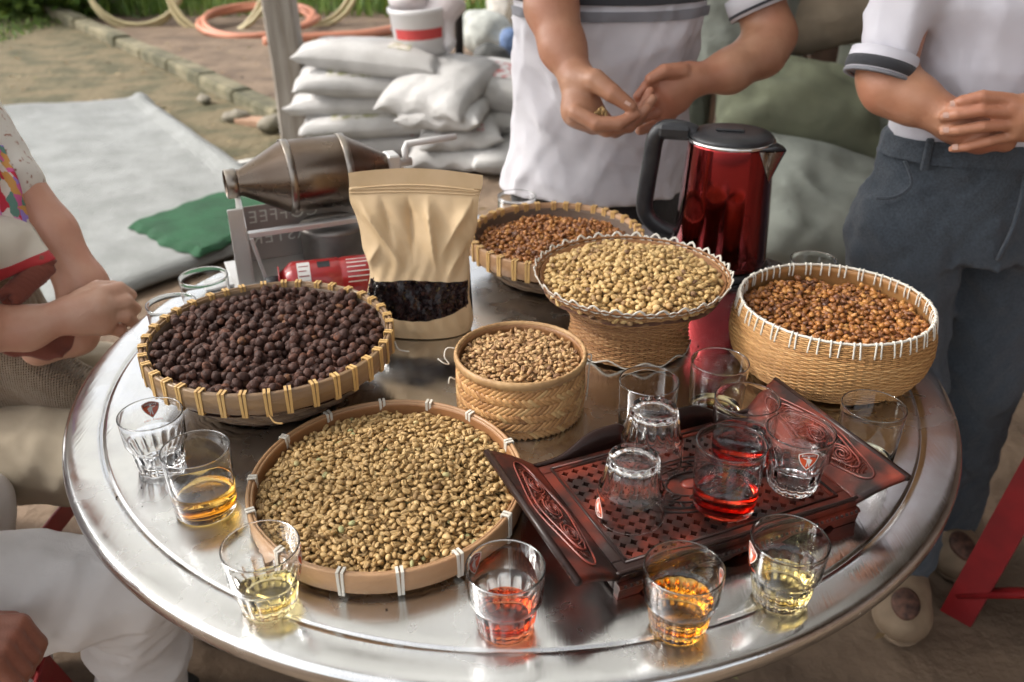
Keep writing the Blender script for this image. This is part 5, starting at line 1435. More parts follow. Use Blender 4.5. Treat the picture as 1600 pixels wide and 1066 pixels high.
# ------------------------------------------------------------------ stand-up paper pouch
pc = thing("paper_pouch", "brown kraft paper stand-up pouch with a clear window of dark dried husks", "pouch", (-0.140, 0.088, Z), (R(-2), 0, R(-3)))
kraft = mat("kraft_paper", (0.63, 0.46, 0.275), 0.7, col2=(0.56, 0.40, 0.225), scale=18, bump=0.3, bscale=60, bdist=0.002, detail=8)
PH = 0.247
def pw_(v):   # half width at height fraction v
    return float(np.interp(v, [0, 0.06, 0.2, 0.36, 0.48, 0.62, 0.8, 0.9, 1.0], [0.077, 0.079, 0.0785, 0.0750, 0.0775, 0.084, 0.0925, 0.0955, 0.0965]))
def pb_(v):   # half depth
    return float(np.interp(v, [0, 0.05, 0.2, 0.4, 0.6, 0.8, 0.87, 1.0], [0.040, 0.041, 0.037, 0.030, 0.020, 0.007, 0.0012, 0.0010]))
def psurf(u, v, side):
    x = pw_(v) * u; sh = (1 - abs(u) ** 2.4) ** 0.6
    y = pb_(v) * sh
    fade = min(1, max(0, (0.86 - v) / 0.12)) * min(1, v / 0.06)
    # big creases running down from the seal, fading at the window
    cr = 0.0
    for (u0, v0, u1, v1, a, w_) in ((-0.90, 0.84, -0.18, 0.42, 0.010, 0.10), (-0.12, 0.86, -0.02, 0.44, -0.007, 0.09), (0.18, 0.86, 0.42, 0.40, 0.008, 0.10), (0.93, 0.86, 0.45, 0.50, 0.008, 0.09), (-0.55, 0.86, -0.35, 0.55, -0.004, 0.07), (0.62, 0.40, 0.95, 0.60, 0.005, 0.08), (-0.95, 0.45, -0.6, 0.58, 0.006, 0.07), (-0.9, 0.36, -0.5, 0.30, 0.004, 0.06)):
        du, dv_ = u1 - u0, v1 - v0; L2 = du * du + dv_ * dv_; t = ((u - u0) * du + (v - v0) * dv_) / L2; tt = min(1, max(0, t))
        d = (u - u0 - tt * du) * dv_ - (v - v0 - tt * dv_) * du; d /= math.sqrt(L2); e = math.hypot(u - u0 - tt * du, v - v0 - tt * dv_)
        cr += 2.0 * a * math.exp(-(e / (w_ * 0.75))) * math.sin(math.pi * min(1, 0.15 + tt * 0.85)) 
    rip = 0.0009 * math.sin(u * 23 + 4 * math.sin(v * 9)) + 0.0007 * math.sin(v * 41 + u * 13) + 0.0012 * math.sin(u * 9 + v * 17)
    y = y + (cr + rip) * fade * (1 if side < 0 else 0.6)
    y += 0.0
    zz = PH * v + 0.004 * (u * u) * (1 if v > 0.9 else 0) * -1 + 0.003 * math.cos(u * 2) * v
    return (x + 0.002 * math.sin(v * 21) * (abs(u) > 0.9), side * y, zz)
NU, NV = 72, 96
WV0, WV1 = 0.115, 0.355
def wlow(u): return WV0 + 0.055 * (abs(u) ** 2) * 0.4 + (0.07 * max(0, u - 0.2) ** 1.2)
def whi(u): return WV1 + 0.010 * math.cos(u * 3)
def grid_part(side, keep):
    V = []; F = []; ids = {}
    for j in range(NV):
        for i in range(NU):
            if not keep(i, j): continue
            q = []
            for (a, b) in ((i, j), (i + 1, j), (i + 1, j + 1), (i, j + 1)):
                if (a, b) not in ids: ids[(a, b)] = len(V); V.append(psurf(-1 + 2 * a / NU, vmap(b, -1 + 2 * a / NU), side))
                q.append(ids[(a, b)])
            F.append(tuple(q) if side < 0 else tuple(q[::-1]))
    return V, F
J0, J1 = 14, 40
def vmap(b, u):
    a0, a1 = wlow(u), whi(u)
    if b <= J0: return a0 * b / J0
    if b <= J1: return a0 + (a1 - a0) * (b - J0) / (J1 - J0)
    return a1 + (1 - a1) * (b - J1) / (NV - J1)
inwin = lambda i, j: J0 <= j < J1 and 1 <= i < NU - 1
v, f = grid_part(-1, lambda u, v: not inwin(u, v)); fo = obj("front_panel", me_new("front_panel", v, f), kraft, pc)
v, f = grid_part(1, lambda u, v: True); obj("back_panel", me_new("back_panel", v, f), kraft, pc)
bot = [psurf(-1 + 2 * i / 24, 0.0, -1) for i in range(25)] + [psurf(1 - 2 * i / 24, 0.0, 1) for i in range(25)]
obj("gusset", me_new("gusset", bot, [tuple(range(50))[::-1]]), kraft, pc)
film = bpy.data.materials.new("window_film"); film.use_nodes = True
fn = film.node_tree; fb = fn.nodes["Principled BSDF"]; fn.nodes.remove(fb)
tb = fn.nodes.new("ShaderNodeBsdfTransparent"); tb.inputs[0].default_value = (0.95, 0.93, 0.93, 1); gb = fn.nodes.new("ShaderNodeBsdfGlossy"); gb.inputs["Roughness"].default_value = 0.12
ms = fn.nodes.new("ShaderNodeMixShader"); fr_ = fn.nodes.new("ShaderNodeFresnel"); fr_.inputs[0].default_value = 1.35
fn.links.new(fr_.outputs[0], ms.inputs[0]); fn.links.new(tb.outputs[0], ms.inputs[1]); fn.links.new(gb.outputs[0], ms.inputs[2]); fn.links.new(ms.outputs[0], fn.nodes["Material Output"].inputs[0])
v, f = grid_part(-1, inwin); obj("window", me_new("window", v, f), film, pc)
husk = mat("dried_husk", (0.04, 0.015, 0.015), 0.5, tint=((0, (0.012, 0.007, 0.009)), (0.6, (0.035, 0.016, 0.018)), (0.9, (0.075, 0.028, 0.024)), (0.97, (0.12, 0.05, 0.03)), (1, (0.22, 0.17, 0.06))))
rr = np.random.default_rng(77); hv = []; hf = []; ht = []
for i in range(2600):
    u = rr.uniform(-0.95, 0.95); v_ = rr.uniform(wlow(u) + 0.004, whi(u) - 0.002)
    p = np.array(psurf(u, v_, -1)) + np.array([0, 0.0022 + rr.random() ** 2 * 0.008, 0])
    e = np.array(Euler(rr.uniform(0, 6.28, 3)).to_matrix()); s = rr.uniform(0.0025, 0.0052)
    q = np.array([(-1, -0.5, 0), (0, -0.65, 0.25), (1, -0.3, 0), (0.9, 0.4, 0.15), (0, 0.6, 0.45), (-0.9, 0.45, 0.1)]) * s * np.array([1, 0.8, 1])
    q = q @ e.T; q[:, 1] = np.clip(q[:, 1], -0.0012, 0.004); q = q + p
    o = len(hv); hv += [tuple(a) for a in q]; hf += [(o, o + 1, o + 4, o + 5), (o + 1, o + 2, o + 3, o + 4)]; ht += [rr.random()] * 6
m = me_new("dried_husks", hv, hf, False); set_tint(m, ht); o = obj("dried_husks", m, husk, pc, kind="stuff")
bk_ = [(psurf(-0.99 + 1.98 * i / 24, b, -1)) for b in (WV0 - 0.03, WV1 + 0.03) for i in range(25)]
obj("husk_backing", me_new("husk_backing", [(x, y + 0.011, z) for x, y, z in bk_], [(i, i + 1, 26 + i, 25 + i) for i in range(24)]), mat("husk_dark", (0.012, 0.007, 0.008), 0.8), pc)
for zf in (0.865, 0.885, 0.905):
    pts = [psurf(-0.985 + 1.97 * i / 30, zf, -1) for i in range(31)]; pts = [(x, y - 0.0006, z) for x, y, z in pts]
    v, f = tube(pts, 0.0011, 6); obj("zip_ridge", me_new("zip_ridge", v, f), kraft, pc)

# ------------------------------------------------------------------ hand-cranked drum roaster
ro = thing("drum_roaster", "steel drum coffee roaster on a stand behind the paper pouch", "roaster", (-0.463, 0.295, Z), (0, 0, R(24)))
dsteel = mat("heat_stained_steel", (0.20, 0.155, 0.12), 0.34, 1.0, col2=(0.13, 0.085, 0.06), scale=9, rvar=0.08, mixpow=(0.4, 0.7), bump=0.05, bscale=30)
bsteel = mat("bright_steel", (0.74, 0.72, 0.69), 0.42, 0.7, col2=(0.62, 0.60, 0.57), scale=12, rvar=0.08)
def axis_lathe(pr, n=48, parent=ro, name="drum", mt=dsteel, base=(0, 0.0, 0.163)):
    v, f = lathe([(r_, z) for z, r_ in pr], n)
    v = [(base[0] + z, base[1] + x, base[2] + y) for x, y, z in v]
    return obj(name, me_new(name, v, f), mt, parent)
DR = 0.061
band_m = mat("band_steel", (0.36, 0.32, 0.28), 0.30, 1.0, col2=(0.26, 0.22, 0.18), scale=14)
v, f = lathe([(0.0225, -0.012), (0.0225, 0.012), (DR - 0.002, 0.082), (DR, 0.088), (DR, 0.186), (DR - 0.002, 0.192), (0.020, 0.262), (0.014, 0.268), (0.014, 0.255), (0.018, 0.252), (DR - 0.004, 0.188), (DR - 0.003, 0.090), (0.0205, 0.012), (0.0205, -0.012)], 56, closed=True)
v = [(z, x, 0.163 + y) for x, y, z in v]; dr = obj("drum", me_new("drum", v, f), dsteel, ro)
for a in (0.083, 0.179):
    v, f = lathe([(DR + 0.0002, a), (DR + 0.0018, a + 0.001), (DR + 0.0018, a + 0.012), (DR + 0.0002, a + 0.013)], 56, closed=True); obj("drum_band", me_new("drum_band", [(z, x, 0.163 + y) for x, y, z in v], f), band_m, dr)
v, f = lathe([(0.0228, -0.0135), (0.0245, -0.012), (0.0245, 0.004), (0.0228, 0.006)], 40, closed=True); obj("mouth_collar", me_new("mouth_collar", [(z, x, 0.163 + y) for x, y, z in v], f), band_m, dr)
v, f = tube([(0.25, 0, 0.163), (0.31, 0, 0.163)], 0.008, 12); obj("axle", me_new("axle", v, f), bsteel, ro)
mb = MB(); mb.add(*box(0.262, 0.285, -0.02, 0.02, 0.150, 0.182, 0.003)); mb.obj("bearing_block", bsteel, ro, smooth=False)
v, f = tube([(0.30, 0.0, 0.163), (0.30, 0.004, 0.185), (0.305, 0.01, 0.192), (0.40, 0.012, 0.194)], 0.006, 10); obj("crank_handle", me_new("crank_handle", v, f), mat("white_sleeve", (0.72, 0.70, 0.68), 0.4), ro)
# end plates
def plate(x, nm):
    q = [(-0.052, 0.0), (0.052, 0.0), (0.046, 0.10), (0.026, 0.142), (0.018, 0.146), (0.014, 0.138), (-0.014, 0.138), (-0.018, 0.146), (-0.026, 0.142), (-0.046, 0.10)]
    k = len(q); v = [(x - 0.0015, a, b) for a, b in q] + [(x + 0.0015, a, b) for a, b in q]
    f = [tuple(range(k))[::-1], tuple(range(k, 2 * k))] + [(i, (i + 1) % k, k + (i + 1) % k, k + i) for i in range(k)]
    return obj(nm, me_new(nm, v, f, False), bsteel, ro)
plate(0.004, "end_plate"); plate(0.268, "end_plate")
mb = MB(); mb.add(*box(-0.022, 0.0024, -0.056, -0.051, 0.0, 0.137, 0.001)); mb.obj("plate_flange", bsteel, ro, smooth=False)
mb = MB(); mb.add(*box(-0.03, 0.29, -0.062, 0.062, 0.0, 0.003, 0.001)); mb.obj("base_plate", bsteel, ro, smooth=False)
mb = MB(); mb.add(*box(0.006, 0.266, -0.0535, -0.050, 0.083, 0.092, 0.0008)); mb.add(*box(0.006, 0.266, -0.050, -0.040, 0.089, 0.092, 0.0008)); mb.obj("front_bar", bsteel, ro, smooth=False)
mb = MB(); v, f = box(0.006, 0.013, -0.003, 0.003, 0.003, 0.083, 0.001); mb.add([(x + 0.016 * (1 - (z / 0.083)), y - 0.052, z) for x, y, z in v], f); mb.obj("strut", bsteel, ro, smooth=False)
mb = MB(); mb.add(*box(0.006, 0.266, 0.044, 0.0462, 0.003, 0.105, 0.0006)); bp_ = mb.obj("back_panel", mat("panel_steel", (0.42, 0.39, 0.36), 0.45, 0.6), ro, smooth=False)
lt = mat("letter_pale", (0.80, 0.82, 0.76), 0.6)
for s_, zz in (("COFFEE", 0.074), ("ROASTER", 0.034)):
    tv, tf = text_geo(s_, 0.032, 1.15); mx = min(p[0] for p in tv); Mx = max(p[0] for p in tv)
    # cut letters are seen from behind, so they run from right to left
    V = [(0.022 + (Mx - x), 0.0432, zz + y) for x, y, z in tv]; obj("lettering", me_new("lettering", V, tf, False), lt, bp_)
v, f = lathe([(0.001, 0.003), (0.052, 0.003), (0.055, 0.010), (0.055, 0.060), (0.058, 0.064), (0.058, 0.069), (0.054, 0.073), (0.014, 0.076), (0.009, 0.073), (0.009, 0.064), (0.001, 0.064)], 40)
obj("burner_pot", me_new("burner_pot", [(x + 0.155, y - 0.004, z) for x, y, z in v], f), mat("dull_pot", (0.26, 0.24, 0.22), 0.5, 0.8, col2=(0.17, 0.15, 0.14), scale=20), ro)
mb = MB(); mb.add(*box(-0.075, -0.028, -0.05, -0.012, 0.0, 0.006, 0.001)); mb.obj("foot_plate", bsteel, ro, smooth=False)

# ------------------------------------------------------------------ red gas canister
gx = Vector((-0.385, 0.175, Z + 0.0335)); gd = Vector((-0.215, 0.222, Z + 0.0335)) - gx
ga = math.atan2(gd.y, gd.x)
gcn = thing("gas_canister", "red gas canister lying on its side behind the dark basket", "canister", (gx.x, gx.y, Z), (0, 0, ga))
canred = mat("can_red", (0.40, 0.022, 0.022), 0.3, coat=0.5, col2=(0.33, 0.018, 0.02), scale=30)
def along(pr, name, mt, parent=gcn, n=40):
    v, f = lathe([(r_, z) for z, r_ in pr], n); return obj(name, me_new(name, [(z, x, 0.0335 + y) for x, y, z in v], f), mt, parent)
along([(0.012, 0.001), (0.012, 0.018), (0.020, 0.024), (0.030, 0.0325), (0.034, 0.0334), (0.105, 0.0334), (0.107, 0.0322), (0.111, 0.0322), (0.113, 0.0334), (0.172, 0.0334), (0.176, 0.030), (0.176, 0.001)], "can_body", canred)
along([(-0.012, 0.001), (-0.012, 0.012), (0.000, 0.0135), (0.013, 0.0135), (0.013, 0.001)], "black_cap", blk)
along([(0.010, 0.0285), (0.0125, 0.0285), (0.0125, 0.012), (0.010, 0.012)], "flange", canred)
def can_patch(x0, x1, a0, a1, nm, mt, off=0.0003, parent=gcn):
    V = []; F = []; n = 10
    for i in range(n + 1):
        a = R(a0 + (a1 - a0) * i / n); r_ = 0.0334 + off
        V += [(x0, r_ * math.cos(a), 0.0335 + r_ * math.sin(a)), (x1, r_ * math.cos(a), 0.0335 + r_ * math.sin(a))]
    for i in range(n): F.append((2 * i, 2 * i + 1, 2 * i + 3, 2 * i + 2)[::1 if a1 < a0 else -1])
    return obj(nm, me_new(nm, V, F), mt, parent)
lb = can_patch(0.040, 0.060, 95, 200, "white_label", mat("label_white", (0.70, 0.68, 0.65), 0.5))
for k in range(5): can_patch(0.042, 0.058 - 0.004 * (k % 2), 112 + k * 15, 115 + k * 15, "label_stripe", mat("label_ink", (0.25, 0.04, 0.04), 0.5), 0.0006, lb)
can_patch(0.072, 0.092, 98, 122, "dark_slot", blk, 0.0004)
for k in range(6): can_patch(0.118, 0.160 - 0.006 * (k % 3), 100 + k * 14, 103 + k * 14, "white_print", em_wh, 0.0004)

# ------------------------------------------------------------------ electric kettle
kt = thing("electric_kettle", "red metallic electric kettle with black handle and lid", "kettle", (0.366, 0.334, Z), (0, 0, R(-14)))
kred = mat("kettle_red", (0.26, 0.005, 0.006), 0.09, 1.0, col2=(0.14, 0.003, 0.004), scale=6, coat=0.6)
kblk = mat("kettle_black", (0.014, 0.014, 0.016), 0.35, col2=(0.022, 0.022, 0.024), scale=60, bump=0.1, bscale=500, bdist=0.0006)
v, f = lathe([(0.001, 0.012), (0.080, 0.012), (0.0825, 0.015), (0.0825, 0.022), (0.0815, 0.04), (0.0765, 0.13), (0.0715, 0.222), (0.0705, 0.2255), (0.069, 0.2255), (0.069, 0.20), (0.001, 0.20)], 72); obj("kettle_wall", me_new("kettle_wall", v, f), kred, kt)
v, f = lathe([(0.0708, 0.2240), (0.0722, 0.2250), (0.0722, 0.2285), (0.0700, 0.2300), (0.0660, 0.2298), (0.0660, 0.2240)], 72, closed=True); obj("rim_ring", me_new("rim_ring", v, f), mat("chrome", (0.75, 0.74, 0.72), 0.12, 1.0), kt)
v, f = lathe([(0.0690, 0.2292), (0.0685, 0.2330), (0.0640, 0.2375), (0.045, 0.2410), (0.020, 0.2412), (0.001, 0.2410)], 64); obj("lid", me_new("lid", v, f), kblk, kt)
mb = MB(); v, f = box(-0.028, 0.020, -0.009, 0.009, 0.2405, 0.2450, 0.002); mb.add(v, f); mb.obj("lid_catch", kblk, kt, smooth=False)
v, f = lathe([(0.001, 0.0), (0.086, 0.0), (0.088, 0.003), (0.086, 0.011), (0.001, 0.0115)], 56); obj("base_ring", me_new("base_ring", v, f), kblk, kt)
# handle opposite the spout (local -x)
hp = spline([(-0.060, 0, 0.232), (-0.085, 0, 0.2385), (-0.112, 0, 0.2370), (-0.126, 0, 0.220), (-0.130, 0, 0.185), (-0.134, 0, 0.140), (-0.136, 0, 0.100), (-0.128, 0, 0.078), (-0.108, 0, 0.062), (-0.083, 0, 0.052)], 7)
hr = [0.0135 if i < 10 else 0.0125 for i in range(len(hp))]
v, f = tube(hp, [0.0150] * len(hp), 14, flat=0.85, up=(0, 1, 0)); obj("handle", me_new("handle", v, f), kblk, kt)
mb = MB(); mb.add(*box(-0.122, -0.066, -0.0165, 0.0165, 0.222, 0.246, 0.006)); mb.obj("hinge_block", kblk, kt, smooth=False)
# spout: bright folded lip on +x
V = []; F = []; n = 14; K = 9; SPA = R(-24)
for j in range(K + 1):
    t = j / K; z = 0.165 + 0.058 * t; w_ = 0.44 * t ** 0.9 + 0.02; out = 0.024 * t ** 1.1
    rb = float(np.interp(z, [0.13, 0.222], [0.0765, 0.0715])) + 0.0006
    for i in range(n + 1):
        q = -1 + 2 * i / n; a = q * w_ + SPA; rr_ = rb + out * (1 - abs(q)) ** 0.75
        V.append((rr_ * math.cos(a), rr_ * math.sin(a), z))
for j in range(K):
    for i in range(n): F.append((j * (n + 1) + i, j * (n + 1) + i + 1, (j + 1) * (n + 1) + i + 1, (j + 1) * (n + 1) + i))
sp = obj("spout", me_new("spout", V, F), mat("spout_steel", (0.52, 0.46, 0.40), 0.2, 1.0), kt)
V = []; F = []
for i in range(n + 1):
    q = -1 + 2 * i / n; a = q * 0.46 + SPA; rr_ = 0.0722 + 0.024 * (1 - abs(q)) ** 0.9; V += [(0.066 * math.cos(a), 0.066 * math.sin(a), 0.2305), (rr_ * math.cos(a), rr_ * math.sin(a), 0.2245), (0.0715 * math.cos(a), 0.0715 * math.sin(a), 0.2238)]
for i in range(n):
    for k in range(3): F.append((i * 3 + k, i * 3 + (k + 1) % 3, i * 3 + 3 + (k + 1) % 3, i * 3 + 3 + k))
obj("spout_cover", me_new("spout_cover", V, F), kblk, kt)

# crumbs on the steel
rr = np.random.default_rng(5); mb = MB()
for i in range(70):
    a = rr.uniform(0, 6.28); q = 0.56 * math.sqrt(rr.random()); s = rr.uniform(0.0006, 0.0016)
    v, f = lathe([(0.0002, 0.0), (s, s * 0.3), (s * 0.7, s), (0.0002, s * 1.2)], 5); mb.xf(v, f, Matrix.Translation((q * math.cos(a), q * math.sin(a), 0)) @ Matrix.Rotation(rr.uniform(0, 6), 4, 'Z') @ Matrix.Diagonal((1.6, 0.8, 0.7, 1)))
o = mb.obj("crumbs", mat("crumb", (0.03, 0.018, 0.012), 0.8), kind="stuff", loc=(0, 0, Z)); tag(o, "tiny dark coffee crumbs scattered over the steel table", "crumbs")
bean_var = []
for t in range(6):
    m = me_new("palm_bean", bean_set[t % 5][0], bean_set[t % 5][1]); set_tint(m, 0.3 + 0.1 * t); m.materials.append(green_m); bean_var.append(m)
# ------------------------------------------------------------------ people
def fabric(name, col, col2, ns=6, bump=0.35, bs=26, thread=9000, rough=0.85):
    m = weave_mat(name, col, col2, sc=thread, rough=rough, bump=bump, noise=ns, sheen=0.15, relief=40.0); return m
skin_a = skin("skin_tan", (0.40, 0.205, 0.122), (0.32, 0.145, 0.080), (0.385, 0.15, 0.085))
skin_b = skin("skin_warm", (0.42, 0.21, 0.122), (0.35, 0.155, 0.085), (0.41, 0.16, 0.09))
skin_c = skin("skin_light", (0.62, 0.38, 0.27), (0.56, 0.30, 0.20), (0.60, 0.29, 0.20))
nail_m = mat("nail", (0.60, 0.38, 0.30), 0.3)
hair_m = mat("black_hair", (0.012, 0.010, 0.009), 0.45, bump=0.5, bscale=60, stretch=(8, 8, 1))
def head(c, s=1.0, face=0.0):
    """cranium, jaw, nose, brows and ears as distance shapes; face is the heading of the nose in radians"""
    cf, sf = math.cos(face), math.sin(face)
    def P(f_, l_, z_): return (c[0] + s * (f_ * cf - l_ * sf), c[1] + s * (f_ * sf + l_ * cf), c[2] + s * z_)
    q = [ell(P(-0.01, 0, 0.02), (0.094 * s, 0.078 * s, 0.105 * s), (0, 0, face), k=0.02), ell(P(0.025, 0, -0.055), (0.066 * s, 0.058 * s, 0.072 * s), (0, 0, face), k=0.03),
         cone(P(0.088, 0, 0.008), P(0.108, 0, -0.028), 0.008 * s, 0.013 * s, 0.012), cone(P(0.080, -0.03, 0.028), P(0.080, 0.03, 0.028), 0.010 * s, 0.010 * s, 0.012), cone(P(0.084, -0.02, -0.062), P(0.084, 0.02, -0.062), 0.008 * s, 0.008 * s, 0.01)]
    for e in (-1, 1): q += [ell(P(-0.01, 0.080 * e, -0.005), (0.018 * s, 0.010 * s, 0.032 * s), (0, 0, face), k=0.008)]
    return q, P
def finish_head(t, P, s=1.0):
    for e in (-1, 1):
        v, f = lathe([(0.0005, -0.011), (0.008, -0.008), (0.0112, 0), (0.008, 0.008), (0.0005, 0.011)], 12); o = obj("eye", me_new("eye", v, f), em_wh, t, P(0.074, 0.031 * e, 0.005))
        v, f = lathe([(0.0005, -0.005), (0.005, -0.003), (0.0055, 0), (0.005, 0.003), (0.0005, 0.005)], 10); obj("iris", me_new("iris", v, f), hair_m, o, tuple(Vector(P(0.0825, 0.031 * e, 0.005)) - Vector(P(0.074, 0.031 * e, 0.005))))
def nail(t, p, d, up, s=0.0055):
    d = Vector(d).normalized(); u = Vector(up); u = (u - d * u.dot(d)).normalized(); b = d.cross(u)
    V = []; F = []
    for i in range(5):
        for j in range(4):
            a = -1 + 2 * j / 3; l = i / 4; V.append(tuple(Vector(p) + d * (l * s * 1.9 - s) + b * (a * s * (1 - 0.25 * (l ** 4))) + u * (0.0010 - 0.0018 * a * a)))
    for i in range(4):
        for j in range(3): F.append((i * 4 + j, i * 4 + j + 1, i * 4 + j + 5, i * 4 + j + 4))
    obj("fingernail", me_new("fingernail", V, F), nail_m, t)

# ---------------- the standing man with a handful of beans
man = thing("person", "standing man in a white striped polo shirt cupping coffee beans in his hands", "person", (0.19, 0.80, 0))
def L_(pts): return [tuple(np.array(p) - np.array([0.19, 0.80, 0.0])) for p in pts]
K_ = 0.0025
def hand_r():
    q = []
    q += [cone(*L_([(0.1200, 0.5250, 1.0010), (0.1217, 0.4920, 0.9577)]), 0.029, 0.030, 0.02), cone(*L_([(0.1217, 0.4920, 0.9577), (0.1492, 0.4880, 0.9355)]), 0.028, 0.022, 0.02), cone(*L_([(0.1338, 0.5100, 0.9790), (0.1645, 0.5050, 0.9394)]), 0.020, 0.015, 0.02)]
    q += [cone(*L_([(0.1585, 0.5000, 0.9324), (0.2032, 0.5050, 0.9217)]), 0.016, 0.012, 0.012)]
    q += chain(L_([(0.1139, 0.4620, 0.9604), (0.1498, 0.4440, 0.9445), (0.1884, 0.4440, 0.9445), (0.2202, 0.4520, 0.9596)]), [0.0150, 0.0142, 0.0128, 0.0100], K_)
    q += chain(L_([(0.1293, 0.4750, 0.9411), (0.1705, 0.4620, 0.9283), (0.2121, 0.4660, 0.9343), (0.2427, 0.4780, 0.9648)]), [0.0135, 0.0128, 0.0116, 0.0094], K_)
    q += chain(L_([(0.1462, 0.4920, 0.9298), (0.1896, 0.4860, 0.9196), (0.2309, 0.4900, 0.9398), (0.2549, 0.4980, 0.9762)]), [0.0128, 0.0120, 0.0108, 0.0088], K_)
    q += chain(L_([(0.1635, 0.5120, 0.9246), (0.2062, 0.5100, 0.9204), (0.2402, 0.5150, 0.9524), (0.2526, 0.5200, 0.9850)]), [0.0125, 0.0115, 0.0105, 0.0085], K_)
    q += [cone(*L_([(0.1211, 0.5120, 1.0106), (0.1475, 0.4820, 1.0124)]), 0.024, 0.0195, 0.018)] + chain(L_([(0.1475, 0.4820, 1.0124), (0.1773, 0.4620, 0.9944), (0.2103, 0.4520, 0.9732)]), [0.0205, 0.0165, 0.0120], K_)
    return q
def hand_l():
    q = [cone(*L_([(0.3410, 0.5850, 0.9911), (0.2932, 0.5750, 0.9646)]), 0.028, 0.031, 0.02), cone(*L_([(0.3248, 0.5800, 0.9992), (0.2828, 0.5720, 0.9831)]), 0.024, 0.024, 0.02), cone(*L_([(0.3180, 0.5850, 0.9502), (0.2875, 0.5750, 0.9306)]), 0.022, 0.018, 0.02)]
    q += chain(L_([(0.2897, 0.5650, 0.9881), (0.2520, 0.5520, 0.9885), (0.2334, 0.5450, 0.9689)]), [0.0128, 0.0112, 0.0092], K_)
    q += chain(L_([(0.2891, 0.5650, 0.9668), (0.2488, 0.5480, 0.9587), (0.2250, 0.5400, 0.9415)]), [0.0128, 0.0112, 0.0092], K_)
    q += chain(L_([(0.2942, 0.5700, 0.9440), (0.2566, 0.5550, 0.9307), (0.2298, 0.5480, 0.9203)]), [0.0122, 0.0108, 0.0090], K_)
    q += chain(L_([(0.3045, 0.5800, 0.9270), (0.2722, 0.5680, 0.9091), (0.2447, 0.5600, 0.9012)]), [0.0130, 0.0112, 0.0090], K_)
    q += chain(L_([(0.3163, 0.5650, 1.0116), (0.2805, 0.5500, 1.0145), (0.2543, 0.5420, 1.0023)]), [0.0175, 0.0135, 0.0105], K_)
    return q
hq, HP = head((0.0, -0.03, 1.66), 1.0, -math.pi / 2)
prims = [loft([(0.70, 0.0, 0, 0.14, 0.08), (1.10, 0.0, 0, 0.15, 0.085), (1.36, 0, 0, 0.15, 0.08), (1.45, 0, 0.0, 0.07, 0.05)], 0.03), cone((0, 0.0, 1.42), (0, -0.02, 1.58), 0.056, 0.052, 0.03)] + hq
prims += [cone((-0.15, 0, 1.37), (-0.19, 0, 1.36), 0.06, 0.06, 0.03), cone((-0.19, 0, 1.36), *L_([(0.0686, 0.6650, 1.1783)]), 0.056, 0.047, 0.02)] + chain(L_([(0.0686, 0.6650, 1.1783), (0.0732, 0.6250, 1.1180), (0.0941, 0.5750, 1.0520), (0.1188, 0.5280, 1.0050)]), [0.047, 0.048, 0.041, 0.0290], 0.02) + hand_r()
prims += [cone((0.15, 0, 1.37), (0.19, 0, 1.36), 0.06, 0.06, 0.03), cone((0.19, 0, 1.36), *L_([(0.5110, 0.7000, 1.0515)]), 0.056, 0.047, 0.02)] + chain(L_([(0.5110, 0.7000, 1.0515), (0.4884, 0.6720, 1.0272), (0.4188, 0.6250, 0.9998), (0.3453, 0.5880, 0.9893)]), [0.047, 0.047, 0.040, 0.0275], 0.02) + hand_l()
body("skin", prims, 0.0033, skin_a, man, it=2)
finish_head(man, HP)
hairq = [ell(HP(-0.022, 0, 0.045), (0.098, 0.088, 0.098), (0, 0, -math.pi / 2), k=0.02), ell(HP(-0.05, 0, -0.01), (0.062, 0.080, 0.08), (0, 0, -math.pi / 2), k=0.02)]
body("hair", hairq, 0.008, hair_m, man)
nail(man, L_([(0.2041, 0.4425, 0.9822)])[0], (0.5, -0.1, -0.32), (0.25, -0.6, 0.75), 0.0058)
_A = Vector((0.19, 0, 1.36)); _B = Vector(L_([(0.5110, 0.7000, 1.0515)])[0]); SLV = tuple(_A + (_B - _A) * 0.66); _d = (_B - _A).normalized()
shirt_w = fabric("white_cotton", (0.66, 0.64, 0.67), (0.58, 0.56, 0.59))
def shirt_disp(p):
    a = wrinkle(301, 0.0075, (30, 66), (1, 1, 0.55))(p)
    return a
sp_ = [loft([(0.705, -0.015, -0.005, 0.219, 0.137), (0.80, 0.0, -0.008, 0.208, 0.135), (0.95, 0.005, -0.018, 0.200, 0.130), (1.10, 0.005, -0.02, 0.205, 0.132), (1.25, 0.0, -0.01, 0.212, 0.128), (1.36, 0, 0, 0.195, 0.105), (1.43, 0, 0, 0.12, 0.075), (1.455, 0, 0.0, 0.075, 0.062)], 0.02)]
sp_ += [cone((-0.14, 0, 1.36), (-0.20, -0.005, 1.33), 0.080, 0.076, 0.04), cone((-0.20, -0.005, 1.33), *L_([(0.0589, 0.7000, 1.2438)]), 0.074, 0.066, 0.02), cone((0.14, 0, 1.36), (0.20, -0.005, 1.33), 0.080, 0.076, 0.04), cone((0.20, -0.005, 1.33), SLV, 0.074, 0.062, 0.02)]
body("polo_shirt", sp_, 0.0062, shirt_w, man, it=2, disp=shirt_disp)
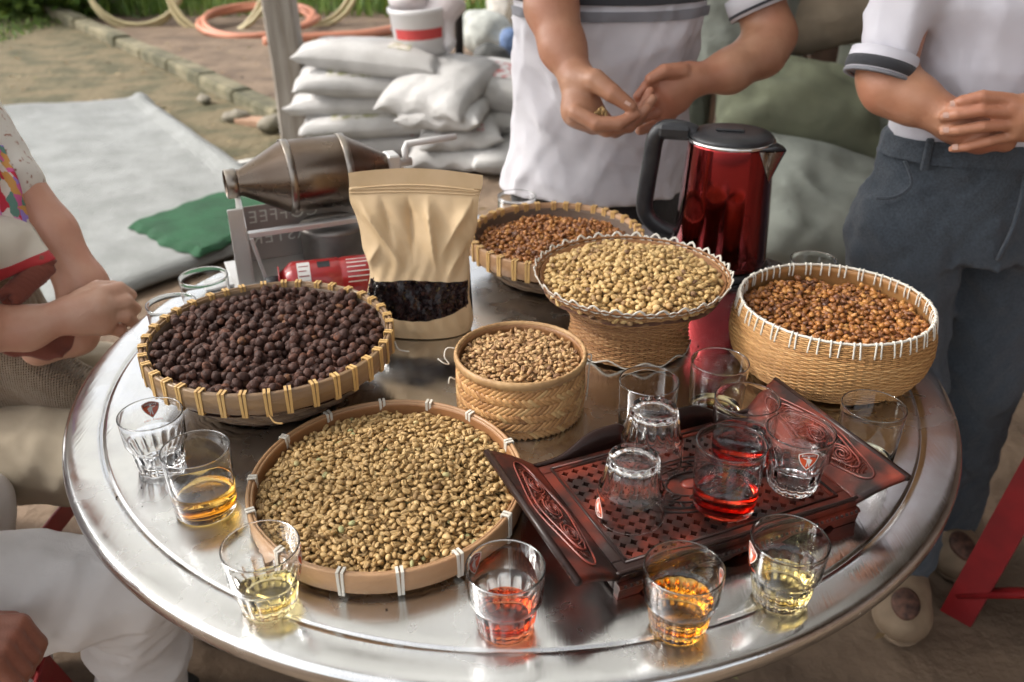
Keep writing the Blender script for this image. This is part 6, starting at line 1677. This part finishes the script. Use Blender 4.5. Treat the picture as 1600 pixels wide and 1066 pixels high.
# chest stripes: bands that hug the shirt front
def torso_band(z0, z1, name, mt, parent, sec, off=0.004, a0=-168, a1=-12, n=60, c=(0, 0)):
    s = np.array(sec); V = []; F = []; K = 5
    for j in range(K + 1):
        z = z0 + (z1 - z0) * j / K
        cx, cy_, rx, ry = [float(np.interp(z, s[:, 0], s[:, i])) for i in (1, 2, 3, 4)]
        for i in range(n + 1):
            a = R(a0 + (a1 - a0) * i / n); d = shirt_disp(np.array([[cx + rx * math.cos(a), cy_ + ry * math.sin(a), z]]))[0]
            e = off - d; V.append((cx + (rx + e) * math.cos(a), cy_ + (ry + e) * math.sin(a), z))
    for j in range(K):
        for i in range(n): F.append((j * (n + 1) + i, j * (n + 1) + i + 1, (j + 1) * (n + 1) + i + 1, (j + 1) * (n + 1) + i))
    return obj(name, me_new(name, V, F), mt, parent)
SEC = sp_[0][1]
grey_s = fabric("grey_stripe", (0.23, 0.23, 0.25), (0.18, 0.18, 0.20)); dark_s = fabric("charcoal_stripe", (0.035, 0.036, 0.042), (0.025, 0.025, 0.03))
torso_band(1.085, 1.104, "grey_stripe", grey_s, man, SEC)
torso_band(1.115, 1.190, "charcoal_stripe", dark_s, man, SEC)
def cuff(p, axis, r_, w_, th, mt, parent, name="sleeve_trim"):
    ax = Vector(axis).normalized(); q = ax.to_track_quat('Z', 'Y').to_matrix()
    v, f = lathe([(r_ - th, -w_ / 2), (r_, -w_ / 2), (r_ + 0.001, 0), (r_, w_ / 2), (r_ - th, w_ / 2)], 48, closed=True)
    return obj(name, me_new(name, [tuple(q @ Vector(a) + Vector(p)) for a in v], f), mt, parent)
_d = (_B - _A).normalized()
cuff(Vector(SLV) + _d * 0.046, _d, 0.0625, 0.040, 0.012, shirt_w, man, "sleeve_hem"); cuff(Vector(SLV) + _d * 0.058, _d, 0.0638, 0.0055, 0.006, dark_s, man)
blackp = fabric("black_trousers", (0.016, 0.016, 0.018), (0.011, 0.011, 0.013))
tq = [loft([(0.55, 0, 0.01, 0.185, 0.12), (0.72, 0, 0.0, 0.192, 0.122), (0.84, 0, 0.0, 0.185, 0.118), (0.98, 0, -0.008, 0.170, 0.110)], 0.03)]
for s in (-1, 1): tq += chain([(s * 0.095, 0.01, 0.74), (s * 0.105, 0.0, 0.46), (s * 0.11, 0.03, 0.07)], [0.098, 0.075, 0.062], 0.03)
body("trousers", tq, 0.009, blackp, man, disp=wrinkle(311, 0.005, (40, 90)))
for s in (-1, 1):
    body("shoe", [ell((s * 0.11, -0.02, 0.045), (0.045, 0.12, 0.042), (0, 0, s * -0.08), k=0.02), ell((s * 0.115, -0.09, 0.035), (0.046, 0.065, 0.033), k=0.02)], 0.008, blk, man)
# beans in the palm
rr = np.random.default_rng(9)
for i in range(16):
    p = np.array((0.1636, 0.4680, 0.9613)) + rr.normal(size=3) * np.array([0.009, 0.005, 0.003])
    o = obj("palm_bean", bean_var[i % 6], None, None, tuple(p), tuple(rr.uniform(0, 6, 3))); tag(o, "pale green coffee bean in the man's cupped palm", "coffee bean", "beans in the man's palm")

# ---------------- the standing woman on the right
wom = thing("person", "woman standing at the right in a white polo shirt and blue jeans, hands clasped", "person", (0.82, 0.42, 0))
def W_(pts): return [tuple(np.array(p) - np.array([0.82, 0.42, 0.0])) for p in pts]
hq, HP = head((0.0, -0.02, 1.60), 0.96, R(-110))
prims = [loft([(0.80, 0, 0, 0.13, 0.075), (1.10, 0, 0, 0.13, 0.075), (1.32, 0, 0, 0.13, 0.07), (1.40, 0, 0.0, 0.06, 0.045)], 0.03), cone((0, 0, 1.37), (0, -0.01, 1.52), 0.048, 0.045, 0.03)] + hq
prims += [cone((-0.13, 0, 1.32), (-0.17, -0.02, 1.30), 0.05, 0.05, 0.03), cone((-0.17, -0.02, 1.30), *W_([(0.6062, 0.3450, 1.0499)]), 0.047, 0.043, 0.02)]
prims += chain(W_([(0.6062, 0.3450, 1.0499), (0.6103, 0.3250, 1.0338), (0.6427, 0.3000, 1.0193), (0.6817, 0.2680, 1.0028)]), [0.041, 0.042, 0.037, 0.0265], 0.02)
prims += [cone(*W_([(0.6822, 0.2680, 1.0008), (0.7266, 0.2620, 0.9812)]), 0.026, 0.027, 0.02), cone(*W_([(0.6991, 0.2700, 0.9841), (0.7449, 0.2680, 0.9591)]), 0.022, 0.018, 0.02)]
prims += [cone(*W_([(0.7266, 0.2620, 0.9812), (0.7816, 0.2620, 0.9639)]), 0.024, 0.018, 0.015)]
# left hand laid over the right one
prims += [cone(*W_([(0.8270, 0.2350, 1.0034), (0.7818, 0.2320, 1.0119)]), 0.027, 0.027, 0.02), cone(*W_([(0.7792, 0.2320, 1.0285), (0.7578, 0.2280, 1.0284)]), 0.017, 0.0155, 0.012), cone(*W_([(0.7982, 0.2360, 0.9882), (0.7759, 0.2320, 0.9862)]), 0.018, 0.015, 0.012)]
prims += chain(W_([(0.7557, 0.2280, 1.0361), (0.7096, 0.2260, 1.0423), (0.6836, 0.2340, 1.0327), (0.6742, 0.2430, 1.0228)]), [0.0112, 0.0098, 0.0090, 0.0074], 0.002)
prims += chain(W_([(0.7612, 0.2260, 1.0192), (0.7099, 0.2220, 1.0221), (0.6794, 0.2300, 1.0142), (0.6646, 0.2400, 1.0078)]), [0.0114, 0.0100, 0.0092, 0.0076], 0.002)
prims += chain(W_([(0.7692, 0.2280, 1.0002), (0.7180, 0.2220, 0.9977), (0.6872, 0.2300, 0.9896), (0.6699, 0.2400, 0.9849)]), [0.0110, 0.0096, 0.0088, 0.0074], 0.002)
prims += chain(W_([(0.7799, 0.2320, 0.9823), (0.7367, 0.2260, 0.9738), (0.7094, 0.2320, 0.9630), (0.6902, 0.2400, 0.9576)]), [0.0098, 0.0086, 0.0078, 0.0066], 0.002)
prims += chain(W_([(0.8270, 0.2350, 1.0034), (0.9226, 0.2700, 1.0147), (1.0248, 0.3300, 1.0314)]), [0.028, 0.037, 0.043], 0.02) + [cone(W_([(1.0248, 0.3300, 1.0314)])[0], (0.18, -0.02, 1.29), 0.043, 0.047, 0.02), cone((0.18, -0.02, 1.29), (0.12, 0, 1.32), 0.05, 0.05, 0.03)]
body("skin", prims, 0.0034, skin_b, wom, it=2)
finish_head(wom, HP)
for _p in ((0.6714, 0.2335, 1.0299), (0.6632, 0.2305, 1.0131), (0.6690, 0.2315, 0.9902), (0.6897, 0.2325, 0.9628)): nail(wom, W_([_p])[0], (-1, 0.12, -0.05), (0.0, -0.9, 0.5), 0.0046)
body("hair", [ell(HP(-0.025, 0, 0.04), (0.10, 0.090, 0.10), (0, 0, R(-110)), k=0.03), ell(HP(-0.075, 0, -0.10), (0.05, 0.085, 0.15), (0, 0, R(-110)), k=0.03)], 0.009, hair_m, wom)
shirt_l = fabric("white_polo", (0.66, 0.64, 0.68), (0.58, 0.56, 0.61))
SECW = [(0.90, 0.0, 0.0, 0.160, 0.112), (0.96, 0.0, 0.0, 0.168, 0.118), (1.02, 0, -0.005, 0.175, 0.12), (1.15, 0, -0.015, 0.178, 0.125), (1.26, 0, -0.01, 0.18, 0.115), (1.33, 0, 0, 0.16, 0.09), (1.39, 0, 0, 0.085, 0.065)]
ws = W_([(0.6032, 0.3450, 1.1058)])[0]
sq = [loft(SECW, 0.02), cone((-0.12, 0, 1.31), (-0.165, -0.02, 1.285), 0.075, 0.070, 0.04), cone((-0.165, -0.02, 1.285), ws, 0.066, 0.054, 0.03), cone((0.12, 0, 1.31), (0.17, -0.02, 1.28), 0.075, 0.07, 0.04), cone((0.17, -0.02, 1.28), W_([(1.0114, 0.3400, 1.0896)])[0], 0.066, 0.056, 0.03)]
body("polo_shirt", sq, 0.0058, shirt_l, wom, it=2, disp=wrinkle(321, 0.0078, (30, 66), (1, 1, 0.55)))
_d = (Vector(ws) - Vector((-0.165, -0.02, 1.285))).normalized()
cuff(Vector(ws) + _d * 0.040, _d, 0.0530, 0.034, 0.012, shirt_l, wom, "sleeve_hem"); cuff(Vector(ws) + _d * 0.047, _d, 0.0545, 0.017, 0.006, dark_s, wom); cuff(Vector(ws) + _d * 0.0605, _d, 0.0540, 0.005, 0.008, grey_s, wom)
denim = fabric("blue_denim", (0.058, 0.074, 0.094), (0.030, 0.039, 0.052), ns=260, bump=0.5, thread=9000)
jq = [loft([(0.72, 0.01, 0.0, 0.190, 0.130), (0.82, 0.005, 0.0, 0.185, 0.128), (0.90, 0.0, 0.0, 0.178, 0.122), (0.945, 0, 0, 0.166, 0.116)], 0.03)]
jq += chain([(-0.095, -0.005, 0.76), (-0.07, -0.06, 0.46), (-0.01, -0.11, 0.09)], [0.108, 0.092, 0.088], 0.03) + chain([(0.10, 0.01, 0.76), (0.12, 0.0, 0.46), (0.14, 0.03, 0.09)], [0.108, 0.092, 0.088], 0.03)
body("jeans", jq, 0.0062, denim, wom, disp=wrinkle(331, 0.0085, (38, 85)))
torso_band(0.905, 0.942, "waistband", denim, wom, [(0.90, 0, 0, 0.176, 0.1205), (0.945, 0, 0, 0.169, 0.1185)], 0.006, -179, 0)
mb = MB()
v, f = tube(spline([(0.028, -0.128, 0.90), (0.026, -0.139, 0.85), (0.022, -0.141, 0.80), (0.016, -0.134, 0.75)], 5), 0.004, 6); obj("fly_seam", me_new("fly_seam", v, f), denim, wom)
v, f = tube(spline([(-0.150, -0.068, 0.905), (-0.140, -0.090, 0.872), (-0.158, -0.082, 0.846), (-0.182, -0.058, 0.835)], 5), 0.0028, 6); obj("pocket_seam", me_new("pocket_seam", v, f), denim, wom)
for (x, y) in ((-0.125, -0.083), (0.06, -0.115)):
    m_ = MB(); m_.add(*box(x - 0.006, x + 0.006, y - 0.012, y - 0.004, 0.895, 0.950, 0.002)); m_.obj("belt_loop", denim, wom, smooth=False)
clog_m = mat("cream_clog", (0.27, 0.195, 0.125), 0.75, col2=(0.19, 0.13, 0.08), scale=20)
def clog(c, rz):
    o = body("clog", [ell((0, -0.03, 0.040), (0.052, 0.105, 0.042), k=0.02), ell((0, -0.085, 0.036), (0.056, 0.062, 0.038), k=0.02), ell((0, 0.055, 0.028), (0.044, 0.07, 0.030), k=0.02)], 0.006, clog_m, wom, loc=c); o.rotation_euler = (0, 0, rz)
    body("sole", [ell((0, -0.03, 0.012), (0.060, 0.118, 0.013), k=0.01), ell((0, 0.055, 0.012), (0.050, 0.076, 0.013), k=0.01)], 0.006, mat("clog_sole", (0.20, 0.14, 0.09), 0.8), o)
    v, f = lathe([(0.0005, 0.004), (0.026, 0.003), (0.034, -0.004)], 24); q = obj("toe_opening", me_new("toe_opening", [(x * 0.8, y * 1.15, z) for x, y, z in v], f), mat("clog_inside", (0.15, 0.070, 0.045), 0.7, col2=(0.04, 0.02, 0.015), scale=60), o, (0.0, -0.094, 0.0770), (R(14), 0, 0))
    return o
clog((-0.012, -0.175, 0.002), R(-24)); clog((0.15, 0.0, 0.002), R(-8))

# ---------------- the seated woman on the left with folded arms
lw = thing("person", "seated person at the left in a patterned white top with folded arms", "person", (-0.98, 0.28, 0))
def S_(pts): return [tuple(np.array(p) - np.array([-0.98, 0.28, 0.0])) for p in pts]
hq, HP = head((0.03, 0.02, 1.30), 0.95, R(-8))
sh_l = S_([(-0.8972, 0.3000, 1.0065)])[0]; sh_r = (0.0, -0.20, 0.99)
prims = [loft([(0.50, 0, 0, 0.085, 0.13), (0.80, 0, 0.0, 0.08, 0.125), (1.02, 0, 0.0, 0.07, 0.12), (1.10, 0.0, 0, 0.045, 0.06)], 0.03), cone((0, 0, 1.07), (0.015, 0.01, 1.22), 0.046, 0.045, 0.03)] + hq
prims += [cone((0, 0.10, 1.00), sh_l, 0.05, 0.05, 0.03)] + chain([sh_l] + S_([(-0.8315, 0.2850, 0.9059), (-0.7708, 0.2620, 0.8099), (-0.7256, 0.2400, 0.7228)]), [0.048, 0.044, 0.041, 0.036], 0.02)
prims += chain(S_([(-0.7256, 0.2400, 0.7228), (-0.7403, 0.2050, 0.6494), (-0.7928, 0.1750, 0.6347)]), [0.039, 0.034, 0.028], 0.02)
prims += [cone((0, -0.10, 1.00), sh_r, 0.05, 0.05, 0.03)] + chain([sh_r] + S_([(-0.8100, 0.0500, 0.7835), (-0.8177, 0.0850, 0.7209), (-0.7672, 0.1150, 0.7055), (-0.7025, 0.1400, 0.7180)]), [0.046, 0.038, 0.037, 0.033, 0.025], 0.02)
prims += [cone(*S_([(-0.6969, 0.1420, 0.7193), (-0.6638, 0.1500, 0.7269)]), 0.028, 0.029, 0.02), cone(*S_([(-0.6867, 0.1400, 0.7066), (-0.6623, 0.1500, 0.6958)]), 0.022, 0.020, 0.02)]
prims += chain(S_([(-0.6569, 0.1580, 0.7457), (-0.6370, 0.1800, 0.7446), (-0.6314, 0.2050, 0.7215)]), [0.0130, 0.0118, 0.0098], 0.003) + chain(S_([(-0.6516, 0.1520, 0.7305), (-0.6275, 0.1720, 0.7255), (-0.6258, 0.1980, 0.6989)]), [0.0132, 0.0120, 0.0100], 0.003)
prims += chain(S_([(-0.6550, 0.1500, 0.7109), (-0.6318, 0.1680, 0.7020), (-0.6313, 0.1940, 0.6747)]), [0.0128, 0.0116, 0.0098], 0.003) + chain(S_([(-0.6636, 0.1500, 0.6900), (-0.6458, 0.1660, 0.6759), (-0.6471, 0.1900, 0.6526)]), [0.0116, 0.0106, 0.0090], 0.003)
prims += chain(S_([(-0.6894, 0.1580, 0.7378), (-0.6703, 0.1760, 0.7464), (-0.6532, 0.1980, 0.7409)]), [0.0165, 0.0130, 0.0100], 0.005)
body("skin", prims, 0.0036, skin_c, lw, it=2)
finish_head(lw, HP)
body("hair", [ell(HP(-0.025, 0, 0.04), (0.10, 0.090, 0.10), (0, 0, R(-8)), k=0.03), ell(HP(-0.08, 0, -0.09), (0.05, 0.085, 0.14), (0, 0, R(-8)), k=0.03)], 0.009, hair_m, lw)
lace = mat("printed_blouse", (0.74, 0.71, 0.64), 0.75, col2=(0.40, 0.20, 0.13), scale=95, mixpow=(0.60, 0.66), sheen=0.2, bump=0.3, bscale=80, bdist=0.002)
bq = [loft([(0.55, 0, 0, 0.105, 0.150), (0.75, 0.0, 0, 0.105, 0.15), (0.95, 0, 0, 0.105, 0.16), (1.03, 0, 0, 0.085, 0.15), (1.10, 0, 0, 0.05, 0.075)], 0.02), cone((0, 0.12, 1.00), sh_l, 0.066, 0.066, 0.04), cone(sh_l, S_([(-0.8238, 0.2830, 0.8913)])[0], 0.066, 0.0575, 0.03), cone((0, -0.12, 1.0), sh_r, 0.066, 0.066, 0.04), cone(sh_r, S_([(-0.7963, 0.0400, 0.8588)])[0], 0.066, 0.058, 0.03)]
body("blouse", bq, 0.0065, lace, lw, disp=wrinkle(341, 0.004, (45, 95)))
knit = fabric("beige_knit", (0.40, 0.30, 0.20), (0.32, 0.23, 0.15), ns=12, bump=0.9, thread=1600)
body("knit_waistcoat", [loft([(0.46, 0.02, 0.0, 0.130, 0.170), (0.60, 0.015, 0, 0.120, 0.165), (0.72, 0.01, 0, 0.116, 0.16), (0.80, 0.01, 0, 0.112, 0.155)], 0.02), cone((0.10, -0.06, 0.60), (0.20, -0.07, 0.53), 0.07, 0.06, 0.04)], 0.0065, knit, lw, disp=wrinkle(343, 0.006, (20, 60), (1, 1, 0.3)))
khaki = fabric("khaki_cloth", (0.42, 0.35, 0.25), (0.34, 0.275, 0.19), ns=5)
kq = [loft([(0.34, 0, 0, 0.13, 0.17), (0.50, 0, 0, 0.13, 0.17)], 0.03)]
for s, kx in ((-1, 0.42), (1, 0.40)): kq += chain([(0.02, s * 0.10, 0.43), (kx, s * 0.12 - 0.03, 0.44), (kx - 0.03, s * 0.12 - 0.03, 0.10)], [0.105, 0.092, 0.062], 0.03)
body("trousers", kq, 0.0085, khaki, lw, disp=wrinkle(351, 0.0085, (32, 74)))
for s in (-1, 1): body("shoe", [ell((0.42, s * 0.10 - 0.03, 0.04), (0.11, 0.042, 0.038), k=0.02)], 0.009, khaki, lw)
# woven shawl and cloth bag in the lap (held, so separate things)
def drape(name, lab, cat, quad, mt, seed, bulge=0.02, n=30, wr=0.008, border=None):
    a, b, c, d = [np.array(p) for p in quad]; V = []; F = []; r = np.random.default_rng(seed); ph = r.uniform(0, 6, 4)
    nn = np.cross(b - a, d - a); nn /= np.linalg.norm(nn)
    for i in range(n + 1):
        for j in range(n + 1):
            u, w_ = i / n, j / n; p = (1 - u) * (1 - w_) * a + u * (1 - w_) * b + u * w_ * c + (1 - u) * w_ * d
            V.append(p + nn * (bulge * math.sin(math.pi * u) ** 0.7 * math.sin(math.pi * w_) ** 0.7 + wr * math.sin(u * 7 + ph[0] + 2 * math.sin(w_ * 4 + ph[1])) * 0.6 + wr * 0.5 * math.sin(w_ * 13 + u * 5 + ph[2])))
    for i in range(n):
        for j in range(n): F.append((i * (n + 1) + j, (i + 1) * (n + 1) + j, (i + 1) * (n + 1) + j + 1, i * (n + 1) + j + 1))
    t = thing(name, lab, cat)
    o = obj("cloth", me_new("cloth", V, F), mt, t); so = o.modifiers.new("thick", 'SOLIDIFY'); so.thickness = 0.006; so.offset = 0
    if border:
        for (i0, i1, j0, j1, bm2, nm) in border:
            bv = []; bf = []; q = [(i, j) for i in range(i0, i1 + 1) for j in range(j0, j1 + 1)]; w2 = j1 - j0 + 1
            for i, j in q: bv.append(np.array(V[i * (n + 1) + j]) + nn * 0.0042)
            for i in range(i1 - i0):
                for j in range(w2 - 1): bf.append((i * w2 + j, (i + 1) * w2 + j, (i + 1) * w2 + j + 1, i * w2 + j + 1))
            oo = obj(nm, me_new(nm, bv, bf), bm2, t); s2 = oo.modifiers.new("thick", 'SOLIDIFY'); s2.thickness = 0.002; s2.offset = 0
    return t
cream = fabric("cream_cloth", (0.70, 0.64, 0.54), (0.62, 0.55, 0.45)); redc = fabric("red_cloth", (0.52, 0.035, 0.04), (0.42, 0.025, 0.03))
def multi_mat():
    m = mat("multicolour_weave", (0.5, 0.2, 0.3), 0.8)
    nt = m.node_tree; N = nt.nodes; L = nt.links
    tc = N.new("ShaderNodeTexCoord"); mp = N.new("ShaderNodeMapping"); mp.inputs["Scale"].default_value = (1, 1.6, 0.7); mp.inputs["Rotation"].default_value = (0.5, 0, 0)
    vo = N.new("ShaderNodeTexVoronoi"); vo.distance = 'MANHATTAN'; vo.inputs["Scale"].default_value = 75
    rp = N.new("ShaderNodeValToRGB"); rp.color_ramp.interpolation = 'CONSTANT'; e = rp.color_ramp.elements
    for i, (p, c) in enumerate(((0, (0.62, 0.12, 0.30)), (0.2, (0.55, 0.03, 0.06)), (0.36, (0.30, 0.20, 0.55)), (0.5, (0.70, 0.25, 0.45)), (0.64, (0.12, 0.25, 0.20)), (0.76, (0.70, 0.62, 0.55)), (0.88, (0.60, 0.30, 0.08)))):
        q = e[0] if i == 0 else e.new(p); q.position = p; q.color = (*c, 1)
    sx = N.new("ShaderNodeSeparateColor")
    L.new(tc.outputs["Object"], mp.inputs[0]); L.new(mp.outputs[0], vo.inputs["Vector"]); L.new(vo.outputs["Color"], sx.inputs[0]); L.new(sx.outputs[0], rp.inputs[0]); L.new(rp.outputs[0], N["Principled BSDF"].inputs["Base Color"])
    return m
multi = multi_mat()
drape("woven_shawl", "multicoloured woven shawl over the seated person's front at the left edge", "shawl", ((-0.8396, 0.1900, 0.9782), (-0.8557, 0.1600, 0.8669), (-0.7640, 0.2000, 0.8500), (-0.7911, 0.2350, 0.9627)), multi, 3, 0.012)
bag = drape("cloth_bag", "cream cloth bag with a red border held under the folded arms", "bag", ((-0.8572, 0.1400, 0.8897), (-0.8737, 0.1000, 0.7595), (-0.7216, 0.1650, 0.8046), (-0.7794, 0.2150, 0.8541)), cream, 5, 0.03, border=((24, 30, 0, 30, redc, "red_border"), (0, 2, 0, 30, mat("yellow_edge", (0.65, 0.42, 0.12), 0.7), "yellow_edge")))
# braided strap and russet tassel cloth below the border
rus = fabric("russet_cloth", (0.28, 0.085, 0.055), (0.20, 0.055, 0.035))
for k in range(3):
    pts = []
    for i in range(30):
        t = i / 29; b0 = np.array((-0.7332, 0.1720, 0.7950)) * (1 - t) + np.array((-0.7871, 0.1350, 0.7518)) * t; ph = i * 0.75 + k * 2.094
        pts.append(tuple(b0 + np.array([0.010 * math.cos(ph), -0.010, 0.012 * math.sin(ph)])))
    v, f = tube(pts, 0.0085, 8); obj("braided_strap", me_new("braided_strap", v, f), rus, bag)
drape("russet_scarf", "russet scarf end hanging below the folded arms at the left", "scarf", ((-0.8695, 0.1500, 0.6954), (-0.8349, 0.1100, 0.6702), (-0.7339, 0.1350, 0.6364), (-0.7228, 0.1850, 0.6695)), rus, 8, 0.015)

# ---------------- the person in white trousers at the front left
fp = thing("person", "seated person in white trousers at the front left, mostly out of view", "person", (-0.93, -0.27, 0))
def F_(pts): return [tuple(np.array(p) - np.array([-0.93, -0.27, 0.0])) for p in pts]
hq, HP = head((0.0, 0.0, 1.30), 0.98, R(15))
hw = np.array((-0.6323, -0.3617, 0.5200)); 
hs = (0.02, -0.20, 0.98); he = (0.10, -0.26, 0.70)
hx = F_([hw])[0]
prims = [loft([(0.50, 0, 0, 0.09, 0.14), (0.80, 0, 0.0, 0.09, 0.14), (1.02, 0, 0.0, 0.08, 0.14), (1.10, 0.0, 0, 0.05, 0.06)], 0.03), cone((0, 0, 1.07), (0, 0, 1.22), 0.05, 0.05, 0.03)] + hq
prims += chain([(0, -0.12, 1.0), hs, he, (hx[0] - 0.06, hx[1] - 0.03, hx[2] + 0.05)], [0.055, 0.052, 0.043, 0.030], 0.02)
prims += [cone((hx[0] - 0.06, hx[1] - 0.03, hx[2] + 0.05), (hx[0] - 0.02, hx[1] - 0.01, hx[2] + 0.015), 0.029, 0.030, 0.02)]
for k in range(4):
    d = (k - 1.5) * 0.019
    prims += chain([(hx[0] - 0.01, hx[1] - 0.012 + d, hx[2] + 0.018), (hx[0] + 0.026, hx[1] + d * 1.1, hx[2] + 0.006), (hx[0] + 0.040, hx[1] + d * 1.1, hx[2] - 0.028), (hx[0] + 0.030, hx[1] + d * 1.05, hx[2] - 0.055)], [0.0140, 0.0130, 0.0115, 0.0090], 0.004)
prims += chain([(hx[0] - 0.03, hx[1] + 0.03, hx[2] + 0.01), (hx[0] + 0.004, hx[1] + 0.048, hx[2] - 0.008), (hx[0] + 0.022, hx[1] + 0.046, hx[2] - 0.03)], [0.017, 0.0135, 0.010], 0.004)
prims += chain([(0, 0.12, 1.0), (0.02, 0.20, 0.97), (0.02, 0.21, 0.70), (0.06, 0.12, 0.58)], [0.055, 0.052, 0.043, 0.034], 0.02)
skin_d = skin("skin_brown", (0.30, 0.13, 0.08), (0.23, 0.09, 0.055), (0.29, 0.10, 0.065))
body("skin", prims, 0.0042, skin_d, fp)
finish_head(fp, HP)
body("hair", [ell(HP(-0.022, 0, 0.045), (0.098, 0.088, 0.098), (0, 0, R(15)), k=0.02), ell(HP(-0.05, 0, -0.01), (0.062, 0.080, 0.08), (0, 0, R(15)), k=0.02)], 0.009, hair_m, fp)
body("tunic", [loft([(0.46, 0, 0, 0.135, 0.185), (0.75, 0.0, 0, 0.12, 0.175), (0.96, 0, 0, 0.115, 0.18), (1.04, 0, 0, 0.09, 0.15), (1.11, 0, 0, 0.05, 0.07)], 0.02), cone((0, -0.13, 1.0), hs, 0.07, 0.068, 0.04), cone(hs, (0.06, -0.235, 0.82), 0.066, 0.06, 0.03), cone((0, 0.13, 1.0), (0.02, 0.20, 0.97), 0.07, 0.068, 0.04), cone((0.02, 0.20, 0.97), (0.08, 0.21, 0.82), 0.066, 0.06, 0.03)], 0.009, shirt_w, fp, disp=wrinkle(361, 0.005, (40, 90)))
wt = fabric("white_trouser_cloth", (0.66, 0.63, 0.61), (0.56, 0.53, 0.51), ns=4)
wq = [loft([(0.36, 0, 0, 0.13, 0.17), (0.50, 0, 0, 0.13, 0.17)], 0.03)]
wq += chain([(0.02, -0.02, 0.44), (0.20, 0.03, 0.465), (0.40, 0.095, 0.46)], [0.100, 0.098, 0.080], 0.03) + chain([(0.40, 0.095, 0.455), (0.335, 0.165, 0.26), (0.27, 0.24, 0.05)], [0.080, 0.082, 0.080], 0.02)
wq += chain([(0.0, 0.10, 0.44), (0.04, 0.28, 0.42), (0.02, 0.30, 0.06)], [0.088, 0.075, 0.07], 0.03)
def wdisp(p):
    return wrinkle(371, 0.0095, (28, 64))(p) + 0.0
body("trousers", wq, 0.0062, wt, fp, disp=wdisp)
sm_ = [(0.445, 0.025, 0.45), (0.415, 0.080, 0.33), (0.37, 0.13, 0.22), (0.33, 0.165, 0.10)]
body("shoe", [ell((0.27, 0.24, 0.035), (0.10, 0.045, 0.035), (0, 0, 0.4), k=0.02)], 0.009, blk, fp)

# ------------------------------------------------------------------ red plastic stools
redp = mat("red_plastic", (0.24, 0.008, 0.010), 0.45, col2=(0.17, 0.006, 0.008), scale=14)
def stool(lab, c, rz, h=0.42, top=0.145, bottom=0.20):
    t = thing("plastic_stool", lab, "stool", c, (0, 0, rz), "red plastic stools")
    mb = MB(); mb.add(*box(-top, top, -top, top, h - 0.022, h, 0.012)); mb.obj("seat", redp, t, smooth=False)
    for sx in (-1, 1):
        for sy in (-1, 1):
            V = []; w_ = 0.048
            for (z, e) in ((0.0, bottom), (h - 0.022, top - 0.004)):
                for (a, b) in ((0, 0), (-w_, 0), (-w_, -0.010), (-0.010, -0.010), (-0.010, -w_), (0, -w_)):
                    V.append((sx * (e + a), sy * (e + b), z))
            F = [(k, (k + 1) % 6, 6 + (k + 1) % 6, 6 + k) for k in range(6)] + [(0, 1, 2, 3), (0, 3, 4, 5), (6, 7, 8, 9), (6, 9, 10, 11)]
            obj("leg", me_new("leg", V, F, False), redp, t)
    for k in range(4):
        e = bottom - (bottom - top) * 0.42; m_ = MB(); m_.add(*box(-e + 0.01, e - 0.01, -e, -e + 0.007, h * 0.36, h * 0.36 + 0.05, 0.002)); o = m_.obj("stretcher", redp, t, smooth=False); o.rotation_euler = (0, 0, k * math.pi / 2)
    return t
stool("red plastic stool under the person in white trousers", (-0.93, -0.24, 0), R(12), h=0.34)
stool("red plastic stool under the seated person at the left", (-1.12, 0.32, 0), R(-4), h=0.33)
# red plastic chair at the right edge
ch = thing("plastic_chair", "dark red plastic chair with crossing legs at the lower right edge", "chair", (1.21, 0.20, 0), (0, 0, R(-48)))
mb = MB(); mb.add(*box(-0.20, 0.20, -0.20, 0.20, 0.415, 0.44, 0.014)); mb.obj("seat", redp, ch, smooth=False)
for sx in (-1, 1):
    for sy in (-1, 1):
        V = []; w_ = 0.062
        for (z, e) in ((0.0, 0.235), (0.416, 0.185)):
            for (a, b) in ((0, 0), (-w_, 0), (-w_, -0.012), (-0.012, -0.012), (-0.012, -w_), (0, -w_)): V.append((sx * (e + a), sy * (e + b), z))
        F = [(k, (k + 1) % 6, 6 + (k + 1) % 6, 6 + k) for k in range(6)] + [(0, 1, 2, 3), (0, 3, 4, 5), (6, 7, 8, 9), (6, 9, 10, 11)]
        obj("leg", me_new("leg", V, F, False), redp, ch)
for a in (-1, 1):
    v, f = tube([(-0.215, a * 0.215, 0.05 + 0.0), (0.0, a * 0.207, 0.20), (0.19, a * 0.19, 0.36)], 0.018, 8, flat=0.5); obj("cross_brace", me_new("cross_brace", v, f), redp, ch)
for sx in (-1, 1):
    v, f = tube([(sx * 0.19, 0.19, 0.42), (sx * 0.19, 0.22, 0.60), (sx * 0.18, 0.25, 0.80)], 0.020, 8, flat=0.6); obj("back_post", me_new("back_post", v, f), redp, ch)
for z in (0.60, 0.68, 0.77):
    v, f = tube([(-0.19, 0.222 + (z - 0.6) * 0.15, z), (0, 0.245 + (z - 0.6) * 0.15, z), (0.19, 0.222 + (z - 0.6) * 0.15, z)], 0.022, 8, flat=0.4); obj("back_slat", me_new("back_slat", v, f), redp, ch)
